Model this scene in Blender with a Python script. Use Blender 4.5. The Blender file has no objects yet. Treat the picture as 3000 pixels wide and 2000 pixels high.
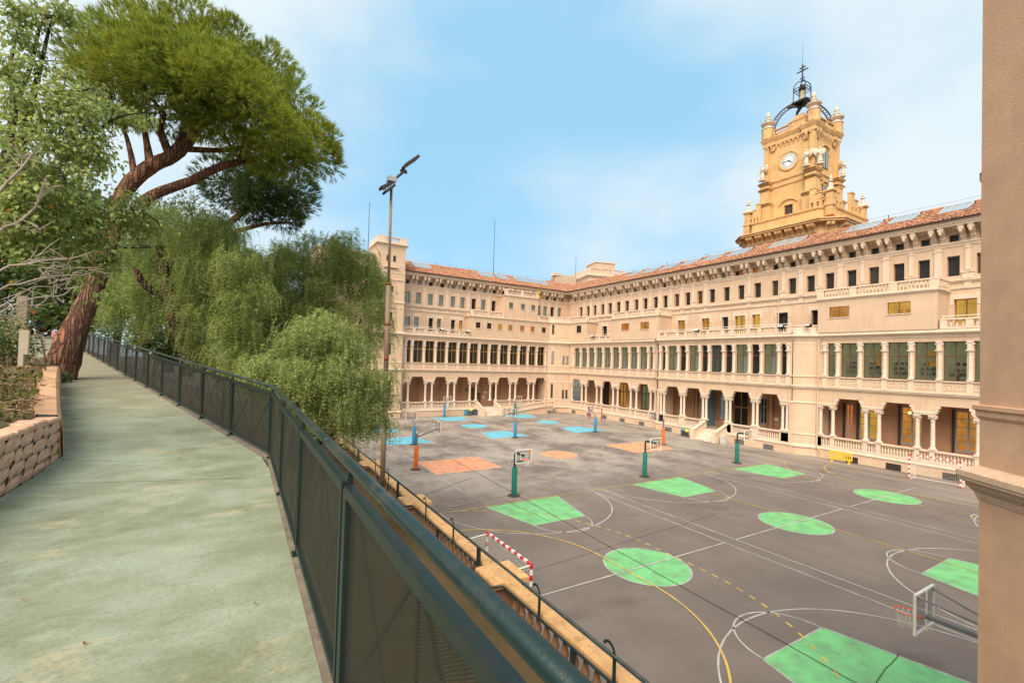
import bpy, bmesh, math, random
import numpy as np
from mathutils import Vector, Matrix
random.seed(7); RNG = np.random.default_rng(7)
sc = bpy.context.scene
COL = sc.collection
PI = math.pi

# ------------------------------------------------------------------ camera
EYE = 8.65
YAW, PIT, ROL = 0.5327751, 0.0216225, 0.0304886
FPX = 1321.49
def _cam():
    fw = Vector((math.sin(YAW)*math.cos(PIT), math.cos(YAW)*math.cos(PIT), math.sin(PIT)))
    rt = Vector((math.cos(YAW), -math.sin(YAW), 0)); up = rt.cross(fw)
    c, s = math.cos(ROL), math.sin(ROL)
    r2 = c*rt + s*up; u2 = -s*rt + c*up
    cd = bpy.data.cameras.new('camera'); co = bpy.data.objects.new('camera', cd); COL.objects.link(co)
    M = Matrix(((r2.x, u2.x, -fw.x, 0), (r2.y, u2.y, -fw.y, 0), (r2.z, u2.z, -fw.z, EYE), (0, 0, 0, 1)))
    co.matrix_world = M
    cd.sensor_fit = 'HORIZONTAL'; cd.sensor_width = 36.0; cd.lens = 36.0*FPX/3000.0
    cd.shift_x = (1500-1484.164)/3000.0; cd.shift_y = (1031.553-1000)/3000.0
    cd.clip_start = 0.05; cd.clip_end = 3000
    sc.camera = co
_cam()

# ------------------------------------------------------------------ sky, sun, exposure
SUN_EL, SUN_AZ = math.radians(46), math.radians(233)      # azimuth clockwise from +y
world = bpy.data.worlds.new('World'); sc.world = world; world.use_nodes = True
def build_world():
    nt = world.node_tree; nt.nodes.clear()
    N = lambda t: nt.nodes.new(t); L = nt.links.new
    out = N('ShaderNodeOutputWorld'); bg = N('ShaderNodeBackground'); bg.inputs['Strength'].default_value = 0.097
    sky = N('ShaderNodeTexSky'); sky.sky_type = 'NISHITA'; sky.sun_disc = False
    sky.sun_elevation = SUN_EL; sky.sun_rotation = SUN_AZ
    sky.air_density = 1.0; sky.dust_density = 0.6; sky.ozone_density = 1.5
    tc = N('ShaderNodeTexCoord'); mp = N('ShaderNodeMapping'); mp.inputs['Scale'].default_value = (1, 1, 1.7)
    mp.inputs['Location'].default_value = (0.33, 0.12, 0.0)
    L(tc.outputs['Generated'], mp.inputs['Vector'])
    n1 = N('ShaderNodeTexNoise'); n1.inputs['Scale'].default_value = 2.1; n1.inputs['Detail'].default_value = 5; n1.inputs['Roughness'].default_value = 0.45
    L(mp.outputs[0], n1.inputs['Vector'])
    # one clearer stretch of sky north-north-east of the camera, hazier everywhere else
    vm = N('ShaderNodeVectorMath'); vm.operation = 'DOT_PRODUCT'; L(tc.outputs['Generated'], vm.inputs[0]); vm.inputs[1].default_value = (0.40, 0.86, 0.31)
    mr = N('ShaderNodeMapRange'); mr.interpolation_type = 'SMOOTHSTEP'; mr.inputs['From Min'].default_value = 0.72; mr.inputs['From Max'].default_value = 1.0; mr.inputs['To Min'].default_value = 0.20; mr.inputs['To Max'].default_value = 0.0; L(vm.outputs['Value'], mr.inputs['Value'])
    ad = N('ShaderNodeMath'); ad.operation = 'ADD'; L(n1.outputs['Fac'], ad.inputs[0]); L(mr.outputs[0], ad.inputs[1])
    cr = N('ShaderNodeValToRGB'); cr.color_ramp.elements[0].position = 0.36; cr.color_ramp.elements[1].position = 0.72
    cr.color_ramp.elements[0].color = (0.12, 0.12, 0.12, 1); cr.color_ramp.elements[1].color = (0.95, 0.95, 0.95, 1)
    cr.color_ramp.interpolation = 'EASE'
    L(ad.outputs[0], cr.inputs['Fac'])
    # tint: the deep zenith sky of the model is bluer than the pale hazy sky here
    tint = N('ShaderNodeMix'); tint.data_type = 'RGBA'; tint.inputs['Factor'].default_value = 0.85
    L(sky.outputs['Color'], tint.inputs['A']); tint.inputs['B'].default_value = (1.35, 3.05, 4.35, 1)
    mix = N('ShaderNodeMix'); mix.data_type = 'RGBA'
    L(cr.outputs['Color'], mix.inputs['Factor'])
    L(tint.outputs['Result'], mix.inputs['A']); mix.inputs['B'].default_value = (3.85, 4.25, 4.4, 1)
    L(mix.outputs['Result'], bg.inputs['Color']); L(bg.outputs[0], out.inputs[0])
build_world()
sd = bpy.data.lights.new('sun', 'SUN'); sd.energy = 2.6; sd.angle = math.radians(50); sd.color = (1.0, 0.84, 0.66)
so = bpy.data.objects.new('sun', sd); COL.objects.link(so)
_sv = Vector((math.sin(SUN_AZ)*math.cos(SUN_EL), math.cos(SUN_AZ)*math.cos(SUN_EL), math.sin(SUN_EL)))
so.rotation_euler = _sv.to_track_quat('Z', 'Y').to_euler(); so.location = (0, 0, 60)
sc.view_settings.view_transform = 'Standard'; sc.view_settings.look = 'None'
sc.view_settings.gamma = 1.0; sc.view_settings.use_curve_mapping = False
sc.view_settings.exposure = 1.20

# ------------------------------------------------------------------ materials
MAT = {}
def nodemat(name):
    m = bpy.data.materials.new(name); m.use_nodes = True; nt = m.node_tree
    b = nt.nodes['Principled BSDF']; MAT[name] = m
    return m, nt, b
def mat(name, col, rough=0.8, metal=0.0, var=0.0, scale=3.0, detail=4, col2=None, bump=0.0, bscale=40.0, coord='Object',
        island=0.0, spec=0.35, stretch=None, emit=None, lo=0.35, hi=0.65, grime=0.0, gscale=0.7, gcol=None, hue=0.0, streak=0.0):
    """noise-mottled principled material: col and col2 mixed by noise, optional grime noise, random per piece, bump"""
    m, nt, b = nodemat(name); N = nt.nodes.new; L = nt.links.new
    b.inputs['Roughness'].default_value = rough; b.inputs['Metallic'].default_value = metal
    b.inputs['Specular IOR Level'].default_value = spec
    c4 = (*col, 1)
    tc = N('ShaderNodeTexCoord'); src = tc.outputs[coord]
    if stretch:
        mp = N('ShaderNodeMapping'); mp.inputs['Scale'].default_value = stretch; L(src, mp.inputs['Vector']); src = mp.outputs[0]
    out = None
    if col2 is None and var > 0: col2 = tuple(max(0, c*(1-var)) for c in col)
    if col2 is not None:
        n = N('ShaderNodeTexNoise'); n.inputs['Scale'].default_value = scale; n.inputs['Detail'].default_value = detail; n.inputs['Roughness'].default_value = 0.6
        L(src, n.inputs['Vector'])
        r = N('ShaderNodeMapRange'); r.inputs['From Min'].default_value = lo; r.inputs['From Max'].default_value = hi; L(n.outputs['Fac'], r.inputs['Value'])
        mx = N('ShaderNodeMix'); mx.data_type = 'RGBA'; mx.inputs['A'].default_value = c4; mx.inputs['B'].default_value = (*col2, 1)
        L(r.outputs[0], mx.inputs['Factor']); out = mx.outputs['Result']
    if grime > 0:
        n = N('ShaderNodeTexNoise'); n.inputs['Scale'].default_value = gscale; n.inputs['Detail'].default_value = 8; n.inputs['Roughness'].default_value = 0.7
        L(src, n.inputs['Vector'])
        r = N('ShaderNodeMapRange'); r.inputs['From Min'].default_value = 0.5; r.inputs['From Max'].default_value = 0.78; r.inputs['To Max'].default_value = grime
        L(n.outputs['Fac'], r.inputs['Value'])
        mx = N('ShaderNodeMix'); mx.data_type = 'RGBA'; mx.inputs['B'].default_value = (*(gcol or tuple(c*0.45 for c in col)), 1)
        if out is not None: L(out, mx.inputs['A'])
        else: mx.inputs['A'].default_value = c4
        L(r.outputs[0], mx.inputs['Factor']); out = mx.outputs['Result']
    if streak > 0:
        mp = N('ShaderNodeMapping'); mp.inputs['Scale'].default_value = (2.6, 2.6, .16); L(tc.outputs[coord], mp.inputs['Vector'])
        n = N('ShaderNodeTexNoise'); n.inputs['Scale'].default_value = 1.3; n.inputs['Detail'].default_value = 7; n.inputs['Roughness'].default_value = 0.65; L(mp.outputs[0], n.inputs['Vector'])
        r = N('ShaderNodeMapRange'); r.inputs['From Min'].default_value = 0.5; r.inputs['From Max'].default_value = 0.74; r.inputs['To Max'].default_value = streak; L(n.outputs['Fac'], r.inputs['Value'])
        mx = N('ShaderNodeMix'); mx.data_type = 'RGBA'; mx.inputs['B'].default_value = (*(gcol or tuple(c*0.5 for c in col)), 1); L(out, mx.inputs['A']); L(r.outputs[0], mx.inputs['Factor']); out = mx.outputs['Result']
    if island > 0 or hue > 0:
        g = N('ShaderNodeNewGeometry'); hs = N('ShaderNodeHueSaturation')
        if out is not None: L(out, hs.inputs['Color'])
        else: hs.inputs['Color'].default_value = c4
        r = N('ShaderNodeMapRange'); r.inputs['To Min'].default_value = 1-island; r.inputs['To Max'].default_value = 1+island
        L(g.outputs['Random Per Island'], r.inputs['Value']); L(r.outputs[0], hs.inputs['Value'])
        if hue > 0:
            w = N('ShaderNodeTexWhiteNoise'); w.noise_dimensions = '1D'; L(g.outputs['Random Per Island'], w.inputs['W'])
            r2 = N('ShaderNodeMapRange'); r2.inputs['To Min'].default_value = 0.5-hue; r2.inputs['To Max'].default_value = 0.5+hue
            L(w.outputs['Value'], r2.inputs['Value']); L(r2.outputs[0], hs.inputs['Hue'])
        out = hs.outputs['Color']
    if out is not None: L(out, b.inputs['Base Color'])
    else: b.inputs['Base Color'].default_value = c4
    if bump > 0:
        n = N('ShaderNodeTexNoise'); n.inputs['Scale'].default_value = bscale; n.inputs['Detail'].default_value = 6
        L(src, n.inputs['Vector'])
        bp = N('ShaderNodeBump'); bp.inputs['Strength'].default_value = bump; bp.inputs['Distance'].default_value = 0.02
        L(n.outputs['Fac'], bp.inputs['Height']); L(bp.outputs[0], b.inputs['Normal'])
    if emit:
        b.inputs['Emission Strength'].default_value = emit
        if out is not None: L(out, b.inputs['Emission Color'])
        else: b.inputs['Emission Color'].default_value = c4
    return m
def leafmat(name, col, col2, rough=0.5, island=0.35, hue=0.02, trans=0.35, cscale=0.35, spec=0.3):
    """two-sided leaf: diffuse-like principled plus translucency, clump-scale colour noise and random per leaf"""
    m, nt, b = nodemat(name); N = nt.nodes.new; L = nt.links.new
    tc = N('ShaderNodeTexCoord'); n = N('ShaderNodeTexNoise'); n.inputs['Scale'].default_value = cscale; n.inputs['Detail'].default_value = 3
    L(tc.outputs['Object'], n.inputs['Vector'])
    r = N('ShaderNodeMapRange'); r.inputs['From Min'].default_value = 0.35; r.inputs['From Max'].default_value = 0.65; L(n.outputs['Fac'], r.inputs['Value'])
    mx = N('ShaderNodeMix'); mx.data_type = 'RGBA'; mx.inputs['A'].default_value = (*col, 1); mx.inputs['B'].default_value = (*col2, 1); L(r.outputs[0], mx.inputs['Factor'])
    g = N('ShaderNodeNewGeometry'); hs = N('ShaderNodeHueSaturation'); L(mx.outputs['Result'], hs.inputs['Color'])
    r = N('ShaderNodeMapRange'); r.inputs['To Min'].default_value = 1-island; r.inputs['To Max'].default_value = 1+island
    L(g.outputs['Random Per Island'], r.inputs['Value']); L(r.outputs[0], hs.inputs['Value'])
    w = N('ShaderNodeTexWhiteNoise'); w.noise_dimensions = '1D'; L(g.outputs['Random Per Island'], w.inputs['W'])
    r2 = N('ShaderNodeMapRange'); r2.inputs['To Min'].default_value = 0.5-hue; r2.inputs['To Max'].default_value = 0.5+hue
    L(w.outputs['Value'], r2.inputs['Value']); L(r2.outputs[0], hs.inputs['Hue'])
    L(hs.outputs['Color'], b.inputs['Base Color']); b.inputs['Roughness'].default_value = rough; b.inputs['Specular IOR Level'].default_value = spec
    tr = N('ShaderNodeBsdfTranslucent'); L(hs.outputs['Color'], tr.inputs['Color'])
    ms = N('ShaderNodeMixShader'); ms.inputs['Fac'].default_value = trans
    L(b.outputs[0], ms.inputs[1]); L(tr.outputs[0], ms.inputs[2]); L(ms.outputs[0], nt.nodes['Material Output'].inputs['Surface'])
    return m
def glassmat(name, tint, clear=0.55, rough=0.03):
    """window pane: partly see-through, mirror-like at the surface"""
    m, nt, b = nodemat(name); N = nt.nodes.new; L = nt.links.new
    t = N('ShaderNodeBsdfTransparent'); t.inputs['Color'].default_value = (*tint, 1)
    b.inputs['Base Color'].default_value = (0.05, 0.045, 0.038, 1); b.inputs['Roughness'].default_value = rough; b.inputs['Specular IOR Level'].default_value = 0.45
    ms = N('ShaderNodeMixShader'); ms.inputs['Fac'].default_value = clear
    L(b.outputs[0], ms.inputs[1]); L(t.outputs[0], ms.inputs[2]); L(ms.outputs[0], nt.nodes['Material Output'].inputs['Surface'])
    return m

mat('plaster', (0.62, 0.455, 0.325), 0.9, col2=(0.555, 0.405, 0.285), scale=0.8, bump=0.12, bscale=25, grime=0.35, gscale=0.35, gcol=(0.43, 0.29, 0.20), streak=0.5)
mat('plaster_near', (0.70, 0.45, 0.29), 0.92, col2=(0.58, 0.36, 0.23), scale=1.6, detail=8, bump=0.5, bscale=60, grime=0.5, gscale=1.2, gcol=(0.50, 0.32, 0.22), streak=0.35)
mat('trim', (0.70, 0.56, 0.44), 0.85, col2=(0.62, 0.485, 0.375), scale=1.5, bump=0.06, bscale=30, grime=0.3, gscale=0.8, gcol=(0.47, 0.34, 0.25), streak=0.45)
mat('column_stone', (0.72, 0.60, 0.50), 0.8, col2=(0.58, 0.47, 0.39), scale=2.0, bump=0.05)
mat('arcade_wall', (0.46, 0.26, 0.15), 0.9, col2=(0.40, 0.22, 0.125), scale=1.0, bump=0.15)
mat('arcade_floor', (0.42, 0.33, 0.25), 0.7, var=0.15, scale=2)
mat('tower_plaster', (0.66, 0.43, 0.20), 0.9, col2=(0.58, 0.36, 0.16), scale=0.9, bump=0.1, bscale=25, grime=0.45, gscale=0.45, gcol=(0.46, 0.27, 0.12), streak=0.6)
mat('tower_trim', (0.68, 0.445, 0.22), 0.85, col2=(0.52, 0.30, 0.13), scale=1.2, grime=0.5, gscale=0.8, gcol=(0.42, 0.26, 0.13), streak=0.5)
mat('white_stone', (0.66, 0.54, 0.42), 0.8, col2=(0.58, 0.49, 0.41), scale=2)
mat('roof_tile', (0.44, 0.205, 0.12), 0.85, col2=(0.34, 0.17, 0.10), scale=0.9, island=0.3, hue=0.015, grime=0.5, gscale=0.5, gcol=(0.30, 0.19, 0.09))
mat('roof_base', (0.22, 0.10, 0.06), 0.9)
mat('moss', (0.12, 0.10, 0.035), 0.95, col2=(0.2, 0.12, 0.05), scale=4, bump=0.3)
mat('dark_recess', (0.05, 0.035, 0.028), 0.9)
mat('brown_frame', (0.13, 0.065, 0.032), 0.6, var=0.2)
mat('tan_frame', (0.36, 0.21, 0.085), 0.6, var=0.2)
mat('pale_blue_frame', (0.34, 0.42, 0.48), 0.6, var=0.15)
mat('white_paint', (0.78, 0.76, 0.72), 0.5, var=0.08)
mat('room_dark', (0.06, 0.055, 0.05), 0.9, var=0.3, scale=1.5)
mat('room_green', (0.40, 0.40, 0.25), 0.9, var=0.3, scale=0.6, emit=0.22)  # room surface made to glow, standing in for light inside the rooms
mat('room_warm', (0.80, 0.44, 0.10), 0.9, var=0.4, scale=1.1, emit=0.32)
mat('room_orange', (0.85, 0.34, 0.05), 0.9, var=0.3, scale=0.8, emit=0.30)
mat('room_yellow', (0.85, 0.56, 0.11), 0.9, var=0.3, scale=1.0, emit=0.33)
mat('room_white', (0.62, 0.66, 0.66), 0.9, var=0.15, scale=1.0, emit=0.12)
mat('lamp_glow', (1.0, 0.75, 0.35), 0.5, emit=2.2)
mat('curtain', (0.19, 0.145, 0.085), 0.95, var=0.25, scale=1.2)
mat('blue_blind', (0.16, 0.42, 0.55), 0.7, var=0.2, scale=6)
glassmat('glass', (0.88, 0.90, 0.86), 0.76)
glassmat('glass_dark', (0.6, 0.58, 0.5), 0.5)
glassmat('acrylic', (0.93, 0.95, 0.96), 0.86)
mat('skylight_frame', (0.42, 0.50, 0.55), 0.4, metal=0.3)
mat('iron', (0.035, 0.03, 0.03), 0.5, metal=0.6, var=0.3)
mat('rust_iron', (0.10, 0.055, 0.04), 0.7, metal=0.3, var=0.4, scale=6)
mat('zinc', (0.42, 0.44, 0.46), 0.45, metal=0.6, var=0.15)
mat('brass', (0.55, 0.40, 0.14), 0.5, metal=0.3)
mat('vent_grey', (0.16, 0.155, 0.15), 0.7, var=0.2)
mat('clock_white', (0.72, 0.74, 0.74), 0.6)
mat('clock_blue', (0.16, 0.22, 0.30), 0.6)
# ------------------------------------------------------------------ mesh helpers
class MB:
    """collects boxes, tubes, lathes, profiles and quads and builds them as one mesh"""
    def __init__(s): s.v = []; s.f = []; s.m = []; s.cm = 0
    def add(s, vs, fs):
        o = len(s.v); s.v += [tuple(v) for v in vs]
        for f in fs: s.f.append(tuple(i+o for i in f)); s.m.append(s.cm)
        return s
    def quad(s, a, b, c, d): return s.add([a, b, c, d], [(0, 1, 2, 3)])
    def poly(s, pts): return s.add(pts, [tuple(range(len(pts)))])
    def box(s, x0, x1, y0, y1, z0, z1):
        if x0 > x1: x0, x1 = x1, x0
        if y0 > y1: y0, y1 = y1, y0
        v = [(x0,y0,z0),(x1,y0,z0),(x1,y1,z0),(x0,y1,z0),(x0,y0,z1),(x1,y0,z1),(x1,y1,z1),(x0,y1,z1)]
        return s.add(v, [(3,2,1,0),(4,5,6,7),(0,1,5,4),(1,2,6,5),(2,3,7,6),(3,0,4,7)])
    def cbox(s, x, y, z, sx, sy, sz): return s.box(x-sx/2, x+sx/2, y-sy/2, y+sy/2, z, z+sz)
    def bev(s, x0, x1, y0, y1, z0, z1, b):
        """box with chamfered top edges"""
        v = [(x0,y0,z0),(x1,y0,z0),(x1,y1,z0),(x0,y1,z0),(x0,y0,z1-b),(x1,y0,z1-b),(x1,y1,z1-b),(x0,y1,z1-b),
             (x0+b,y0+b,z1),(x1-b,y0+b,z1),(x1-b,y1-b,z1),(x0+b,y1-b,z1)]
        return s.add(v, [(3,2,1,0),(0,1,5,4),(1,2,6,5),(2,3,7,6),(3,0,4,7),(4,5,9,8),(5,6,10,9),(6,7,11,10),(7,4,8,11),(8,9,10,11)])
    def prism(s, pts, z0, z1):
        """vertical prism over a ccw polygon in x,y"""
        n = len(pts); v = [(p[0], p[1], z0) for p in pts]+[(p[0], p[1], z1) for p in pts]
        f = [tuple(range(n-1, -1, -1)), tuple(range(n, 2*n))]+[(i, (i+1) % n, (i+1) % n+n, i+n) for i in range(n)]
        return s.add(v, f)
    def profile(s, u0, u1, pts):
        """extrude a closed (d,z) polygon along x from u0 to u1"""
        n = len(pts); v = [(u0, p[0], p[1]) for p in pts]+[(u1, p[0], p[1]) for p in pts]
        f = [(i, (i+1) % n, (i+1) % n+n, i+n) for i in range(n)]+[tuple(range(n-1, -1, -1)), tuple(range(n, 2*n))]
        return s.add(v, f)
    def sweep(s, path, prof):
        """sweep an open (offset outward, z) profile along a plan polyline (outward = right of travel)"""
        P = [Vector((p[0], p[1], 0)) for p in path]; k = len(P); m = len(prof); vs = []
        for i in range(k):
            a = (P[i]-P[i-1]).normalized() if i else (P[1]-P[0]).normalized()
            b = (P[i+1]-P[i]).normalized() if i < k-1 else a
            na = Vector((a.y, -a.x, 0)); nb = Vector((b.y, -b.x, 0)); n = (na+nb); n = n/max(1e-6, n.length)
            sc_ = 1/max(0.3, n.dot(na))
            for (d, z) in prof: q = P[i]+n*d*sc_; vs.append((q.x, q.y, z))
        fs = [(i*m+j, (i+1)*m+j, (i+1)*m+j+1, i*m+j+1) for i in range(k-1) for j in range(m-1)]
        return s.add(vs, fs)
    def beam(s, p, q, w, h=None, up=(0, 0, 1)):
        p, q = Vector(p), Vector(q); h = h or w; d = (q-p).normalized(); up = Vector(up)
        if abs(d.dot(up)) > 0.98: up = Vector((1, 0, 0))
        a = d.cross(up).normalized()*w/2; b = a.cross(d).normalized()*h/2
        v = [p-a-b, p+a-b, p+a+b, p-a+b, q-a-b, q+a-b, q+a+b, q-a+b]
        return s.add(v, [(0,1,2,3),(7,6,5,4),(1,0,4,5),(2,1,5,6),(3,2,6,7),(0,3,7,4)])
    def tube(s, pts, r, n=8, cap=True, closed=False):
        pts = [Vector(p) for p in pts]; k = len(pts)
        rs = r if isinstance(r, (list, tuple)) else [r]*k
        t0 = (pts[1]-pts[0]).normalized(); ref = Vector((0, 0, 1)) if abs(t0.z) < 0.9 else Vector((1, 0, 0))
        a = t0.cross(ref).normalized(); vs = []
        for i, p in enumerate(pts):
            if closed: t = pts[(i+1) % k]-pts[i-1]
            else: t = pts[min(i+1, k-1)]-pts[max(i-1, 0)]
            t = t.normalized() if t.length > 1e-9 else t0
            a = a-t*a.dot(t)
            a = a.normalized() if a.length > 1e-6 else t.orthogonal().normalized()
            b = t.cross(a)
            for j in range(n):
                an = 2*PI*j/n; vs.append(p+(a*math.cos(an)+b*math.sin(an))*rs[i])
        fs = []
        for i in range(k if closed else k-1):
            i2 = (i+1) % k
            for j in range(n): fs.append((i*n+j, i*n+(j+1) % n, i2*n+(j+1) % n, i2*n+j))
        if cap and not closed: fs += [tuple(range(n-1, -1, -1)), tuple((k-1)*n+j for j in range(n))]
        return s.add(vs, fs)
    def lathe(s, prof, n=10, c=(0, 0, 0), sx=1, sy=1, rot=0):
        vs = []; k = len(prof)
        for (r, z) in prof:
            for j in range(n):
                an = 2*PI*j/n+rot; vs.append((c[0]+r*math.cos(an)*sx, c[1]+r*math.sin(an)*sy, c[2]+z))
        fs = [(i*n+j, i*n+(j+1) % n, (i+1)*n+(j+1) % n, (i+1)*n+j) for i in range(k-1) for j in range(n)]
        fs += [tuple(range(n-1, -1, -1)), tuple((k-1)*n+j for j in range(n))]
        return s.add(vs, fs)
    def xform(s, M, start=0):
        for i in range(start, len(s.v)): s.v[i] = tuple(M @ Vector(s.v[i]))
        return s
    def mesh(s, name, mats, smooth=False):
        me = bpy.data.meshes.new(name); me.from_pydata(s.v, [], s.f)
        for m in (mats if isinstance(mats, (list, tuple)) else [mats]): me.materials.append(MAT[m])
        if any(s.m): me.polygons.foreach_set('material_index', s.m)
        if smooth: me.polygons.foreach_set('use_smooth', [True]*len(me.polygons))
        me.update(); return me
    def build(s, name, mats, parent=None, smooth=False): return put(name, s.mesh(name, mats, smooth), parent)
def put(name, me, parent=None, loc=None, rot=None, scale=None):
    o = bpy.data.objects.new(name, me); COL.objects.link(o)
    if parent: o.parent = parent
    if loc is not None: o.location = loc
    if rot is not None: o.rotation_euler = rot
    if scale is not None: o.scale = scale
    return o
def tag(o, label, cat, group=None):
    o['label'] = label; o['category'] = cat
    if group: o['group'] = group
    return o
def thing(name, label, cat, loc=(0, 0, 0), rz=0, group=None):
    o = bpy.data.objects.new(name, None); COL.objects.link(o); o.location = loc; o.rotation_euler = (0, 0, rz); o.empty_display_size = 0.3
    return tag(o, label, cat, group)
def dup(root, loc, rz=0, label=None):
    r = root.copy(); COL.objects.link(r); r.location = loc; r.rotation_euler = (0, 0, rz)
    if label: r['label'] = label
    for ch in list(root.children):
        c = ch.copy(); COL.objects.link(c); c.parent = r
        for g in list(ch.children): d = g.copy(); COL.objects.link(d); d.parent = c
    return r
def npmesh(name, V, F, mats, fm=None, smooth=False):
    """fast mesh from numpy arrays; F is (n,3) or (n,4)"""
    me = bpy.data.meshes.new(name); V = np.ascontiguousarray(V, dtype=np.float32); F = np.ascontiguousarray(F, dtype=np.int32)
    n, k = F.shape
    me.vertices.add(len(V)); me.vertices.foreach_set('co', V.ravel())
    me.loops.add(n*k); me.loops.foreach_set('vertex_index', F.ravel())
    me.polygons.add(n); me.polygons.foreach_set('loop_start', np.arange(0, n*k, k, dtype=np.int32))
    try: me.polygons.foreach_set('loop_total', np.full(n, k, dtype=np.int32))
    except Exception: pass
    for m in (mats if isinstance(mats, (list, tuple)) else [mats]): me.materials.append(MAT[m])
    if fm is not None: me.polygons.foreach_set('material_index', np.ascontiguousarray(fm, dtype=np.int32))
    if smooth: me.polygons.foreach_set('use_smooth', np.ones(n, dtype=bool))
    me.update(calc_edges=True); return me
def wall_holes(mb, u0, u1, z0, z1, d, holes, depth=0.3):
    """upright wall face at depth d with rectangular holes (ua,ub,za,zb) and their reveals going inward"""
    us = sorted({u0, u1, *[min(max(h[i], u0), u1) for h in holes for i in (0, 1)]}); zs = sorted({z0, z1, *[min(max(h[i], z0), z1) for h in holes for i in (2, 3)]})
    for i in range(len(us)-1):
        run = None
        for j in range(len(zs)-1):
            uc, zc = (us[i]+us[i+1])/2, (zs[j]+zs[j+1])/2
            solid = not any(h[0] < uc < h[1] and h[2] < zc < h[3] for h in holes)
            if solid: run = (run[0], zs[j+1]) if run else (zs[j], zs[j+1])
            if (not solid or j == len(zs)-2) and run:
                mb.quad((us[i], d, run[0]), (us[i+1], d, run[0]), (us[i+1], d, run[1]), (us[i], d, run[1])); run = None
    for a, b, c, e in holes:
        D = d+depth
        mb.quad((a, d, c), (a, d, e), (a, D, e), (a, D, c)); mb.quad((b, d, e), (b, d, c), (b, D, c), (b, D, e))
        mb.quad((a, d, e), (b, d, e), (b, D, e), (a, D, e)); mb.quad((b, d, c), (a, d, c), (a, D, c), (b, D, c))
# shared baluster, column and bracket meshes
def baluster_mesh(name, h, r, mt, n=8):
    b = MB(); q = r*1.05
    b.box(-q, q, -q, q, 0, h*0.07)
    b.lathe([(r*0.75, h*0.07), (r*0.95, h*0.12), (r*0.55, h*0.19), (r*0.98, h*0.33), (r*0.92, h*0.42), (r*0.5, h*0.68), (r*0.45, h*0.80), (r*0.8, h*0.83), (r*0.8, h*0.87), (r*0.6, h*0.93)], n)
    b.box(-q, q, -q, q, h*0.93, h)
    me = b.mesh(name, mt, True); 
    return me
def column_mesh(name, h, r, mt, n=12):
    b = MB(); q = r*1.5
    b.box(-q, q, -q, q, 0, 0.12)
    b.lathe([(r*1.4, 0.12), (r*1.45, 0.17), (r*1.1, 0.24), (r, 0.34), (r*0.86, h-0.55), (r*1.05, h-0.53), (r*1.05, h-0.49), (r*0.86, h-0.47), (r*0.9, h-0.38), (r*1.15, h-0.27), (r*1.55, h-0.2), (r*1.3, h-0.13)], n)
    for sx in (-1, 1):
        b.lathe([(r*0.42, -r*1.2), (r*0.42, r*1.2)], 8)
        k = len(b.v)-16
        b.xform(Matrix.Translation((sx*r*1.25, 0, h-0.24)) @ Matrix.Rotation(PI/2, 4, 'X'), k)
    b.box(-q*1.05, q*1.05, -q*1.05, q*1.05, h-0.13, h)
    return b.mesh(name, mt, False)
BAL_T = baluster_mesh('baluster', 0.62, 0.095, 'trim')
BAL_U = baluster_mesh('baluster', 0.50, 0.085, 'trim', 6)
COL_A = column_mesh('column', 2.98, 0.165, 'column_stone')
COL_B = column_mesh('column', 2.98, 0.15, 'column_stone')
def loggia_column():
    b = MB(); h = 3.35; r = 0.145
    b.box(-.2, .2, -.2, .2, 0, 0.14); b.lathe([(0.19, .14), (0.2, .2), (r, .28), (r*.9, 2.2), (r*1.1, 2.22), (r*1.1, 2.27), (r*.9, 2.3), (.17, 2.42), (.2, 2.52)], 10)
    b.box(-.23, .23, -.23, .23, 2.52, 2.62); b.box(-.15, .15, -.16, .2, 2.62, 3.2); b.box(-.2, .2, -.2, .2, 3.2, h)
    for sx in (-1, 1): b.box(sx*.15, sx*.27, -.1, .1, 3.05, 3.2)
    return b.mesh('loggia_column', 'column_stone')
LOG_COL = loggia_column()
def bracket():
    """scrolled eaves bracket: side outline in (d,z), z=0 at its foot, d negative outward"""
    b = MB(); o = [(0, 0), (-.10, .02), (-.16, .16), (-.2, .34), (-.34, .52), (-.62, .62), (-.86, .70), (-.96, .82), (-.97, 1.0), (-.95, 1.12), (0, 1.12)]
    b.profile(-.17, .17, o)
    b.tube([(-.19, -.2, .3), (.19, -.2, .3)], .10, 8); b.tube([(-.19, -.83, .9), (.19, -.83, .9)], .14, 8)
    b.box(-.08, .08, -.99, -.3, .55, 1.1); b.box(-.21, .21, -1.02, 0, 1.12, 1.2); b.box(-.2, .2, -.12, 0, -.25, 0)
    return b.mesh('eaves_bracket', 'trim')
BRACK = bracket()
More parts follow.
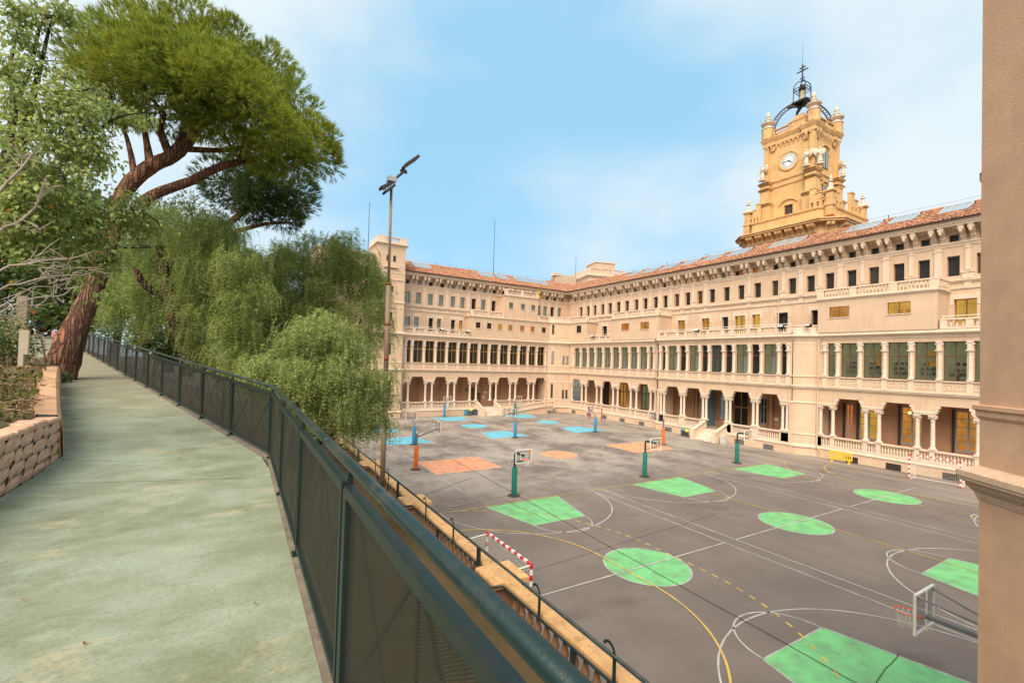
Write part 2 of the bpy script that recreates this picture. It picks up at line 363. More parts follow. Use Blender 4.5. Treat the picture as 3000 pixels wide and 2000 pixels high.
def balustrade(parent, u0, u1, d, z, h, bal=None, pitch=0.24, piers=(), pw=0.34, name='balustrade', th=0.26, mt='trim', ends=True):
    """rail, base and piers as one part; every baluster a sub-part. bal: mesh, its height fits between base and rail"""
    b = MB(); bh = 0.13; rh = 0.14; bal = bal or BAL_T
    hb = h-bh-rh
    b.box(u0, u1, d-th/2, d+th/2, z, z+bh); b.box(u0, u1, d-th/2-.05, d+th/2+.05, z+h-rh, z+h-rh*.45); b.box(u0, u1, d-th/2-.02, d+th/2+.02, z+h-rh*.45, z+h)
    ps = sorted(set(list(piers)+([u0+pw/2, u1-pw/2] if ends else [])))
    for p in ps: b.box(p-pw/2, p+pw/2, d-th/2-.022, d+th/2+.022, z+.002, z+h-rh+.003)
    part = b.build(name, mt, parent)
    hm = max(v.co.z for v in bal.vertices)
    edges = ([u0]+ps+[u1]) if not ends else ps
    for a, c in zip(edges[:-1], edges[1:]):
        lo = a+(pw/2 if a in ps else 0); hi = c-(pw/2 if c in ps else 0); n = int((hi-lo)/pitch)
        if n < 1: continue
        for i in range(n):
            x = lo+(hi-lo)*(i+.5)/n
            put('baluster', bal, part, (x, d, z+bh), None, (1, 1, hb/hm))
    return part
WCACHE = {}
def window(parent, u0, u1, z0, z1, d, frame='brown_frame', room='room_dark', glass='glass', nx=2, nz=1, fw=0.06, rd=0.5, trans=None, extras=None, name='window'):
    """frame part with its pane as sub-part and a lit or dark room surface some way behind"""
    w, h = u1-u0, z1-z0; key = (round(w, 2), round(h, 2), frame, nx, nz, fw, trans)
    if key not in WCACHE:
        b = MB(); W, Hh = key[0], key[1]
        b.box(0, fw, 0, .07, 0, Hh); b.box(W-fw, W, 0, .07, 0, Hh); b.box(fw, W-fw, 0, .07, 0, fw); b.box(fw, W-fw, 0, .07, Hh-fw, Hh)
        for i in range(1, nx): b.box(W*i/nx-fw*.6, W*i/nx+fw*.6, .005, .065, fw, Hh-fw)
        for i in range(1, nz): b.box(fw, W-fw, .012, .058, Hh*i/nz-fw*.3, Hh*i/nz+fw*.3)
        if trans: b.box(fw, W-fw, -.01, .068, Hh*trans-fw*.7, Hh*trans+fw*.7)
        g = MB(); g.box(fw*.5, W-fw*.5, .03, .04, fw*.5, Hh-fw*.5)
        WCACHE[key] = (b.mesh('window', frame), {})
    me, panes = WCACHE[key]
    o = put(name, me, parent, (u0, d, z0))
    if glass not in panes:
        g = MB(); g.box(fw*.5, key[0]-fw*.5, .028, .036, fw*.5, key[1]-fw*.5); panes[glass] = g.mesh('pane', glass)
    put('pane', panes[glass], o)
    if room:
        k2 = ('room', key[0], key[1], room, round(rd, 2))
        if k2 not in WCACHE:
            g = MB(); W, Hh = key[0], key[1]
            g.quad((0, rd, 0), (W, rd, 0), (W, rd, Hh), (0, rd, Hh)); g.quad((0, .08, 0), (0, rd, 0), (0, rd, Hh), (0, .08, Hh)); g.quad((W, .08, 0), (W, rd, 0), (W, rd, Hh), (W, .08, Hh))
            g.quad((0, .08, 0), (W, .08, 0), (W, rd, 0), (0, rd, 0)); g.quad((0, .08, Hh), (W, .08, Hh), (W, rd, Hh), (0, rd, Hh))
            WCACHE[k2] = g.mesh('room', room)
        put('room', WCACHE[k2], o)
    return o
# ------------------------------------------------------------------ ground
def structure(o, **k): o['kind'] = 'structure'; return o
# the deep retaining ground, one sheet to the horizon
g = MB(); g.quad((-900, -900, -0.35), (900, -900, -0.35), (900, 900, -0.35), (-900, 900, -0.35))
mat('far_ground', (0.11, 0.10, 0.07), 0.95, var=0.4, scale=0.05)
structure(g.build('ground', 'far_ground'))
def asphaltmat():
    m, nt, b = nodemat('asphalt'); N = nt.nodes.new; L = nt.links.new
    tc = N('ShaderNodeTexCoord')
    def noise(sc_, det=6, rough=.6, stretch=None):
        n = N('ShaderNodeTexNoise'); n.inputs['Scale'].default_value = sc_; n.inputs['Detail'].default_value = det; n.inputs['Roughness'].default_value = rough
        if stretch:
            mp = N('ShaderNodeMapping'); mp.inputs['Scale'].default_value = stretch; L(tc.outputs['Object'], mp.inputs['Vector']); L(mp.outputs[0], n.inputs['Vector'])
        else: L(tc.outputs['Object'], n.inputs['Vector'])
        return n.outputs['Fac']
    def ramp(s, a, c, ta=0., tb=1.):
        r = N('ShaderNodeMapRange'); r.inputs['From Min'].default_value = a; r.inputs['From Max'].default_value = c; r.inputs['To Min'].default_value = ta; r.inputs['To Max'].default_value = tb; L(s, r.inputs['Value']); return r.outputs[0]
    def mixc(a, c, f):
        x = N('ShaderNodeMix'); x.data_type = 'RGBA'; L(f, x.inputs['Factor'])
        if isinstance(a, tuple): x.inputs['A'].default_value = (*a, 1)
        else: L(a, x.inputs['A'])
        x.inputs['B'].default_value = (*c, 1); return x.outputs['Result']
    c = mixc((0.138, 0.112, 0.099), (0.172, 0.141, 0.124), ramp(noise(0.35), .4, .62))
    # wet reflections painted in as pale patches, and pale streaks, in the part of the yard beyond the green courts (y > 23) and along the far walls
    sep = N('ShaderNodeSeparateXYZ'); L(tc.outputs['Object'], sep.inputs[0])
    far = ramp(sep.outputs['Y'], 19.0, 31.0); 
    patch = ramp(noise(0.22, 9, .70, (1.0, 0.7, 1)), .41, .57)
    mul = N('ShaderNodeMath'); mul.operation = 'MULTIPLY'; L(far, mul.inputs[0]); L(patch, mul.inputs[1])
    c = mixc(c, (0.36, 0.315, 0.27), mul.outputs[0])
    east = ramp(sep.outputs['X'], 38.0, 47.0); st = ramp(noise(.6, 8, .7, (1.2, .12, 1)), .42, .62); m2 = N('ShaderNodeMath'); m2.operation = 'MULTIPLY'; L(east, m2.inputs[0]); L(st, m2.inputs[1])
    c = mixc(c, (0.32, 0.28, 0.245), m2.outputs[0])
    stain = ramp(noise(0.16, 6, .6, (.8, 1.6, 1)), .60, .70, 0, .55); c = mixc(c, (0.055, 0.042, 0.033), stain)
    spk = ramp(noise(38, 3), .35, .7, 0, .35); c = mixc(c, (0.17, 0.15, 0.14), spk)
    L(c, b.inputs['Base Color']); b.inputs['Specular IOR Level'].default_value = 0.35
    rg = ramp(noise(0.25, 5), .35, .65, .62, .9); L(rg, b.inputs['Roughness'])
    bp = N('ShaderNodeBump'); bp.inputs['Strength'].default_value = .25; bp.inputs['Distance'].default_value = .01; L(noise(60, 4), bp.inputs['Height']); L(bp.outputs[0], b.inputs['Normal'])
asphaltmat()
# the yard rises a little towards the far wing
g = MB(); xs = list(np.linspace(5.6, 56, 12)); ys = list(np.linspace(-14, 72, 30))
for i in range(11):
    for j in range(29):
        g.quad((xs[i], ys[j], 0), (xs[i+1], ys[j], 0), (xs[i+1], ys[j+1], 0), (xs[i], ys[j+1], 0))
YARD = structure(g.build('courtyard', 'asphalt'))
def paintmat(name, col, wear=.35):
    m = mat(name, col, .7, col2=tuple(c*.70+.03 for c in col), scale=1.1, detail=8, grime=wear, gscale=1.7, gcol=(0.16, 0.14, 0.12), spec=.3, lo=.42, hi=.6)
    return m
paintmat('paint_green', (0.17, 0.50, 0.20), .7); paintmat('paint_orange', (0.74, 0.33, 0.18), .35); paintmat('paint_blue', (0.14, 0.50, 0.66), .35)
paintmat('paint_white', (0.48, 0.46, 0.44), .95); paintmat('paint_yellow', (0.60, 0.43, 0.09), .8); paintmat('paint_faded', (0.20, 0.18, 0.17), .8)
def patch(pts, m, name, z=.006): return MB().poly([(p[0], p[1], z) for p in pts]).build(name, m, YARD)
def arcpts(cx, cy, r, a0, a1, n=28, ry=None):
    return [(cx+r*math.cos(math.radians(a0+(a1-a0)*i/n)), cy+(ry or r)*math.sin(math.radians(a0+(a1-a0)*i/n))) for i in range(n+1)]
def stripe(pts, w, m, name, z=.010, closed=False):
    b = MB(); P = [Vector((p[0], p[1], 0)) for p in pts]; k = len(P); Lf = []; Rt = []
    for i in range(k):
        a = P[(i+1) % k if closed else min(i+1, k-1)]-P[i-1 if closed else max(i-1, 0)]; n = Vector((-a.y, a.x, 0)).normalized()*w/2
        Lf.append(P[i]+n); Rt.append(P[i]-n)
    for i in range(k if closed else k-1):
        j = (i+1) % k; b.quad((Rt[i].x, Rt[i].y, z), (Rt[j].x, Rt[j].y, z), (Lf[j].x, Lf[j].y, z), (Lf[i].x, Lf[i].y, z))
    return b.build(name, m, YARD)
def dashed(pts, w, m, dash, gap, z=.014):
    b = MB(); P = [Vector((p[0], p[1], 0)) for p in pts]; acc = 0; on = True; lim = dash; cur = [P[0]]; segs = []
    for i in range(len(P)-1):
        a, c = P[i], P[i+1]; L_ = (c-a).length; t = 0
        while L_-t > lim-acc:
            t += lim-acc; q = a+(c-a)*(t/L_)
            if on: segs.append((cur[-1], q))
            cur = [q]; on = not on; lim = dash if on else gap; acc = 0
        acc += L_-t
    for a, c in segs:
        n = Vector((-(c-a).y, (c-a).x, 0)).normalized()*w/2
        b.quad((a-n).to_tuple()[:2]+(z,), (c-n).to_tuple()[:2]+(z,), (c+n).to_tuple()[:2]+(z,), (a+n).to_tuple()[:2]+(z,))
    return b.build('dashed_line', m, YARD)
def court(cx, yb, sgn, ytop, colour, circ=None):
    """a key on baseline yb opening towards sgn, with its free-throw arc and wide arc"""
    yt = ytop
    patch([(cx-2.6, yb), (cx+2.6, yb), (cx+1.73, yt), (cx-1.73, yt)][::(1 if sgn > 0 else -1)], colour, 'painted_key')
    stripe([(cx-2.63, yb), (cx-1.76, yt), (cx+1.76, yt), (cx+2.63, yb)], .06, 'paint_white', 'white_line')
    stripe(arcpts(cx, yt, 1.73, 0, 180*sgn, 22), .06, 'paint_white', 'white_line')
    stripe(arcpts(cx, yb-.25*sgn, 5.55, 2*sgn, 178*sgn, 40), .06, 'paint_white', 'white_line')
for cx in (15.55, 27.6, 39.62):
    court(cx, 23.72, -1, 19.97, 'paint_green'); court(cx, 3.95, 1, 7.76, 'paint_green')
    patch(arcpts(cx, 13.83, 1.8, 0, 360, 40)[:-1], 'paint_green', 'painted_circle')
    stripe(arcpts(cx, 13.83, 1.83, 0, 360, 40)[:-1], .05, 'paint_white', 'white_line', closed=True)
    court(cx-.3, 44.7, 1, 48.9, 'paint_blue'); court(cx-.3, 63.75, -1, 59.5, 'paint_blue')
    patch(arcpts(cx-.35, 54.1, 1.75, 0, 360, 36)[:-1], 'paint_blue', 'painted_circle')
for a, c in ((9.95, 21.1), (22.0, 33.2), (34.2, 45.0)):
    stripe([(a, 13.83), (c, 13.83)], .07, 'paint_white', 'white_line', .018)
    stripe([(a, 3.9), (a, 23.6)], .06, 'paint_white', 'white_line'); stripe([(c, 3.9), (c, 23.6)], .06, 'paint_white', 'white_line')
    stripe([(a, 44.6), (a, 64)], .06, 'paint_white', 'white_line'); stripe([(c, 44.6), (c, 64)], .06, 'paint_white', 'white_line')
# orange court, laid crosswise
for x0, x1, s in ((13.1, 18.85, 1), (40.05, 34.3, -1)):
    patch([(x0, 32.05), (x1, 32.15), (x1, 36.65), (x0, 36.55)][::s], 'paint_orange', 'painted_key')
    stripe([(x0, 32.02), (x1, 32.12), (x1, 36.68), (x0, 36.58)], .06, 'paint_white', 'white_line', closed=True)
    stripe(arcpts(x1, 34.4, 1.8, -90, 90, 20) if s > 0 else arcpts(x1, 34.4, 1.8, 90, 270, 20), .06, 'paint_white', 'white_line')
patch(arcpts(26.55, 34.5, 1.75, 0, 360, 40)[:-1], 'paint_orange', 'painted_circle')
stripe([(26.5, 27.1), (26.5, 41.5)], .06, 'paint_white', 'white_line', .018)
for y, x0, x1 in ((27.1, 13.1, 40.5), (29.0, 14, 40.2), (41.5, 12.8, 40.5), (39.6, 13.5, 38), (31.9, 9.5, 13.0)):
    stripe([(x0, y), (x1, y)], .06, 'paint_white', 'white_line')
stripe([(13.0, 27.1), (13.0, 41.5)], .06, 'paint_white', 'white_line'); stripe([(14.0, 29.0), (14.0, 39.6)], .05, 'paint_white', 'white_line')
stripe([(40.4, 27.1), (40.4, 41.5)], .06, 'paint_white', 'white_line')
# handball pitch in yellow over everything
stripe([(8.45, 3.8), (8.45, 23.8), (48.05, 23.65), (48.05, 3.8)], .07, 'paint_yellow', 'yellow_line', .022, closed=True)
stripe([(28.45, 3.8), (28.45, 20.0)], .06, 'paint_yellow', 'yellow_line', .022)
stripe(arcpts(8.45, 12.4, 5.95, -90, 0, 26)+arcpts(8.45, 15.25, 5.95, 0, 90, 26), .075, 'paint_yellow', 'yellow_line', .022)
stripe(arcpts(48.05, 15.1, 5.9, 90, 180, 26)+arcpts(48.05, 12.3, 5.9, 180, 270, 26), .075, 'paint_yellow', 'yellow_line', .022)
dashed(arcpts(8.45, 12.4, 8.95, -70, 0, 40)+arcpts(8.45, 15.25, 8.95, 0, 78, 40), .08, 'paint_yellow', .30, .30)
dashed(arcpts(48.05, 15.1, 8.9, 100, 180, 40)+arcpts(48.05, 12.3, 8.9, 180, 260, 40), .08, 'paint_yellow', .30, .30)
# long cracks and slab joints of the asphalt, as thin sunk-looking filled seams
mat('crack_fill', (0.03, 0.025, 0.022), .8); mat('crack_pale', (0.25, 0.22, 0.19), .9)
def crack(p, q, w, seed, amp=.09, m='crack_fill', n=40):
    r = random.Random(seed); pts = []; off = 0; D_ = math.hypot(q[0]-p[0], q[1]-p[1]); n = max(8, int(D_*2.2)); amp = min(amp, .028); w *= .7
    for i in range(n+1):
        t = i/n; off = off*.8+r.uniform(-amp, amp); d = Vector((q[0]-p[0], q[1]-p[1])).normalized()
        pts.append((p[0]+(q[0]-p[0])*t-d.y*off, p[1]+(q[1]-p[1])*t+d.x*off))
    stripe(pts, w, m, 'crack', .026)
for i, (p, q, w) in enumerate([((16.3, 36.9), (15.1, 6.0), .045), ((9, 30.4), (24, 29.6), .02), ((15.1, 6.0), (14.6, 1.0), .04), ((10, 15.6), (25, 16.8), .022), ((14.6, 24.8), (14.9, 20.2), .03), ((20.5, 33), (20.8, 25), .02),
        ((17.9, 5.9), (15.3, 5.6), .03), ((28, 27.6), (40, 26), .02), ((9.5, 25.6), (22, 26.6), .02), ((22, 38.4), (39, 37.6), .012),
        ((23, 42.5), (48, 43.4), .03), ((46.2, 60), (45.6, 27), .03), ((23.5, 5), (24.8, 22), .015)]): crack(p, q, w, i)
for i, (p, q, w) in enumerate([((11, 24.6), (16.5, 25.4), .14), ((10.3, 27.5), (15, 30), .08), ((17.3, 16.6), (24.5, 17.9), .04)]): crack(p, q, w, 50+i, .25, 'crack_pale')
# ------------------------------------------------------------------ the two school wings (local frame: x along the front, y into the building, z up)
D0 = 2.2                                   # upper storeys stand back from the loggia front by this much
ZT = 12.55                                 # terrace over the loggia
def relief_panel_mesh(w, h):
    b = MB(); f = .06
    b.box(0, w, -.035, 0, 0, f); b.box(0, w, -.035, 0, h-f, h); b.box(0, f, -.035, 0, f, h-f); b.box(w-f, w, -.035, 0, f, h-f)
    b.lathe([(h*.25, -.02), (h*.16, .03), (.02, .05)], 8, (0, 0, 0)); k = len(b.v)-24
    b.xform(Matrix.Translation((w/2, 0, h/2)) @ Matrix.Rotation(PI/2, 4, 'X'), k)
    return b.mesh('relief_panel', 'trim')
PAN_W, PAN_N = relief_panel_mesh(.62, .42), relief_panel_mesh(.6, .42)
CORB = {}
for _s in (1, -1):
    _b = MB()
    for w, z0, z1 in ((.34, 5.80, 6.03), (.22, 5.55, 5.80), (.14, 5.36, 5.55)): _b.box(_s*.165, _s*(.165+w), -.03, .40, z0, z1)
    CORB[_s] = _b.mesh('corbel', 'trim')
PEDE = MB().box(-.2, .2, -.07, .05, 0, .84).mesh('pedestal', 'trim')
_b = MB(); _b.box(-.17, .17, -.07, 0, .72, 2.84); _b.box(-.42, .42, -.14, 0, .52, .64); _b.box(-.36, .36, -.08, 0, 0, .52); _b.box(-.21, .21, -.1, 0, 2.62, 2.72)
PILN = _b.mesh('pilaster', 'trim')
_b = MB(); _b.box(-.25, .25, -.09, 0, 0, 2.84); _b.box(-.3, .3, -.13, 0, 0, .12); _b.box(-.3, .3, -.13, 0, 2.55, 2.68)
PILW = _b.mesh('pilaster', 'trim')
STRB = MB().box(-.22, .22, -.06, 0, 0, .38).mesh('string_block', 'trim')
def storey_front(root, u0, u1, d, wide, cols, logs, rooms, frame='brown_frame', colmesh=None, log_step=None):
    """ground arcade beam plus glazed loggia for one straight run of front at depth d"""
    b = MB(); holes = []
    for a, c in wide: holes.append((a+.17, c-.17, 5.22, 6.04))
    lg = []
    for a, c in zip(logs[:-1], logs[1:]): lg.append((a+.2, c-.2, 8.17, 11.5))
    wall_holes2(b, u0, u1, 5.22, ZT-.02, d, holes+lg, .42, 5.22)
    b.box(u0, u1, d+.42, d+.5, 6.04, 8.1)
    b.build('wall', 'plaster', root)
    t = MB()
    for a, c in wide:
        for s, e in ((1, a), (-1, c)): put('corbel', CORB[s], root, (e, d, 0))
    # beams over the narrow gaps
    ends = sorted([x for w in wide for x in w]); segs = [(u0, ends[0])]+[(ends[i], ends[i+1]) for i in range(1, len(ends)-1, 2)]+[(ends[-1], u1)]
    for a, c in segs:
        MB().profile(a-(.2 if a > u0 else 0), c+(.2 if c < u1 else 0), [(d+.45, 5.225), (d-.05, 5.225), (d-.05, 5.33), (d-.09, 5.36), (d-.09, 5.46), (d+.0, 5.50), (d+.45, 5.50)]).build('beam', 'trim', root)
    t.profile(u0, u1, [(d+.1, 6.84), (d-.1, 6.84), (d-.1, 6.92), (d-.2, 6.96), (d-.2, 7.05), (d-.26, 7.08), (d-.26, 7.16), (d+.1, 7.2)])
    t.profile(u0, u1, [(d+.1, 8.03), (d-.1, 8.05), (d-.13, 8.09), (d-.13, 8.16), (d+.4, 8.175), (d+.4, 8.03)])
    t.profile(u0, u1, [(d+.1, 11.86), (d-.05, 11.88), (d-.09, 12.05), (d-.30, 12.20), (d-.42, 12.26), (d-.42, 12.36), (d-.36, 12.40), (d-.36, 12.50), (d+.1, ZT+.01)])
    t.build('moulding', 'trim', root)
    for u in logs: put('pedestal', PEDE, root, (u, d, 7.2))
    for u in cols: put('column', colmesh or COL_A, root, (u, d+.16, 2.22))
    for i, u in enumerate(logs): put('loggia_column', LOG_COL, root, (u, d+.02, 8.175))
    for i, (a, c) in enumerate(zip(logs[:-1], logs[1:])):
        w = c-a
        if w > 1.5:
            for q in (.3, .7): put('relief_panel', PAN_W, root, (a+w*q-.31, d-.001, 7.42))
        else: put('relief_panel', PAN_N, root, (a+w/2-.3, d-.001, 7.42))
        rm = rooms[i % len(rooms)]
        o = window(root, a+.2, c-.2, 8.18, 11.5, d+.3, frame, rm, 'glass', 2 if w > 1.5 else 1, 1, .07, 1.5, .62)
        yield i, a, c, o
def wall_holes2(mb, u0, u1, z0, z1, d, holes, depth, zopen):
    n0 = len(mb.f); wall_holes(mb, u0, u1, z0, z1, d, holes, depth)
    keep = []
    for f in range(n0, len(mb.f)):
        vs = [mb.v[i] for i in mb.f[f]]
        if all(abs(v[2]-zopen) < 1e-6 for v in vs): continue
        keep.append(f)
    mb.f = mb.f[:n0]+[mb.f[i] for i in keep]; mb.m = mb.m[:n0]+[mb.m[i] for i in keep]
def upper_front(root, u0, u1, tops, mids, attics, lit, skip_pil=()):
    """set-back upper storeys: mid windows, top windows with pilasters, attic windows, brackets, cornice"""
    b = MB(); H = [(u, u+.82, 17.30, 19.06) for u in tops]+[(a, c, 13.1, 15.26) for a, c in mids]+[(u, u+.64, 20.32, 20.92) for u in attics]
    wall_holes(b, u0, u1, ZT, 21.56, D0, H, .38); b.build('upper_wall', 'plaster', root)
    t = MB(); e = D0
    for prof in ([(e+.05, 16.68), (e-.08, 16.68), (e-.12, 16.78), (e-.2, 16.84), (e-.2, 16.93), (e+.05, 16.98)], [(e+.05, 16.1), (e-.06, 16.1), (e-.1, 16.2), (e-.1, 16.28), (e+.05, 16.3)],
                 [(e+.05, 19.86), (e-.06, 19.86), (e-.06, 19.96), (e-.1, 19.98), (e-.1, 20.09), (e-.18, 20.13), (e-.18, 20.22), (e+.05, 20.26)],
                 [(e+.05, 21.3), (e-.08, 21.3), (e-.14, 21.5), (e-1.02, 21.5), (e-1.02, 21.62), (e-1.12, 21.66), (e-1.12, 21.78), (e-1.22, 21.9), (e-1.22, 22.0), (e+.05, 22.0)]):
        t.profile(u0, u1, prof)
    T = sorted(tops)
    for i, (a, c) in enumerate(zip(T[:-1], T[1:])):
        m = (a+.82+c)/2
        if (c-a) > 2.6 or any(abs(m-s) < .5 for s in skip_pil): continue
        put('pilaster', PILN if i % 2 == 0 else PILW, root, (m, e, 17.0)); put('string_block', STRB, root, (m, e, 16.3))
    for a, c in mids:   # eared surrounds
        h_ = MB(); h_.add([(a-.28, e-.035, 14.75), (a-.02, e-.035, 14.75), (a-.02, e-.035, 15.26), (c+.02, e-.035, 15.26), (c+.02, e-.035, 14.75), (c+.28, e-.035, 14.75), (c+.28, e-.035, 15.7), (a-.28, e-.035, 15.7)], [(0, 1, 2, 7), (2, 3, 6, 7), (3, 4, 5, 6)])
        h_.add([(a-.28, e, 14.75), (a-.28, e-.035, 14.75), (a-.28, e-.035, 15.7), (a-.28, e, 15.7), (c+.28, e, 14.75), (c+.28, e-.035, 14.75), (c+.28, e-.035, 15.7), (c+.28, e, 15.7)], [(0, 1, 2, 3), (5, 4, 7, 6), (3, 2, 6, 7)]); h_.build('window_surround', 'trim', root)
    t.build('moulding', 'trim', root)
    for i, u in enumerate(T):
        window(root, u, u+.82, 17.31, 19.05, e+.34, 'brown_frame', lit('top', i), 'glass' if root is FW else 'glass_dark', 1, 1, .05, .5)
    for i, (a, c) in enumerate(sorted(mids)): window(root, a, c, 13.11, 15.25, e+.34, 'brown_frame', lit('mid', i), 'glass', 2 if c-a > 1.1 else 1, 1, .05, .6)
    A_ = sorted(attics)
    for i, u in enumerate(A_): window(root, u, u+.64, 20.33, 20.91, e+.34, 'brown_frame', lit('attic', i), 'glass', 2, 1, .04, .3)
    for a, c in zip(A_[:-1], A_[1:]):
        if c-a < 1.2: continue
        m = (a+.64+c)/2
        for s in (-.31, .31): put('eaves_bracket', BRACK, root, (m+s, e, 20.34))
def attic_box(root, u0, u1, z0, z1, d, holes, side_l=True, side_r=True, frame='brown_frame', rooms=('room_dark',), bal=True, bparts=None):
    b = MB(); wall_holes(b, u0, u1, z0, z1, d, holes, .16)
    if side_l: b.quad((u0, D0, z0), (u0, d, z0), (u0, d, z1), (u0, D0, z1))
    if side_r: b.quad((u1, d, z0), (u1, D0, z0), (u1, D0, z1), (u1, d, z1))
    b.quad((u0, d, z1), (u1, d, z1), (u1, D0, z1), (u0, D0, z1))
    b.build('attic_box', 'plaster', root)
    t = MB(); path = ([(u0, D0)] if side_l else [])+[(u0, d), (u1, d)]+([(u1, D0)] if side_r else [])
    t.sweep(path[:], [(0, z1-.28), (.05, z1-.26), (.1, z1-.16), (.2, z1-.1), (.2, z1), (0, z1+.01)])
    t.build('moulding', 'trim', root)
    for h in holes: MB().box(h[0]-.06, h[1]+.06, d-.07, d+.02, h[2]-.09, h[2]-.01).build('sill', 'trim', root)
    for i, h in enumerate(holes): window(root, h[0], h[1], h[2], h[3], d+.1, frame, rooms[i % len(rooms)], 'glass', 2, 1, .04, .7)
def roof(root, pts_eave, pts_ridge, back, skylights, u0, u1):
    b = MB(); b.quad((pts_eave[0], .98, 21.98), (pts_eave[1], .98, 21.98), (pts_ridge[1], 6.0, 24.45), (pts_ridge[0], 6.0, 24.45))
    b.quad((pts_ridge[0], 6.0, 24.45), (pts_ridge[1], 6.0, 24.45), (back[1], 11.0, 21.98), (back[0], 11.0, 21.98)); b.build('roof', 'roof_base', root)
    # rows of half-round tiles, real courses stepping down the slope
    E = np.array([0, .94, 22.02]); S = np.array([0, 5.06, 2.47]); Ls = np.linalg.norm(S); s = S/Ls; n = np.array([0, -s[2], s[1]]); rows = 13; cw = .27
    V = []; 
    lo = min(pts_eave+pts_ridge); hi = max(pts_eave+pts_ridge); ncol = int((hi-lo)/cw)
    ang = np.array([0, .25, .5, .75, 1.0])*PI
    F = []; cnt = 0; rg = np.random.default_rng(3)
    prof = np.stack([-np.cos(ang)*cw*.46, np.sin(ang)*.085], 1)
    quads = np.array([(i, i+1, i+6, i+5) for i in range(4)])
    skl = [(a, c, .50, .92) for a, c in skylights]
    for c in range(ncol):
        uc = lo+(c+.5)*cw
        for r in range(rows):
            t0, t1 = r/rows, (r+1.12)/rows; tm = (r+.5)/rows
            ul = pts_eave[0]+(pts_ridge[0]-pts_eave[0])*tm; ur = pts_eave[1]+(pts_ridge[1]-pts_eave[1])*tm
            if uc < ul or uc > ur or any(a < uc < e and z0 < tm < z1 for a, e, z0, z1 in skl): continue
            j = rg.normal(0, .012, 3); tilt = .05
            p0 = E+S*t0+n*(.05+j[0]); p1 = E+S*min(t1, 1.0)+n*(.012)
            for p in (p0, p1):
                for q in prof: V.append((uc+q[0]+j[1], p[1]+n[1]*q[1], p[2]+n[2]*q[1]))
            F.append(quads+cnt); cnt += 10
    o = put('roof_tiles', npmesh('roof_tiles', np.array(V), np.concatenate(F), 'roof_tile'), root); o['kind'] = 'stuff'
    t = MB()
    for u in np.arange(max(pts_ridge[0], lo)+.2, pts_ridge[1]-.2, .45):
        t.tube([(u-.24, 6.0, 24.52), (u+.24, 6.0, 24.54)], .13, 6)
    o = t.build('ridge_tiles', 'roof_tile', root); o['kind'] = 'stuff'
    gm = MB(); gm.tube([(lo, .9, 21.99), (hi, .9, 21.99)], .09, 6); gm.build('gutter', 'rust_iron', root)
    for a, c in skylights:
        f = MB(); q0 = E+S*.50+n*.10; q1 = E+S*.92+n*.20; w = c-a
        P = lambda u, t, h: tuple(np.array([u, 0, 0])+(q0+(q1-q0)*t)+n*h)
        for (ua, ub, ta, tb) in ((a, c, 0, .06), (a, c, .86, 1), (a, a+.12, 0, 1), (c-.12, c, 0, 1), (a+w/3-.04, a+w/3+.04, 0, 1), (a+2*w/3-.04, a+2*w/3+.04, 0, 1)):
            k = [P(ua, ta, .03), P(ub, ta, .03), P(ub, tb, .03), P(ua, tb, .03)]; l = [P(ua, ta, -.12), P(ub, ta, -.12), P(ub, tb, -.12), P(ua, tb, -.12)]
            f.add(k+l, [(0,1,2,3),(7,6,5,4),(1,0,4,5),(2,1,5,6),(3,2,6,7),(0,3,7,4)])
        o = f.build('skylight', 'skylight_frame', root)
        g = MB(); g.quad(P(a+.05, .02, -.01), P(c-.05, .02, -.01), P(c-.05, .97, -.01), P(a+.05, .97, -.01)); g.build('pane', 'skyglass', o)
mat('skyglass', (0.22, 0.27, 0.30), .08, spec=.9)
def vent(root, u0, u1, z0, z1, d, m='vent_grey'):
    b = MB(); b.box(u0-.04, u1+.04, d-.05, d+.02, z0-.09, z0)
    b.box(u0, u1, d-.012, d+.02, z0, z1)
    for i in range(5): b.box(u0, u1, d-.03, d-.01, z0+(z1-z0)*(i+.25)/5, z0+(z1-z0)*(i+.55)/5)
    b.build('cellar_vent', m, root)
def pipe(root, pts, r=.06, m='plaster'): return MB().tube(pts, r, 8).build('drainpipe', m, root)
def plinth(root, u0, u1, d, base=-.2):
    b = MB(); b.box(u0, u1, d-.06, d+.4, base, .82); b.build('plinth', 'plaster', root)
    t = MB(); t.profile(u0, u1, [(d+.3, .80), (d-.1, .80), (d-.14, .88), (d-.14, .95), (d-.05, 1.0), (d-.05, 1.14), (d+.3, 1.16)]); t.build('moulding', 'trim', root)
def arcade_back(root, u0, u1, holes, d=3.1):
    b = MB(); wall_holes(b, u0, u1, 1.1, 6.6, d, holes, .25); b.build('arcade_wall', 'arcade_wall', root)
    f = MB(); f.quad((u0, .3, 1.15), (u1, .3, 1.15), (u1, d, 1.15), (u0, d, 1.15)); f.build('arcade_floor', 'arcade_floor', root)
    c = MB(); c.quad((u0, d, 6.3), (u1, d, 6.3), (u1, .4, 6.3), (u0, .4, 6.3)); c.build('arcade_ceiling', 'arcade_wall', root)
def loose_hall(root, u0, u1, d=2.1, zt=12.5):
    """solid back of the loggia rooms and terrace slab, so no daylight leaks through the block"""
    b = MB(); b.box(u0, u1, d, d+.2, 6.7, ZT-.05); b.box(u0, u1, 0.6, D0+.2, ZT-.05, ZT); b.box(u0, u1, .6, d, 6.7, 6.9)
    b.build('inner_wall', 'room_dark', root)
ROOMF = ['room_dark', 'room_green']
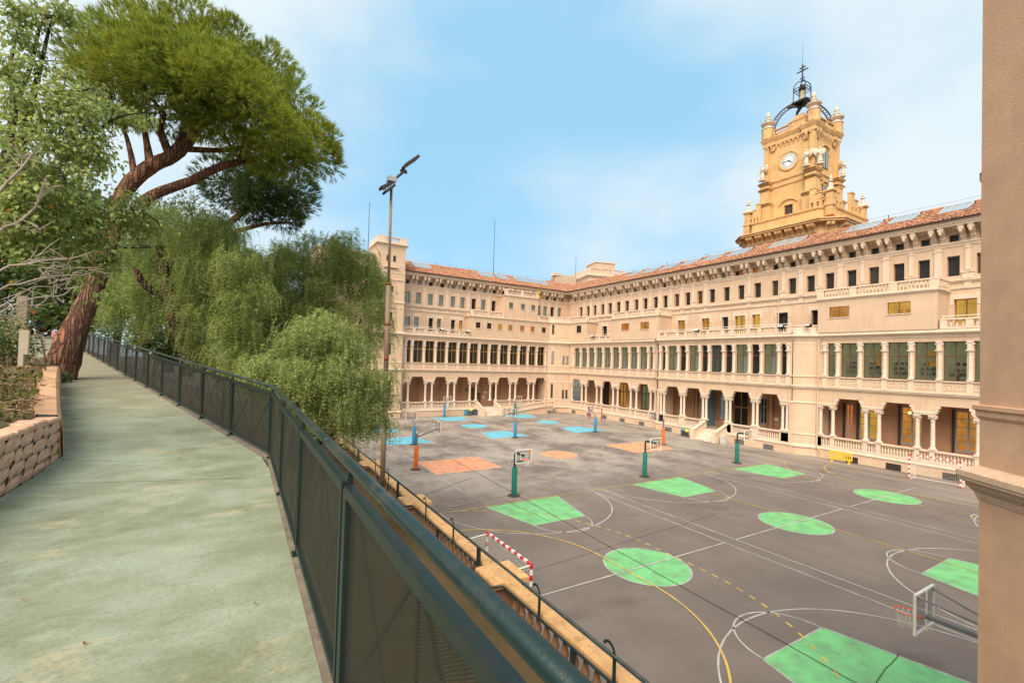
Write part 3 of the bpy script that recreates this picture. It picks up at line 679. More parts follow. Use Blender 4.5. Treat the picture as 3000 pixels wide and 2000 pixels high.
# ================= far wing (seen almost square on)
FW = thing('school_wing', 'far beige school wing facing the camera, with curtained loggia above its arcade', 'building', (0, 65.5, 0), 0, 'wings of the school around the yard')
kA = 67.7/65.5
A_wide = [(21.78, 24.52), (25.58, 28.22), (29.33, 32.05), (33.17, 35.78), (36.87, 39.6), (40.65, 43.35), (44.4, 47.1)]
A_cols = [20.78]+[x for w in A_wide for x in w]
A_logs = [21.16, 22.17, 24.07, 25.91, 27.81, 29.71, 31.59, 33.48, 35.35, 37.2, 39.17, 41.08, 42.95, 44.79, 46.69]
CURT = MB()
for i, a, c, o in storey_front(FW, 20.3, 47.2, 0, A_wide, A_cols, A_logs, ['room_dark'], 'tan_frame'):
    if i in (2, 13): continue
    cb = MB(); rr = random.Random(i)
    for s in (-1, 1):      # tied-back curtains with folds
        n = 7; x0 = a+.22 if s > 0 else c-.22; W = (c-a-.4)*.5
        for j in range(n):
            t0, t1 = j/n, (j+1)/n; top = lambda t: x0+s*W*t*.95; bot = lambda t: x0+s*W*t*(.35+.25*rr.random())
            cb.quad((top(t0), .62+.05*(j % 2), 11.4), (top(t1), .62+.05*((j+1) % 2), 11.4), (bot(t1), .62+.05*((j+1) % 2), 8.25), (bot(t0), .62+.05*(j % 2), 8.25))
    cb.build('curtain', 'curtain', FW)
plinth(FW, 20.3, 47.2, 0)
piersA = [x for x in A_cols if not (34.0 < x < 36.0)]
balustrade(FW, 20.45, 33.35, .15, 1.16, 1.06, BAL_T, .22, [x for x in A_cols if x < 33.3], .36)
balustrade(FW, 36.5, 47.15, .15, 1.16, 1.06, BAL_T, .22, [x for x in A_cols if x > 36.6], .36)
arcade_back(FW, 20.3, 50.9, [(33.75, 34.65, 1.16, 4.2), (37.9, 38.75, 1.16, 4.4)])
loose_hall(FW, 20.3, 50.9)
for a, c, d_, z1 in ((33.75, 34.65, 3.25, 4.2), (37.9, 38.75, 3.25, 4.4), (34.8, 35.5, 3.02, 3.3)):
    o = MB().box(a, c, d_, d_+.06, 1.16, z1).build('door', 'brown_frame', FW); MB().box(c-.14, c-.08, d_-.05, d_, 2.1, 2.25).build('handle', 'zinc', o)
for u in (24.2, 24.5, 28.1, 31.6, 31.85, 35.7, 39.3, 43.2): MB().box(u, u+.18, 2.95, 3.1, 1.16, 6.2).build('wall_pilaster', 'arcade_wall', FW)
MB().box(36.2, 36.65, 3.05, 3.09, 3.2, 3.5).build('notice', 'white_paint', FW); MB().box(35.95, 36.25, 3.05, 3.09, 2.3, 2.85).build('notice', 'white_paint', FW)
hb = MB(); hb.box(32.7, 33.25, 2.9, 3.09, 3.5, 4.0); hb.build('wall_box', 'vent_grey', FW)
topsA = [x*kA for x in (20.73, 22.47, 24.38, 26.15, 28.12, 29.81, 31.8, 33.55, 35.5, 44.9)]+[47.7, 49.2, 50.7]
topsA = [20.73*kA, 22.47*kA, 24.39*kA, 26.16*kA, 28.13*kA, 29.82*kA, 31.8*kA, 33.55*kA, 35.49*kA, 37.3*kA, 39.1*kA, 40.9*kA, 42.7*kA, 44.5*kA, 45.9*kA, 47.5*kA, 49.1*kA]
midsA = [(a*kA, b*kA) for a, b in ((20.95, 21.67), (22.31, 23.04), (24.64, 25.34), (25.98, 26.65), (28.33, 29.03), (29.67, 30.32))]+[(31.0*kA, 31.35*kA)]
atticA = [x*kA for x in (20.75, 22.62, 24.47, 26.35, 28.2, 30.1, 31.95, 33.8, 35.6, 37.4, 39.2, 41.0, 42.8, 44.6, 46.3, 48.0, 49.6)]
litA = lambda k, i: {'top': ['room_white', 'room_white', 'room_white', 'room_white', 'room_white', 'room_white', 'room_dark', 'room_white', 'room_dark'], 'mid': ['room_white', 'room_white', 'room_dark', 'room_green', 'room_dark', 'room_warm', 'room_dark'], 'attic': ['room_dark', 'room_white', 'room_dark']}[k][i % {'top': 9, 'mid': 7, 'attic': 3}[k]]
upper_front(FW, 20.3, 53.2, topsA, midsA, atticA, litA)
q = 1.0124
b1 = [(a*q, c*q, 14.02, 14.94) for a, c in ((32.2, 33.02), (34.23, 35.03), (36.23, 37.06), (38.23, 39.03), (40.56, 41.4), (42.68, 43.51), (45.05, 45.86))]
attic_box(FW, 31.74, 47.0, ZT, 15.95, -.2, b1, True, False, rooms=['room_dark', 'room_dark', 'room_yellow', 'room_warm', 'room_orange', 'room_orange', 'room_dark'])
b2 = [(a*q, c*q, 17.75, 18.7) for a, c in ((38.26, 39.06), (40.61, 41.41), (42.71, 43.52))]
attic_box(FW, 37.93, 44.62, 15.95, 19.95, -.2, b2, rooms=['room_green', 'room_white', 'room_white'])
balustrade(FW, 31.7, 37.85, -.1, 15.96, .98, BAL_U, .24, (34.8,), .5, th=.24)
balustrade(FW, 37.85, 44.7, -.1, 19.96, 1.0, BAL_U, .24, (41.3,), .6, th=.24)
balustrade(FW, 44.7, 47.3, -.1, 15.96, .98, BAL_U, .24, (), .45, th=.24)
balustrade(FW, 20.5, 31.6, -.12, ZT, .87, BAL_U, .22, (22.3, 24.1, 25.9, 27.8, 29.7), .42, th=.24)
MB().tube([(20.4, -.1, 13.62), (31.6, -.1, 13.62)], .025, 6).build('handrail', 'white_paint', FW)
roof(FW, (20.2, 52.2), (20.2, 57.0), (20.2, 62), [(23.3, 26.2), (35.2, 37.8), (38.6, 40.9), (42.5, 49.5)], 0, 0)
pipe(FW, [(20.42, -.1, 12), (20.42, -.12, 1.1)]); pipe(FW, [(47.0, -.12, 12.0), (47.0, -.12, 7.1)]); pipe(FW, [(46.9, -.12, 6.9), (46.9, -.12, .2)])
# entrance steps and the long ramp
st = MB()
for i in range(7): st.box(33.55, 36.45, -2.3+i*.33, 0.2, -.1, .16*(i+1)+.02)
st.build('steps', 'column_stone', FW)
def stair_rail(root, u, d0, z0, d1, z1):
    b = MB(); h = .95
    b.add([(u-.14, d0, z0), (u+.14, d0, z0), (u+.14, d1, z1), (u-.14, d1, z1), (u-.14, d0, z0+.15), (u+.14, d0, z0+.15), (u+.14, d1, z1+.15), (u-.14, d1, z1+.15)], [(3,2,1,0),(4,5,6,7),(0,1,5,4),(1,2,6,5),(2,3,7,6),(3,0,4,7)])
    b.add([(u-.18, d0, z0+h-.15), (u+.18, d0, z0+h-.15), (u+.18, d1, z1+h-.15), (u-.18, d1, z1+h-.15), (u-.18, d0, z0+h), (u+.18, d0, z0+h), (u+.18, d1, z1+h), (u-.18, d1, z1+h)], [(3,2,1,0),(4,5,6,7),(0,1,5,4),(1,2,6,5),(2,3,7,6),(3,0,4,7)])
    b.box(u-.2, u+.2, d0-.25, d0+.1, -.1, z0+h+.08); b.add([(u-.12, d0, -.1), (u+.12, d0, -.1), (u+.12, d1, -.1), (u-.12, d1, -.1), (u-.12, d0, z0), (u+.12, d0, z0), (u+.12, d1, z1), (u-.12, d1, z1)], [(0,1,5,4),(1,2,6,5),(2,3,7,6),(3,0,4,7)])
    p = b.build('stair_balustrade', 'trim', root); n = max(3, int(abs(d1-d0)/.2))
    for i in range(n):
        t = (i+.5)/n; put('baluster', BAL_T, p, (u, d0+(d1-d0)*t, z0+(z1-z0)*t+.13))
for u in (33.35, 36.65): stair_rail(FW, u, -2.2, .25, 0.0, 1.2)
rb = MB()   # ramp rising to the right along the front
rb.add([(37.2, -2.0, -.1), (47.3, -2.0, -.1), (47.3, -.1, -.1), (37.2, -.1, -.1), (37.2, -2.0, .12), (45.2, -2.0, 1.12), (47.3, -2.0, 1.15), (47.3, -.1, 1.15), (45.2, -.1, 1.12), (37.2, -.1, .12)], [(0, 1, 6, 5, 4), (1, 2, 7, 6), (4, 5, 8, 9), (5, 6, 7, 8), (0, 4, 9, 3)])
rb.build('ramp', 'plaster', FW)
rr_ = MB()
for z0, th in ((.0, .14), (.85, .14)):
    rr_.add([(37.0, -2.15, .15+z0), (45.2, -2.15, 1.15+z0), (45.2, -1.88, 1.15+z0), (37.0, -1.88, .15+z0), (37.0, -2.15, .15+z0+th), (45.2, -2.15, 1.15+z0+th), (45.2, -1.88, 1.15+z0+th), (37.0, -1.88, .15+z0+th)], [(0,1,5,4),(1,2,6,5),(2,3,7,6),(3,0,4,7),(4,5,6,7)])
    rr_.box(45.2, 47.4, -2.15, -1.88, 1.15+z0, 1.15+z0+th)
rr_.box(36.9, 37.25, -2.2, -1.85, -.1, 1.2); rr_.box(47.1, 47.45, -2.2, -1.85, .9, 2.2); rr_.box(45.05, 45.4, -2.2, -1.85, 1.1, 2.2)
rp = rr_.build('ramp_balustrade', 'trim', FW)
for i in range(36):
    t = (i+.5)/36; put('baluster', BAL_T, rp, (37.3+7.7*t, -2.01, .27+.96*t+.03))
for i in range(7): put('baluster', BAL_T, rp, (45.55+i*.22, -2.01, 1.3))
# rounded corner piece between the two wings
cb = MB(); cpath = [(47.0, .02), (47.35, -.22), (48.2, -.62), (49.6, -1.02), (51.0, -1.28)]
cb.prism(cpath+[(51.6, -1.28), (51.6, 2.6), (47.0, 2.6)], -.2, 15.98); cb.build('corner_wall', 'plaster', FW)
ct = MB()
for prof in ([(0, .80), (.1, .80), (.14, .88), (.14, .95), (.05, 1.0), (.05, 1.14), (0, 1.16)], [(0, 6.84), (.1, 6.84), (.1, 6.92), (.2, 6.96), (.2, 7.05), (.26, 7.08), (.26, 7.16), (0, 7.2)], [(0, 8.05), (.06, 8.07), (.06, 8.15), (0, 8.17)], [(0, 5.3), (.05, 5.3), (.05, 5.48), (0, 5.5)], [(0, 11.45), (.04, 11.46), (.04, 11.54), (0, 11.56)], [(0, 2.15), (.05, 2.16), (.05, 2.26), (0, 2.28)],
             [(0, 11.86), (.05, 11.88), (.09, 12.05), (.30, 12.20), (.42, 12.26), (.42, 12.36), (.36, 12.40), (.36, 12.50), (0, ZT+.01)], [(0, 15.7), (.05, 15.72), (.1, 15.82), (.2, 15.88), (.2, 15.98), (0, 16)], [(0, 13.35), (.03, 13.36), (.03, 13.42), (0, 13.43)],
             [(.12, 15.99), (.12, 16.12), (.06, 16.14), (.06, 16.8), (.14, 16.82), (.14, 16.97), (-.2, 16.98)]): ct.sweep(cpath, prof)
ct.build('moulding', 'trim', FW)
def on_corner(u):   # where a sight line meets the chamfer, as a point and the wall's run direction
    r = u/65.5; best = None
    for p, q2 in zip(cpath[:-1], cpath[1:]):
        for s in np.linspace(0, 1, 60):
            x = p[0]+(q2[0]-p[0])*s; y = p[1]+(q2[1]-p[1])*s; e = abs(x/(y+65.5)-r)
            if best is None or e < best[0]: best = (e, x, y, math.atan2(q2[1]-p[1], q2[0]-p[0]))
    return best[1:]
for a, c, z0, z1, rm in ((48.0, 48.5, 8.67, 10.82, 'room_white'), (50.5, 50.92, 8.67, 10.1, 'room_white'), (51.34, 51.78, 8.64, 10.1, 'room_white'), (48.0, 48.46, 2.6, 5.03, 'room_green'), (50.54, 50.97, 2.42, 3.92, 'room_dark'), (51.33, 51.8, 2.42, 3.92, 'room_dark'), (47.94, 48.4, 14.0, 15.6, 'room_dark')):
    x, y, an = on_corner(a); x2, y2, _ = on_corner(c); w = math.hypot(x2-x, y2-y); z0 = 8.65+(z0-8.65)*(65.5+y)/65.5; z1 = 8.65+(z1-8.65)*(65.5+y)/65.5
    f = MB(); f.box(0, .05, -.05, .02, 0, z1-z0); f.box(w-.05, w, -.05, .02, 0, z1-z0); f.box(.05, w-.05, -.05, .02, z1-z0-.05, z1-z0); f.box(-.04, w+.04, -.08, .02, -.07, 0); f.box(.05, w-.05, -.045, .02, (z1-z0)*.62, (z1-z0)*.62+.05)
    o = f.build('window', 'brown_frame', FW); o.location = (x, y, z0); o.rotation_euler = (0, 0, math.atan2(y2-y, x2-x))
    g = MB(); g.box(.05, w-.05, -.025, -.01, 0, z1-z0-.05); g.build('pane', 'skyglass' if rm == 'room_white' else 'dark_recess', o)
for a in (50.5, 51.35):
    x, y, an = on_corner(a); f = MB()
    f.box(0, .04, -.03, .02, 14.1, 15.7); f.box(.36, .4, -.03, .02, 14.1, 15.7); f.box(0, .4, -.03, .02, 15.66, 15.72)
    o = f.build('blind_niche', 'trim', FW); o.location = (x, y, 0); o.rotation_euler = (0, 0, an)
# ================= long wing on the right, running away from the camera (x = -y of the yard)
BW = thing('school_wing', 'long right beige school wing running away from the camera, below the clock tower', 'building', (51, 0, 0), -PI/2, 'wings of the school around the yard')
kB = 53.2/51.0
def rev(l): return sorted(-x for x in l)
def wrev(l): return sorted((-b, -a) if a < b else (-a, -b) for a, b in l)
BL_wide = wrev([(63.4, 60.67), (59.6, 56.89), (55.78, 53.07), (52.07, 49.32), (48.19, 45.46)]); BL_cols = rev([63.4, 60.67, 59.6, 56.89, 55.78, 53.07, 52.07, 49.32, 48.19, 45.46, 44.62])
BL_logs = rev([62.97, 61.09, 59.21, 57.32, 55.43, 53.48, 51.61, 49.69, 47.85, 45.97, 44.89])
BR_wide = wrev([(22.24, 19.5), (18.47, 15.72), (14.7, 11.93), (10.9, 8.15), (7.1, 4.4)]); BR_cols = rev([23.35, 22.24, 19.5, 18.47, 15.72, 14.7, 11.93, 10.9, 8.15, 7.1, 4.4])
BR_logs = rev([22.96, 21.83, 19.97, 18.06, 16.15, 14.28, 12.4, 10.5, 8.6, 6.7])
PV_wide = wrev([(42.22, 39.46), (39.0, 36.2), (35.74, 33.02), (32.56, 29.76), (29.31, 26.55)]); PV_cols = rev([42.75, 42.22, 39.46, 39.0, 36.2, 35.74, 33.02, 32.56, 29.76, 29.31, 26.55, 26.1])
PV_logs = rev([42.9, 41.85, 39.93, 38.56, 36.68, 35.37, 33.46, 32.13, 30.23, 28.88, 26.99, 25.98])
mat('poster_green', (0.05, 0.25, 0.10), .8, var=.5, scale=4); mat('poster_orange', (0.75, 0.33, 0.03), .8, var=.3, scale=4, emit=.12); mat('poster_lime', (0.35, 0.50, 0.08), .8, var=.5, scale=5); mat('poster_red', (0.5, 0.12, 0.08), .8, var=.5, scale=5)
for i, a, c, o in storey_front(BW, -64.2, -44.2, 0, BL_wide, BL_cols, BL_logs, ['room_green']):
    if i == 9: continue
    cb = MB(); cb.quad((a+.25, .75, 8.2), (a+.75, .75, 8.2), (a+.75, .75, 10.2), (a+.25, .75, 10.2)); cb.build('blind', 'room_white', BW)
    if i in (3, 4, 6, 7, 8, 2):
        p = MB(); m = {2: 'poster_red', 3: 'poster_lime', 4: 'poster_green', 6: 'poster_orange', 7: 'poster_orange', 8: 'poster_green'}[i]; p.box(c-.85, c-.25, .6, .62, 8.25, 9.1); p.build('poster', m, BW)
mat('stained_glass', (0.10, 0.22, 0.26), .3, col2=(0.03, 0.05, 0.06), scale=7, detail=2, lo=.45, hi=.55, spec=.6)
RP = ['room_dark', 'room_green', 'room_white', 'room_dark', 'room_green', 'room_white', 'room_dark', 'room_green']
for i, a, c, o in storey_front(BW, -43.35, -25.5, -1.0, PV_wide, PV_cols, PV_logs, ['room_dark', 'room_green'], 'brown_frame', COL_B):
    if abs((a+c)/2+36.0) < .5 or (abs((a+c)/2+34.4) < .6):
        if c-a > 1.5:
            s = MB(); s.box(a+.28, c-.28, -.66, -.64, 8.3, 11.4); s.build('stained_pane', 'stained_glass', BW)
    elif c-a > 1.5:
        [MB().box(x_, x_+w_, .15, .16, 8.2, 10.25).build('blind', 'room_white', BW) for x_, w_ in ((a+.35, .6), (c-.8, .5))]
    elif i in (3, 5): 
        [MB().box(a+x_, a+x_+.28, .1, .12, 9.05, 9.55).build('poster', 'poster_orange', BW) for x_ in (.3, .7)]
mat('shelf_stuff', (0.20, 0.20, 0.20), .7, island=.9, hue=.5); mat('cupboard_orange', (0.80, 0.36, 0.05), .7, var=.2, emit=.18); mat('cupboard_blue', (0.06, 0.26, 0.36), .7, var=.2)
for i, a, c, o in storey_front(BW, -23.6, 4.0, 0, BR_wide, BR_cols, BR_logs, ['room_green'], 'brown_frame'):
    # classroom seen through the glass: cupboards, shelves with boxes, a lamp tube
    r = random.Random(40+i); s = MB(); w = c-a
    for z in (8.6, 9.05, 9.5):
        for k in range(int(w/.16)):
            if r.random() < .7: x = a+.3+k*.16; s.box(x, x+.12, 1.3, 1.5, z, z+r.uniform(.12, .34))
    s.build('shelf_clutter', 'shelf_stuff', BW)['kind'] = 'stuff'
    t = MB(); t.box(a+.3, c-.3, 1.05, 1.1, 9.78, 9.83); t.build('lamp_tube', 'white_paint', BW)
    if i % 2 == 0 or i == 7: [MB().box(a+.9, a+1.35, 1.1, 1.2, z_, z_+.55).build('cupboard', 'cupboard_orange', BW) for z_ in (10.2, 9.4)]
    if i == 8: m = MB(); m.box(c-.8, c-.25, .8, 1.0, 8.25, 8.95); m.build('cupboard', 'cupboard_blue', BW)
cr_ = MB(); cr_.box(-13.25, -13.19, .55, .6, 8.6, 9.25); cr_.box(-13.42, -13.02, .55, .6, 9.05, 9.11); cr_.box(-13.42, -13.2, .5, .7, 8.2, 8.6); cr_.build('wall_cross', 'brown_frame', BW)
# flank of the centre block: square on the far side, curved on the near side
fb = MB(); fb.box(-44.2, -43.2, -.86, .5, -.2, ZT-.02) if False else None
MB().prism([(-44.22, .0), (-43.36, -1.0), (-43.2, -1.0), (-43.2, 2.2), (-44.22, 2.2)], -.2, ZT-.03).build('flank_wall', 'plaster', BW)
npath = [(-25.52, -1.0), (-25.2, -.97), (-24.7, -.72), (-24.2, -.38), (-23.75, -.08), (-23.55, 0)]
fb.prism(npath+[(-23.55, 2.2), (-25.6, 2.2), (-25.6, -1.0)], -.2, ZT-.03); fb.build('flank_wall', 'plaster', BW)
ft = MB()
for prof in ([(0, .80), (.1, .80), (.14, .88), (.14, .95), (.05, 1.0), (.05, 1.14), (0, 1.16)], [(0, 6.84), (.1, 6.84), (.1, 6.92), (.2, 6.96), (.2, 7.05), (.26, 7.08), (.26, 7.16), (0, 7.2)], [(0, 8.03), (.06, 8.05), (.1, 8.09), (.1, 8.16), (0, 8.17)], [(0, 5.32), (.05, 5.33), (.08, 5.38), (.08, 5.46), (0, 5.5)], [(0, 11.45), (.04, 11.46), (.04, 11.54), (0, 11.56)], [(0, 2.1), (.07, 2.11), (.07, 2.22), (0, 2.24)],
             [(0, 11.86), (.05, 11.88), (.09, 12.05), (.30, 12.20), (.42, 12.26), (.42, 12.36), (.36, 12.40), (.36, 12.50), (0, ZT+.01)], [(.02, ZT), (.02, 12.68), (-.02, 12.7), (-.02, 13.3), (.06, 13.31), (.06, 13.43), (-.3, 13.44)]):
    ft.sweep(npath, prof); ft.sweep([(-44.22, 0), (-43.36, -1.0)], prof)
ft.build('moulding', 'trim', BW)
plinth(BW, -64.2, -44.2, 0); plinth(BW, -43.4, -25.5, -1.0); plinth(BW, -23.6, 4.0, 0)
balustrade(BW, -64.1, -44.35, .15, 1.16, 1.06, BAL_T, .22, BL_cols, .34)
pc = lambda lo, hi: sorted({round((PV_cols[i]+PV_cols[i+1])/2, 3) for i in range(0, 12, 2) if lo < PV_cols[i] < hi})
balustrade(BW, -43.1, -35.75, -.84, 1.16, 1.06, BAL_T, .22, pc(-43, -36.5), .9)
balustrade(BW, -33.05, -25.75, -.84, 1.16, 1.06, BAL_T, .22, pc(-33.5, -25), .9)
balustrade(BW, -23.55, 4.0, .15, 1.16, 1.06, BAL_T, .21, BR_cols, .36)
# arcade rooms
hol = [(-64.0, -63.0, 1.8, 5.4), (-58.7, -57.1, 1.9, 5.8), (-54.7, -53.2, 1.9, 5.7), (-50.0, -48.4, 1.9, 5.7)]
holp = [(-36.6, -35.7, 2.2, 5.3), (-34.75, -32.75, 1.16, 5.85), (-31.3, -30.5, 2.2, 5.3), (-28.6, -27.2, 2.0, 5.3)]
holr = [(-22.4, -21.7, 1.7, 5.4), (-21.2, -19.6, 2.1, 5.6), (-17.85, -16.25, 2.1, 5.6), (-14.1, -12.4, 2.1, 5.6), (-10.4, -8.8, 2.1, 5.6)]
arcade_back(BW, -64.3, 4.0, hol+holp+holr)
f2 = MB(); f2.quad((-43.3, -.7, 1.152), (-25.6, -.7, 1.152), (-25.6, .4, 1.152), (-43.3, .4, 1.152)); f2.build('arcade_floor', 'arcade_floor', BW)
for (a, c, z0, z1), rm in zip(hol, ['room_warm', 'room_dark', 'room_warm', 'room_green']): window(BW, a, c, z0, z1, 3.25, 'brown_frame', rm, 'glass', 2, 1, .09, .8, .66)
for (a, c, z0, z1), rm, fr_, nz in zip(holp, ['room_white', 'room_dark', 'room_dark', 'room_dark'], ['pale_blue_frame', 'tan_frame', 'pale_blue_frame', 'pale_blue_frame'], (3, 1, 3, 4)): window(BW, a, c, z0, z1, 3.25, fr_, rm, 'glass', 2, nz, .09, 1.0, None if nz > 1 else .58)
for (a, c, z0, z1), rm in zip(holr, ['room_orange', 'room_yellow', 'room_warm', 'room_warm', 'room_dark']): window(BW, a, c, z0, z1, 3.2, 'pale_blue_frame', rm, 'glass', 2, 5, .1, 1.6, None)
gl = MB(); gl.lathe([(.05, .2), (.18, .08), (.2, 0), (.1, -.1)], 10, (-17.4, 3.9, 4.95)); gl.build('ceiling_lamp', 'lamp_glow', BW)
for a, c, z0, z1 in holr: MB().box(a-.12, a, 2.85, 3.12, z0-.2, z1+.1).build('window_jamb', 'rust_iron', BW)
mat('blue_door', (0.15, 0.24, 0.29), .6, var=.15)
bd = MB(); bd.box(-38.0, -37.2, 1.2, 3.1, 1.16, 6.0); bd.build('door', 'blue_door', BW)
for u in (-34.95, -32.7): MB().box(u, u+.16, 2.95, 3.12, 1.16, 6.0).build('door_surround', 'tan_frame', BW)
for u in (-36.75, -35.62, -31.45, -30.42): MB().box(u, u+.12, 3.0, 3.12, 1.9, 5.45).build('window_jamb', 'tan_frame', BW)
sg = MB(); sg.box(-29.6, -29.1, 3.06, 3.09, 2.8, 3.1); sg.build('notice', 'white_paint', BW)
hp = MB(); hp.tube([(-36.95, 3.0, 5.4), (-36.95, 3.0, 2.0), (-36.5, 3.0, 1.95)], .04, 6); mat('red_pipe', (0.35, 0.04, 0.03), .5); hp.build('fire_pipe', 'red_pipe', BW)
for u in (-40.6, -40.1, -38.6, -30.0, -25.9, -46.5, -45): MB().box(u, u+.35, 2.8, 3.1, 1.16, 6.3).build('wall_pilaster', 'arcade_wall', BW)
loose_hall(BW, -64.3, 4.0)
for a, c in ((-25.86, -25.5), (-43.4, -43.0)): MB().box(a, c, -.98, .3, 1.0, 5.24).build('end_wall', 'plaster', BW)
for a, c in ((-23.62, -23.5), (-64.3, -63.65)): MB().box(a, c, .02, .5, 1.0, 5.24).build('end_wall', 'plaster', BW)
# steps of the centre block
sb_ = MB()
for i in range(8): sb_.box(-35.75, -32.95, -3.2+i*.3, -.75, -.1, .14*(i+1)+.03)
sb_.build('steps', 'column_stone', BW)
for u in (-35.85, -32.9): stair_rail(BW, u, -3.2, .25, -.95, 1.2)
for y0, y1, d in ((63.05, 62.0, -.06), (59.0, 58.0, -.06), (55.2, 54.2, -.06), (51.3, 50.25, -.06), (47.4, 46.35, -.06), (41.85, 40.7, -1.06), (31.8, 30.65, -1.06), (28.45, 27.35, -1.06)): vent(BW, -y0, -y1, .02, .56, d)
for y0, y1 in ((21.0, 20.0), (17.85, 16.75), (14.0, 12.8)): vent(BW, -y0, -y1, -.02, .58, -.06, 'dark_recess')
# upper storeys
tB = [60.96, 59.08, 57.36, 55.47, 53.74, 51.86, 50.06, 48.14, 46.38, 44.48, 42.77, 40.82, 39.08, 37.22, 35.47, 33.5, 29.65, 27.63, 25.86, 24.03, 22.26, 20.36, 18.57, 16.7, 14.96, 13.08, 11.3, 9.5, 7.7]
topsB = [-(y+.78)*kB for y in tB]+[-(31.43+.98)*kB]
aB = [62.6, 60.8, 59.0, 57.3, 55.5, 53.7, 51.9, 50.1, 48.45, 46.68, 44.86, 43.02, 41.21, 39.33, 37.55, 35.77, 33.99, 30.05, 27.7, 25.92, 24.1, 22.24, 20.43, 18.6, 16.75, 14.97, 13.13, 11.3, 9.5]
attB = [-(y+.62)*kB for y in aB]+[-(32.3+.6)*kB, -(31.7+.58)*kB]
midB = [(-a*kB, -c*kB) for a, c in ((59.0, 58.1), (55.8, 54.7), (40.95, 39.8), (37.25, 36.15), (34.4, 33.6), (32.75, 31.47), (30.6, 29.7), (27.8, 26.65), (24.3, 23.0), (13.4, 12.04))]
litB = lambda k, i: {'top': ['room_dark', 'room_dark', 'room_green', 'room_dark', 'room_dark', 'room_dark', 'room_dark', 'room_green', 'room_dark', 'room_dark', 'room_dark', 'room_warm', 'room_dark', 'room_warm', 'room_dark', 'room_dark'],
                     'mid': ['room_dark', 'room_dark', 'room_warm', 'room_warm', 'room_dark', 'room_yellow', 'room_yellow', 'room_dark', 'room_dark', 'room_yellow'], 'attic': (['room_dark']*10+['room_yellow', 'room_dark', 'room_yellow', 'room_yellow', 'room_yellow', 'room_yellow', 'room_green', 'room_dark', 'room_orange', 'room_orange']+['blue_blind']*14)}[k][i % {'top': 16, 'mid': 10, 'attic': 34}[k]]
upper_front(BW, -67.7, 4.0, topsB, midB, attB, litB, skip_pil=[-y*kB for y in (34.9, 32.2, 30.5, 33.0, 28.9)])
q = 1.012
attic_box(BW, -53.1, -43.86, ZT, 16.0, -.4, [(-50.5*q, -48.9*q, 14.05, 15.1), (-46.7*q, -45.04*q, 14.05, 15.1)], rooms=['room_orange', 'room_warm'])
attic_box(BW, -23.5, -14.35, ZT, 16.0, -.4, [(-22.2*q, -20.5*q, 14.05, 15.1), (-17.55*q, -15.9*q, 14.05, 15.1)], rooms=['room_warm', 'room_yellow'])
attic_box(BW, -64.4, -59.4, ZT, 15.98, -.2, [(-62.2, -60.9, 14.15, 15.4)], False, True)
for u in (-21.6, -17.2, -16.6): MB().box(u, u+.4, .1, .12, 14.1, 14.45).build('cupboard', 'cupboard_orange', BW)
for u0, u1, d in ((-53.2, -43.8, -.3), (-23.6, -14.25, -.3)): balustrade(BW, u0, u1, d, 16.01, .95, BAL_U, .25, ((2*u0+u1)/3, (u0+2*u1)/3), .62, th=.24)
balustrade(BW, -64.4, -59.3, -.1, 15.99, .98, BAL_U, .24, (), .5, th=.24)
def side_bal(u, d0, d1, z):   # solid returns of the attic balustrades
    b = MB(); b.box(u-.12, u+.12, d0, d1, z, z+.8); b.box(u-.18, u+.18, d0, d1, z+.8, z+.95); b.box(u+(.1 if u > -30 else -.15), u+(.15 if u > -30 else -.1), d0+.4, d1-.3, z+.25, z+.6); b.build('side_parapet', 'trim', BW)
for u in (-14.4, -43.98): side_bal(u, -.17, D0, 16.01)
balustrade(BW, -59.2, -53.3, -.12, ZT, .87, BAL_U, .22, (-57.7, -56.2, -54.7), .42, th=.24)
balustrade(BW, -43.3, -25.6, -1.12, ZT, .87, BAL_U, .22, (-41.9, -40.0, -38.7, -36.75, -35.45, -33.5, -32.25, -30.3, -29.0, -27.1), .46, th=.24)
balustrade(BW, -14.2, 4.0, -.12, ZT, .87, BAL_U, .3, (-12.4, -10.5, -8.6), .46, th=.24)
tr = MB(); tr.quad((-43.3, -1.0, ZT-.01), (-25.5, -1.0, ZT-.01), (-25.5, .7, ZT-.01), (-43.3, .7, ZT-.01)); tr.build('terrace', 'arcade_floor', BW)
hr = MB()
for u0, u1, d in ((-59.2, -53.2, -.1), (-43.3, -25.6, -1.1), (-14.2, 4, -.1)):
    hr.tube([(u0, d, 13.62), (u1, d, 13.62)], .03, 6)
    for k in range(int((u1-u0)/2.6)+1): hr.tube([(u0+.2+k*2.6, d, 13.4), (u0+.2+k*2.6, d, 13.62)], .025, 5)
hr.build('handrail', 'white_paint', BW)
sky_ = [(53.5, 51.6), (50.5, 47.9), (46.8, 44.3), (43.1, 40.8), (39.5, 37.2), (35.9, 33.4), (30.6, 27.0), (22.6, 19.9), (19.0, 17.0), (15.3, 13.3)]
roof(BW, (-66.6, 4.0), (-71.5, 4.0), (-76, 4.0), [(-a*1.012, -c*1.012) for a, c in sky_], 0, 0)
pipe(BW, [(-64.2, -.1, 12), (-64.2, -.12, .1)]); pipe(BW, [(-23.45, -.1, 11.9), (-23.45, -.3, 11.7), (-23.45, -.3, 7.3)]); pipe(BW, [(-23.55, -.12, 6.8), (-23.55, -.12, 1.0), (-23.2, -.16, .6), (-23.2, -.16, -.05)], .07)
pipe(BW, [(-28.8, D0-.08, 21.4), (-28.8, D0-.08, 12.6)], .07); pipe(BW, [(-44.0, -.45, 15.5), (-43.6, -.6, 12.6)], .04)
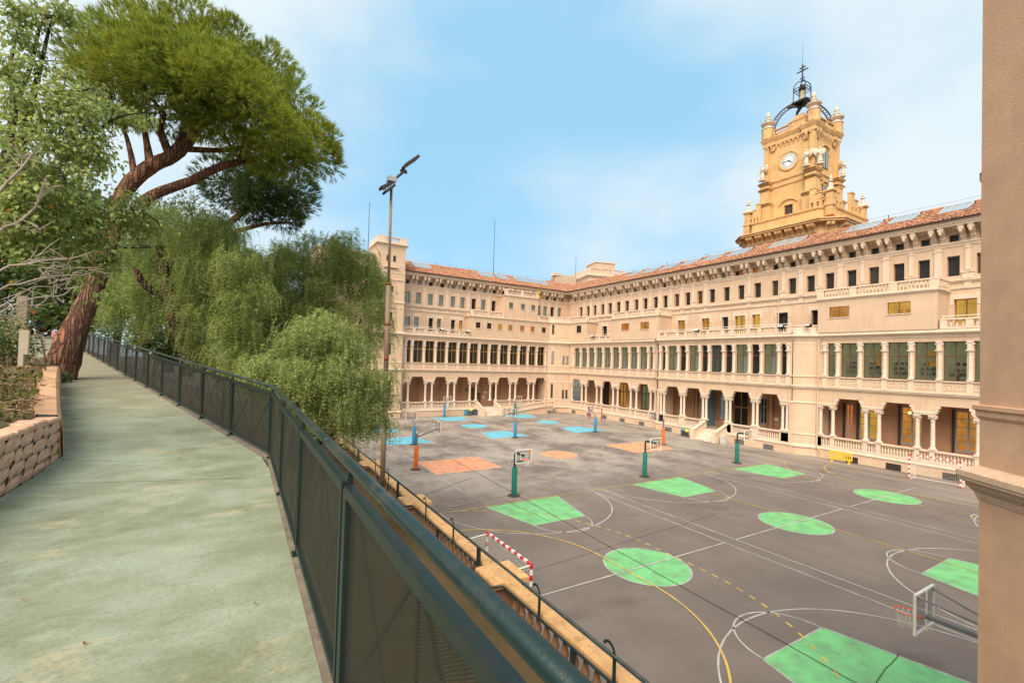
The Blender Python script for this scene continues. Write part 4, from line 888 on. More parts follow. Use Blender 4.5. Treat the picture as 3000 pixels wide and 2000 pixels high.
# ================= clock tower (local frame as the long wing: x = -y, y inward); shaft front at world x 64
TW = thing('clock_tower', 'tall ochre clock tower with white statues and an iron bell cage on top', 'tower', (64, 33.6, 0), -PI/2)
def tz(z): return 8.65+(z-8.65)*64/53.0
def ringmould(path, prof, name='moulding', m='tower_trim', parent=TW):
    return MB().sweep(path+[path[0], path[1]], prof).build(name, m, parent)
def sq(h, y0=None, ch=0):
    """closed plan loop (travelled so that outward is to the right) of half-width h about the shaft centre"""
    c = 3.05
    if ch: return [(x+.62, y) for x, y in _sq(h-.62, ch)]
    return [(-h, c-h), (h, c-h), (h, c+h), (-h, c+h)]
def _sq(h, ch):
    c = 3.05
    if ch: return [(-h, c-h+ch), (-h+ch, c-h), (h-ch, c-h), (h, c-h+ch), (h, c+h-ch), (h-ch, c+h), (-h+ch, c+h), (-h, c+h-ch)]
    return [(-h, c-h), (h, c-h), (h, c+h), (-h, c+h)]
# broad bracketed base rising out of the roof
MB().prism(sq(6.6, ch=1.4), 20.5, 27.0).build('base_wall', 'tower_plaster', TW)
ringmould(sq(6.6, ch=1.4), [(0, 26.9), (.15, 26.95), (.95, 27.05), (.95, 27.2), (1.1, 27.3), (1.1, 27.42), (.9, 27.5), (0, 27.56)])
MB().prism(sq(6.1, ch=1.3), 27.0, 29.25).build('base_parapet', 'tower_plaster', TW)
MB().prism(sq(6.58, ch=1.38), 27.0, 27.54).build('base_slab', 'tower_trim', TW)
ringmould(sq(6.1, ch=1.3), [(0, 28.95), (.08, 28.98), (.16, 29.1), (.16, 29.22), (0, 29.28)])
tb = MB(); o_ = [(0, 0), (-.12, .05), (-.2, .35), (-.4, .6), (-.75, .75), (-.85, .95), (-.85, 1.1), (0, 1.1)]; tb.profile(-.19, .19, o_); tb.tube([(-.2, -.7, .9), (.2, -.7, .9)], .13, 8); TBR = tb.mesh('base_bracket', 'tower_trim')
L_ = sq(6.6, ch=1.4)
for i in range(8):
    p, q = Vector(L_[i]), Vector(L_[(i+1) % 8]); d = q-p; n = max(1, int(d.length/1.25)); an = math.atan2(d.y, d.x)
    for k in range(n):
        for s in (-.24, .24):
            c = p+d*((k+.5)/n)+d.normalized()*s; put('base_bracket', TBR, TW, (c.x, c.y, 25.85), (0, 0, an))
# open stepped crest of the base: slotted blocks and corner pinnacles
def pinnacle(x, y, z, s=1.0, m='tower_trim'):
    b = MB(); b.box(x-.5*s, x+.5*s, y-.5*s, y+.5*s, z-1.6*s, z+.3*s); b.box(x-.62*s, x+.62*s, y-.62*s, y+.62*s, z-.2*s, z)
    b.box(x-.42*s, x+.42*s, y-.42*s, y+.42*s, z+.3*s, z+1.9*s); b.box(x-.66*s, x+.66*s, y-.66*s, y+.66*s, z+1.9*s, z+2.1*s)
    o = b.build('pinnacle', m, TW)
    w = MB(); w.lathe([(.62*s, 2.1*s), (.42*s, 2.45*s), (.3*s, 2.6*s), (.34*s, 2.75*s), (.22*s, 3.2*s), (.14*s, 3.25*s), (.36*s, 3.4*s), (.36*s, 3.46*s), (.12*s, 3.6*s), (.2*s, 3.85*s), (.14*s, 4.1*s), (.03*s, 4.5*s)], 8, (x, y, z)); w.build('finial', 'white_stone', o)
for x, y in ((-4.75, -1.7), (6.0, -1.7), (5.6, 8.0), (-4.4, 8.0)): pinnacle(x*.98, y, 29.4, .85)
def crest(x0, x1, y, along=True, rise=1):
    n = 3; b = MB()
    for i in range(n):
        a = x0+(x1-x0)*i/n; c = x0+(x1-x0)*(i+1)/n; h = 1.25+.75*(i if rise > 0 else n-1-i); w = abs(c-a); m0, m1 = a+(c-a)*.28, a+(c-a)*.72
        for (p, q, z0, z1) in ((a, m0, 29.2, 29.2+h), (m1, c, 29.2, 29.2+h), (m0, m1, 29.2, 29.2+.35), (m0, m1, 29.2+.95, 29.2+h)):
            (b.box(p, q, y-.2, y+.2, z0, z1) if along else b.box(y-.2, y+.2, p, q, z0, z1))
        (b.box(a-.05, c+.05, y-.28, y+.28, 29.2+h, 29.34+h) if along else b.box(y-.28, y+.28, a-.05, c+.05, 29.2+h, 29.34+h))
    b.build('stepped_parapet', 'tower_plaster', TW)
crest(-4.4, -3.0, -1.6, True, 1); crest(3.5, 5.5, -1.6, True, -1); crest(-1.5, 1.2, 5.75, False, 1); crest(3.5, 6.5, 5.75, False, -1); crest(-1.5, 1.2, -4.6, False, 1)
# shaft
sh = MB(); wall_holes(sh, -3.05, 3.05, 27.2, 42.0, 0, [(-.55, .55, tz(25.98), tz(27.5))], .3)
sh.quad((3.05, 0, 27.2), (3.05, 6.1, 27.2), (3.05, 6.1, 42), (3.05, 0, 42)); sh.quad((3.05, 6.1, 27.2), (-3.05, 6.1, 27.2), (-3.05, 6.1, 42), (3.05, 6.1, 42)); sh.quad((-3.05, 6.1, 27.2), (-3.05, 0, 27.2), (-3.05, 0, 42), (-3.05, 6.1, 42)); sh.quad((-3.05, 0, 41.9), (3.05, 0, 41.9), (3.05, 6.1, 41.9), (-3.05, 6.1, 41.9))
sh.build('shaft', 'tower_plaster', TW)
window(TW, -.55, .55, tz(25.98), tz(27.5), .2, 'brown_frame', 'room_white', 'glass_dark', 2, 3, .09, .4)
# angle buttresses
for sx in (-1, 1):
    for sy in (0, 1):
        x, y = sx*3.0, sy*6.1; s = -1 if sy == 0 else 1
        b = MB(); e = 1.05
        for h, z0, z1 in ((1.45, 27.3, 29.2), (1.15, 29.2, 32.2), (.85, 32.2, 35.3), (.42, 35.3, 41.5)): b.box(x-h*.75, x+h*.75, y-h*.75, y+h*.75, z0, z1)
        b.build('buttress', 'tower_plaster', TW)
        for h, z, t in ((1.3, 29.2, .16), (1.25, 32.0, .3), (1.0, 34.2, .2), (1.05, 35.1, .28)):
            p = [(x-h*.72, y-h*.72), (x+h*.72, y-h*.72), (x+h*.72, y+h*.72), (x-h*.72, y+h*.72)]
            MB().sweep(p+p[:2], [(-.3, z-t), (.0, z-t), (.12, z-.05), (.16, z), (.16, z+.06), (-.3, z+.3)]).build('buttress_cap', 'tower_trim', TW)
for z in (34.2, 35.0): MB().profile(-3.1, 3.1, [(.05, z), (-.06, z), (-.14, z+.12), (-.14, z+.2), (.05, z+.26)]).build('moulding', 'tower_trim', TW)
for z in (34.2, 35.0): MB().box(3.0, 3.2, .7, 5.4, z, z+.24).build('moulding', 'tower_trim', TW)
# segmental hood over the front window, side windows
hb_ = MB(); hb_.tube([(1.15*math.cos(a), -.08, tz(27.55)+.75*math.sin(a)-.05) for a in np.linspace(.25, PI-.25, 14)], .13, 6); hb_.build('window_hood', 'tower_trim', TW)
for z0, z1 in ((36.0, 38.6), (32.4, 33.7)):
    w = MB(); w.box(3.06, 3.1, 2.35, 3.75, z0, z1); o = w.build('window', 'brown_frame', TW); MB().box(3.1, 3.12, 2.5, 3.6, z0+.1, z1-.1).build('pane', 'skyglass', o); MB().box(3.11, 3.16, 3.0, 3.1, z0+.1, z1-.1).build('mullion', 'brown_frame', o)
    MB().tube([(3.12, 3.05+1.0*math.cos(a), z1+.55*math.sin(a)) for a in np.linspace(0, PI, 12)], .12, 6).build('window_hood', 'tower_trim', TW)
MB().tube([(3.12, 3.05+1.0, 38.6), (3.12, 3.05+1.0, 37.9)], .1, 6).build('window_hood', 'tower_trim', TW)
# clock
zc = tz(32.53)
cf = MB(); cf.lathe([(1.36, 0), (1.36, .10), (1.26, .16), (1.12, .10), (.98, .06), (.98, 0)], 40); cf.xform(Matrix.Translation((-.05, 0, zc)) @ Matrix.Rotation(PI/2, 4, 'X')); clk = cf.build('clock_surround', 'tower_trim', TW)
cd_ = MB(); cd_.lathe([(.97, 0), (.97, .05)], 40); cd_.xform(Matrix.Translation((-.05, -.02, zc)) @ Matrix.Rotation(PI/2, 4, 'X')); cd_.build('clock_face', 'clock_white', clk)
hr_ = MB()
for k in range(36):
    a = k*PI/18; r0, r1 = (.42, .93) if k % 3 == 0 else (.62, .93); w = .028 if k % 3 == 0 else .018
    p, q = Vector((math.sin(a), 0, math.cos(a))), Vector((math.cos(a), 0, -math.sin(a))); o = Vector((-.05, -.085, zc))
    hr_.add([o+p*r0-q*w*.4, o+p*r0+q*w*.4, o+p*r1+q*w*1.6, o+p*r1-q*w*1.6], [(0, 1, 2, 3)])
ho = hr_.build('hour_marks', 'clock_blue', clk); ho['kind'] = 'stuff'
for an, ln, w in ((-95, .85, .07), (128, .52, .09)):
    a = math.radians(an); p = Vector((math.sin(a), 0, math.cos(a))); o = Vector((-.05, -.11, zc)); MB().beam(o-p*.12, o+p*ln, w, .02, (0, 1, 0)).build('clock_hand', 'iron', clk)
# corbel table, cornice, balustrade, pinnacles
def corbels(path, n, parent=TW):
    b = MB()
    for i in range(len(path)-1):
        p, q = Vector(path[i]), Vector(path[i+1]); d = q-p; k = max(2, int(d.length/.52)); nrm = Vector((d.y, -d.x)).normalized()
        for j in range(k):
            c = p+d*((j+.5)/k); w = d.normalized()*.13
            for z0, z1, e in ((39.55, 39.75, .06), (39.75, 40.05, .16), (40.05, 40.35, .26)):
                a0, a1 = c-w, c+w; v = [(a0.x-nrm.x*.2, a0.y-nrm.y*.2), (a0.x+nrm.x*e, a0.y+nrm.y*e), (a1.x+nrm.x*e, a1.y+nrm.y*e), (a1.x-nrm.x*.2, a1.y-nrm.y*.2)]
                b.prism([v[0], v[1], v[2], v[3]], z0, z1)
    o = b.build('corbel_table', 'tower_trim', parent); o['kind'] = 'stuff'
def keyed(h, k, w):   # square plan with projecting corners
    c = 3.05; P = []
    for (sx, sy) in ((-1, -1), (1, -1), (1, 1), (-1, 1)):
        X, Y = sx*h, c+sy*h
        if (sx, sy) == (-1, -1): P += [(X, c-h+w), (X-k, c-h+w), (X-k, Y-k), (-h+w, Y-k), (-h+w, Y)]
        elif (sx, sy) == (1, -1): P += [(h-w, Y), (h-w, Y-k), (X+k, Y-k), (X+k, c-h+w), (X, c-h+w)]
        elif (sx, sy) == (1, 1): P += [(X, c+h-w), (X+k, c+h-w), (X+k, Y+k), (h-w, Y+k), (h-w, Y)]
        else: P += [(-h+w, Y), (-h+w, Y+k), (X-k, Y+k), (X-k, c+h-w), (X, c+h-w)]
    return P
KP = keyed(2.95, .24, .95)
corbels(KP+[KP[0]], 0)
MB().sweep(KP+KP[:2], [(-.1, 40.3), (.28, 40.36), (.28, 40.9), (.34, 40.95), (.46, 41.25), (.52, 41.4), (.52, 41.52), (.36, 41.62), (-1.5, 41.7)]).build('cornice', 'tower_trim', TW)
BAL_TT = baluster_mesh('baluster', 0.55, 0.09, 'tower_trim', 6)
BW_saved = balustrade(TW, -2.2, .2, -.1, 41.6, .95, BAL_TT, .24, (), .3, mt='tower_trim')
pz = MB(); pz.box(.25, 2.2, -.3, .15, 41.6, 42.55); pz.box(.0, 2.3, -.38, .2, 42.55, 42.7); pz.box(.5, 2.0, -.25, .1, 42.7, 43.05); pz.box(.75, 1.8, -.2, .1, 43.05, 43.3); pz.build('parapet_crest', 'tower_trim', TW)
def rot_bal(x, y0, y1):
    b = MB(); b.box(x-.13, x+.13, y0, y1, 41.6, 41.75); b.box(x-.18, x+.18, y0, y1, 42.4, 42.55)
    for y in (y0+.15, (y0+y1)/2, y1-.15): b.box(x-.15, x+.15, y-.2, y+.2, 41.6, 42.5)
    o = b.build('balustrade', 'tower_trim', TW); n = int((y1-y0)/.26)
    for i in range(n): put('baluster', BAL_TT, o, (x, y0+(y1-y0)*(i+.5)/n, 41.75), None, (1, 1, 1.18))
rot_bal(3.1, .9, 5.2); rot_bal(-3.1, .9, 5.2)
for sx in (-1, 1):
    for sy in (0, 1):
        x, y = sx*3.0, sy*6.1
        b = MB(); b.lathe([(.78, 41.55), (.78, 43.0), (.86, 43.05)], 8, (x, y, 0), rot=PI/8); o = b.build('corner_pinnacle', 'tower_trim', TW)
        b = MB(); b.lathe([(.82, 43.05), (.62, 43.2), (.52, 43.5), (.9, 43.75), (.95, 43.9), (.4, 44.15), (.3, 44.3), (.42, 44.42), (.42, 44.5), (.18, 44.65), (.3, 44.95), (.22, 45.25), (.04, 45.6)], 10, (x, y, 0)); b.build('finial', 'white_stone', o)
# four winged figures standing on the buttress caps
def statue(x, y, face, lean=0):
    b = MB(); b.cbox(0, 0, 0, .75, .6, .22)
    b.lathe([(.36, .22), (.33, .5), (.26, 1.0), (.22, 1.25), (.26, 1.5), (.3, 1.75), (.24, 1.95), (.1, 2.0), (.09, 2.06)], 12, (0, 0, 0), 1, .8)
    b.lathe([(.02, 2.02), (.12, 2.08), (.145, 2.18), (.12, 2.3), (.02, 2.36)], 10)
    for s in (-1, 1):
        b.tube([(s*.27, 0, 1.8), (s*.36, -.12, 1.5), (s*.16, -.3, 1.35)], [.09, .08, .06], 6)
        k = len(b.v); b.lathe([(.02, -.62), (.30, -.45), (.42, 0), (.34, .4), (.02, .58)], 10, (0, 0, 0), 1, .22); b.xform(Matrix.Translation((s*.36, .26, 1.75)) @ Matrix.Rotation(s*.35, 4, 'Y'), k)
    b.tube([(.16, -.3, 1.35), (-.5, -.36, 1.0), (-.75, -.36, .95)], .035, 5)
    o = b.build('statue', 'white_stone', TW, True); o.location = (x, y, 35.5); o.rotation_euler = (0, 0, face); o.scale = (1.0, 1.0, .98)
for x, y, f in ((-3.2, -.85, -.3), (2.6, -.9, -.25), (3.95, -.2, .9), (3.7, 6.5, 2.2), (-3.9, 6.4, -2.3)): statue(x, y, f)
# iron arches carrying the bell lantern
cx_, cy_ = 0, 3.05
for k, (sx, sy) in enumerate(((-1, -1), (1, -1), (1, 1), (-1, 1))):
    b = MB(); R_ = 4.0; pts = []
    for t in np.linspace(0, 1, 15):
        a = t*PI/2*.9; rr = R_*math.cos(a); zz = 42.2+4.5*math.sin(a); pts.append((rr/math.sqrt(2)*sx, cy_+rr/math.sqrt(2)*sy, zz))
    b.tube(pts, .085, 6)
    pin = []
    for t in np.linspace(0, 1, 15):
        a = t*PI/2*.9; rr = (R_-.5)*math.cos(a); zz = 42.2+4.0*math.sin(a); pin.append((rr/math.sqrt(2)*sx, cy_+rr/math.sqrt(2)*sy, zz))
    b.tube(pin, .075, 6)
    for i in range(14):
        b.beam(pts[i], pin[i+1], .045); b.beam(pin[i], pts[i+1], .045)
    b.build('iron_arch', 'iron', TW)
lb_ = MB(); lb_.box(-.95, .95, cy_-.95, cy_+.95, 46.35, 46.62); lb_.beam((-1.3, cy_-1.3, 46.1), (1.3, cy_+1.3, 46.1), .3); lb_.beam((-1.3, cy_+1.3, 46.1), (1.3, cy_-1.3, 46.1), .3); lb_.build('lantern_floor', 'iron', TW)
for sx, sy in ((-1, -1), (1, -1), (1, 1), (-1, 1)):
    b = MB(); x, y = .78*sx, .78*sy; b.tube([(x, cy_+y, 46.6), (x, cy_+y, 48.5)], .055, 6)
    b.tube([(x*math.cos(a), cy_+y*math.cos(a), 48.5+1.15*math.sin(a)) for a in np.linspace(0, PI/2, 8)], .065, 6); b.build('lantern_post', 'iron', TW)
b = MB()
for z in (48.5, 48.15):
    for p, q in (((-.78, -.78), (.78, -.78)), ((.78, -.78), (.78, .78)), ((.78, .78), (-.78, .78)), ((-.78, .78), (-.78, -.78))): b.beam((p[0], cy_+p[1], z), (q[0], cy_+q[1], z), .07)
b.build('lantern_ring', 'iron', TW)
b = MB(); b.lathe([(.2, 46.6), (.22, 48.3), (.1, 48.4)], 8, (0, cy_, 0)); b.build('bell_shaft', 'brass', TW)
b = MB(); b.lathe([(.42, 47.2), (.42, 47.3), (.36, 47.4), (.3, 48.55), (.45, 48.6), (.5, 48.75), (.3, 48.95), (.1, 49.3)], 10, (0, cy_, 0)); 
b2_ = MB(); b2_.lathe([(.5, 48.45), (.42, 48.6), (.30, 48.95), (.14, 49.1)], 10, (0, cy_, 0)); b2_.build('bell', 'iron', TW)
for s in (-.45, .4): MB().lathe([(.24, 46.6), (.2, 46.75), (.12, 46.95), (.03, 47.0)], 8, (s, cy_-.4, 0)).build('bell', 'zinc', TW)
b = MB(); b.tube([(0, cy_, 49.6), (0, cy_, 52.0)], .09, 6); b.box(-.75, .75, cy_-.06, cy_+.06, 51.05, 51.17); b.box(-.4, .4, cy_-.06, cy_+.06, 51.5, 51.62); b.box(-.3, .3, cy_-.06, cy_+.06, 50.0, 50.1); b.tube([(-.35, cy_, 51.1), (0, cy_, 51.4), (.35, cy_, 51.1)], .03, 5); b.build('cross', 'iron', TW)
mat('verdigris', (.06, .22, .24), .6); MB().tube([(0, cy_, 52.0), (0, cy_, 55.0)], [.04, .02], 5).build('lightning_rod', 'verdigris', TW)
MB().tube([(-.5, cy_, 51.0), (-2.4, 2.0, 45.0), (-2.9, .6, 42.4)], .018, 4).build('stay_cable', 'zinc', TW)

# ================= square corner tower at the left end of the far wing
CT = thing('corner_tower', 'square beige stair tower with balustraded top at left end of far wing', 'tower', (0, 64.5, 0))
b = MB(); H = [(17.55, 17.95, 22.63, 23.52), (18.53, 18.95, 22.63, 23.52), (17.9, 18.75, 18.28, 19.09), (17.9, 18.72, 14.4, 15.34), (17.95, 18.7, 9.2, 10.9), (17.85, 18.9, 2.9, 5.5)]
wall_holes(b, 16.4, 20.36, -.2, 25.2, 0, H, .25); b.quad((20.36, 0, -.2), (20.36, 5, -.2), (20.36, 5, 25.2), (20.36, 0, 25.2)); b.quad((16.4, 5, -.2), (16.4, 0, -.2), (16.4, 0, 25.2), (16.4, 5, 25.2)); b.quad((16.4, 0, 25.1), (20.36, 0, 25.1), (20.36, 5, 25.1), (16.4, 5, 25.1)); b.quad((20.36, 5, -.2), (16.4, 5, -.2), (16.4, 5, 25.2), (20.36, 5, 25.2))
b.build('wall', 'plaster', CT)
cp = [(16.4, 5), (16.4, 0), (20.36, 0), (20.36, 5)]
for prof in ([(0, 24.7), (.05, 24.75), (.08, 24.95), (.28, 25.05), (.36, 25.12), (.36, 25.25), (.0, 25.32)], [(0, 21.0), (.05, 21.02), (.05, 21.1), (0, 21.12)], [(0, 19.9), (.06, 19.92), (.12, 20.05), (.12, 20.12), (0, 20.16)], [(0, 16.6), (.08, 16.65), (.12, 16.8), (.12, 16.88), (0, 16.95)], [(0, 15.95), (.05, 15.97), (.05, 16.08), (0, 16.1)], [(0, 11.86), (.05, 11.88), (.09, 12.05), (.30, 12.20), (.36, 12.36), (.30, 12.50), (0, ZT)], [(0, 6.84), (.1, 6.9), (.2, 6.98), (.24, 7.12), (0, 7.2)], [(0, 8.05), (.07, 8.07), (.07, 8.15), (0, 8.17)], [(0, .80), (.1, .82), (.12, .95), (0, 1.1)], [(0, 22.2), (.02, 22.2), (.02, 22.28), (0, 22.3)]):
    MB().sweep(cp, prof).build('moulding', 'trim', CT)
for i, h in enumerate(H): window(CT, *h, .18, 'brown_frame', 'room_dark', 'glass_dark', 2, 2 if i < 4 else 3, .05, .4)
bl = balustrade(CT, 17.2, 19.6, .1, 25.3, .9, BAL_U, .26, (), .25)
for a, c in ((16.3, 17.2), (19.6, 20.45)): MB().box(a, c, -.08, .3, 25.3, 26.2).build('parapet', 'trim', CT)
for u in (16.45, 20.3): MB().box(u-.12, u+.12, .3, 5, 25.3, 26.2).build('parapet', 'trim', CT)
MB().box(17.1, 19.2, -.3, 0, 21.75, 21.9).build('hood', 'trim', CT)
LB = thing('rooftop_block', 'low beige rooftop block left of the stair tower, behind the weeping trees', 'building', (0, 66, 0))
b = MB(); b.box(8.4, 15.5, 0, 6, -.2, 23.7); b.build('wall', 'plaster', LB); MB().box(8.25, 15.5, -.15, 6, 23.45, 23.8).build('coping', 'trim', LB)
for u in (11.6, 13.5): MB().box(u, u+.6, -.03, 0, 20.5, 21.6).build('window', 'brown_frame', LB)
# rooftop blocks behind the inner corner
RB = thing('rooftop_block', 'plain beige lift block showing above the roofs at the inner corner', 'building', (0, 80, 0))
RB1 = MB(); RB1.prism([(58.9, 0), (64.4, -.6), (68.2, 3.5), (63, 8)], 18, 28.3); RB1.build('wall', 'plaster', RB); MB().box(58.7, 60.3, -.2, 1.4, 28.0, 28.6).build('chimney', 'trim', RB)
SB = thing('balustraded_terrace', 'beige roof terrace with balustrade and central box above the inner corner', 'building', (72.0, 78, 0), -.25)
b = MB(); b.box(-4.5, 4.5, -.2, 9, 18, 29.3); b.build('wall', 'plaster', SB)
p_ = [(-4.5, 9), (-4.5, -.2), (4.5, -.2), (4.5, 9)]
for prof in ([(0, 26.9), (.3, 27.0), (.5, 27.1), (.5, 27.3), (0, 27.5)], [(0, 28.6), (.3, 28.8), (.4, 29.0), (.4, 29.2), (0, 29.4)]): MB().sweep(p_, prof).build('moulding', 'trim', SB)
balustrade(SB, -4.6, 4.6, -.1, 29.35, 1.35, BAL_U, .3, (-1.6, 1.6), .7)
MB().box(-4.6, -4.3, .2, 8.8, 29.35, 30.6).build('parapet', 'trim', SB); MB().box(4.3, 4.6, .2, 8.8, 29.35, 30.6).build('parapet', 'trim', SB)
MB().box(-1.6, 3.4, 2, 7, 29.3, 32.9).build('roof_room', 'plaster', SB); MB().box(-1.75, 3.55, 1.85, 7.15, 32.6, 32.85).build('coping', 'trim', SB)
# aerials, dish, cable
def aerial(x, y, z0, z1, label): 
    t = thing('antenna', label, 'antenna', (x, y, z0)); MB().tube([(0, 0, 0), (0, 0, z1-z0)], [.05, .03], 5).build('mast', 'iron', t); MB().lathe([(.12, 0), (.1, .25)], 6).build('foot', 'zinc', t)
aerial(15.2, 65.8, 24.0, 31.0, 'thin dark aerial beside the stair tower, leftmost of the roof aerials'); aerial(38.05, 70.0, 24.0, 33.9, 'tall thin aerial on the ridge of the far wing'); aerial(65.0, 80.4, 28.2, 33.6, 'short thin aerial on the lift block at the inner corner')
sd_ = thing('satellite_dish', 'rusty satellite dish on the low rooftop block behind the weeping trees', 'satellite dish', (9.9, 67.0, 23.8))
b = MB(); b.lathe([(.02, .0), (.4, .05), (.75, .2), (.77, .2), (.4, .03), (.02, -.03)], 16); b.xform(Matrix.Translation((0, 0, .75)) @ Matrix.Rotation(1.0, 4, 'Y') @ Matrix.Rotation(.3, 4, 'X')); mat('dish_rust', (.40, .17, .08), .7, var=.3); b.build('dish', 'dish_rust', sd_)
b = MB(); b.tube([(-.4, 0, 0), (-.2, 0, .5), (0, 0, .75)], .04, 6); b.tube([(0, 0, .6), (.55, 0, 1.1)], .02, 5); b.tube([(-.4, 0, .2), (.4, 0, .1)], .04, 5); b.build('arm', 'iron', sd_)
for k, y_ in enumerate((16.0, 20.5, 45.5, 52, 41)):
    pass
cb_ = thing('roof_cable', 'thin lightning cable on short posts along the ridge of the right wing', 'cable', (57, 0, 24.5))
b = MB(); b.tube([(0, y, .45) for y in range(-3, 72, 6)], .015, 4); b.build('cable', 'zinc', cb_)
for y in range(-1, 72, 7): MB().tube([(0, y, 0), (0, y, .5)], .035, 5).build('post', 'iron', cb_)
cb2 = thing('roof_cable', 'thin lightning cable on short posts along the ridge of the far wing', 'cable', (0, 71.5, 24.5))
b = MB(); b.tube([(x, 0, .45) for x in range(21, 57, 5)], .015, 4); b.build('cable', 'zinc', cb2)
for x in range(22, 56, 6): MB().tube([(x, 0, 0), (x, 0, .5)], .035, 5).build('post', 'iron', cb2)
yl = thing('hoist_board', 'small yellow board fixed upright on the far wing attic balustrade', 'board', (44.6, 65.0, 20.0)); mat('yellow_plastic', (.72, .50, .03), .45, var=.1)
b = MB(); b.box(-.18, .18, 0, .08, 0, 1.5); b.build('board', 'yellow_plastic', yl); MB().box(-.12, .12, -.02, 0, .5, .8).build('slot', 'dark_recess', yl); MB().box(-.12, .12, -.02, 0, 1.2, 1.5).build('slot', 'dark_recess', yl)
# ================= near building closing the picture on the right
NB = thing('plaster_building', 'near tall bare plaster building corner with stone ledge, at the right edge', 'building', (9.0, 2.09, 0), math.radians(90-40.8))
# local x points along its face away from the camera; the face seen lies on the local -x side
b = MB(); b.box(-9, 0, -8, 0, -.3, 19); b.build('wall', 'plaster_near', NB)
nl = [(0, -8), (0, 0), (-9, 0)]
mat('ledge_stone', (0.60, 0.40, 0.26), .85, col2=(0.66, 0.50, 0.37), scale=14, detail=8, bump=.4, bscale=50, grime=.6, gscale=6, gcol=(.45, .31, .21))
MB().sweep(nl, [(0, 8.05), (.015, 8.07), (.03, 8.10), (.03, 8.17), (.055, 8.19), (.055, 8.245), (0, 8.255)]).build('string_course', 'plaster_near', NB)
MB().sweep(nl, [(0, 6.92), (.012, 6.94), (.03, 7.0), (.035, 7.03), (.09, 7.10), (.10, 7.12), (.10, 7.15), (.145, 7.17), (.155, 7.19), (.155, 7.215), (.17, 7.23), (.17, 7.31), (0, 7.40)]).build('ledge', 'ledge_stone', NB)
MB().sweep([(0, -8), (0, -.02)], [(0, 11.4), (.04, 11.42), (.06, 11.46), (.06, 11.56), (0, 11.58)]).build('string_course', 'plaster_near', NB)
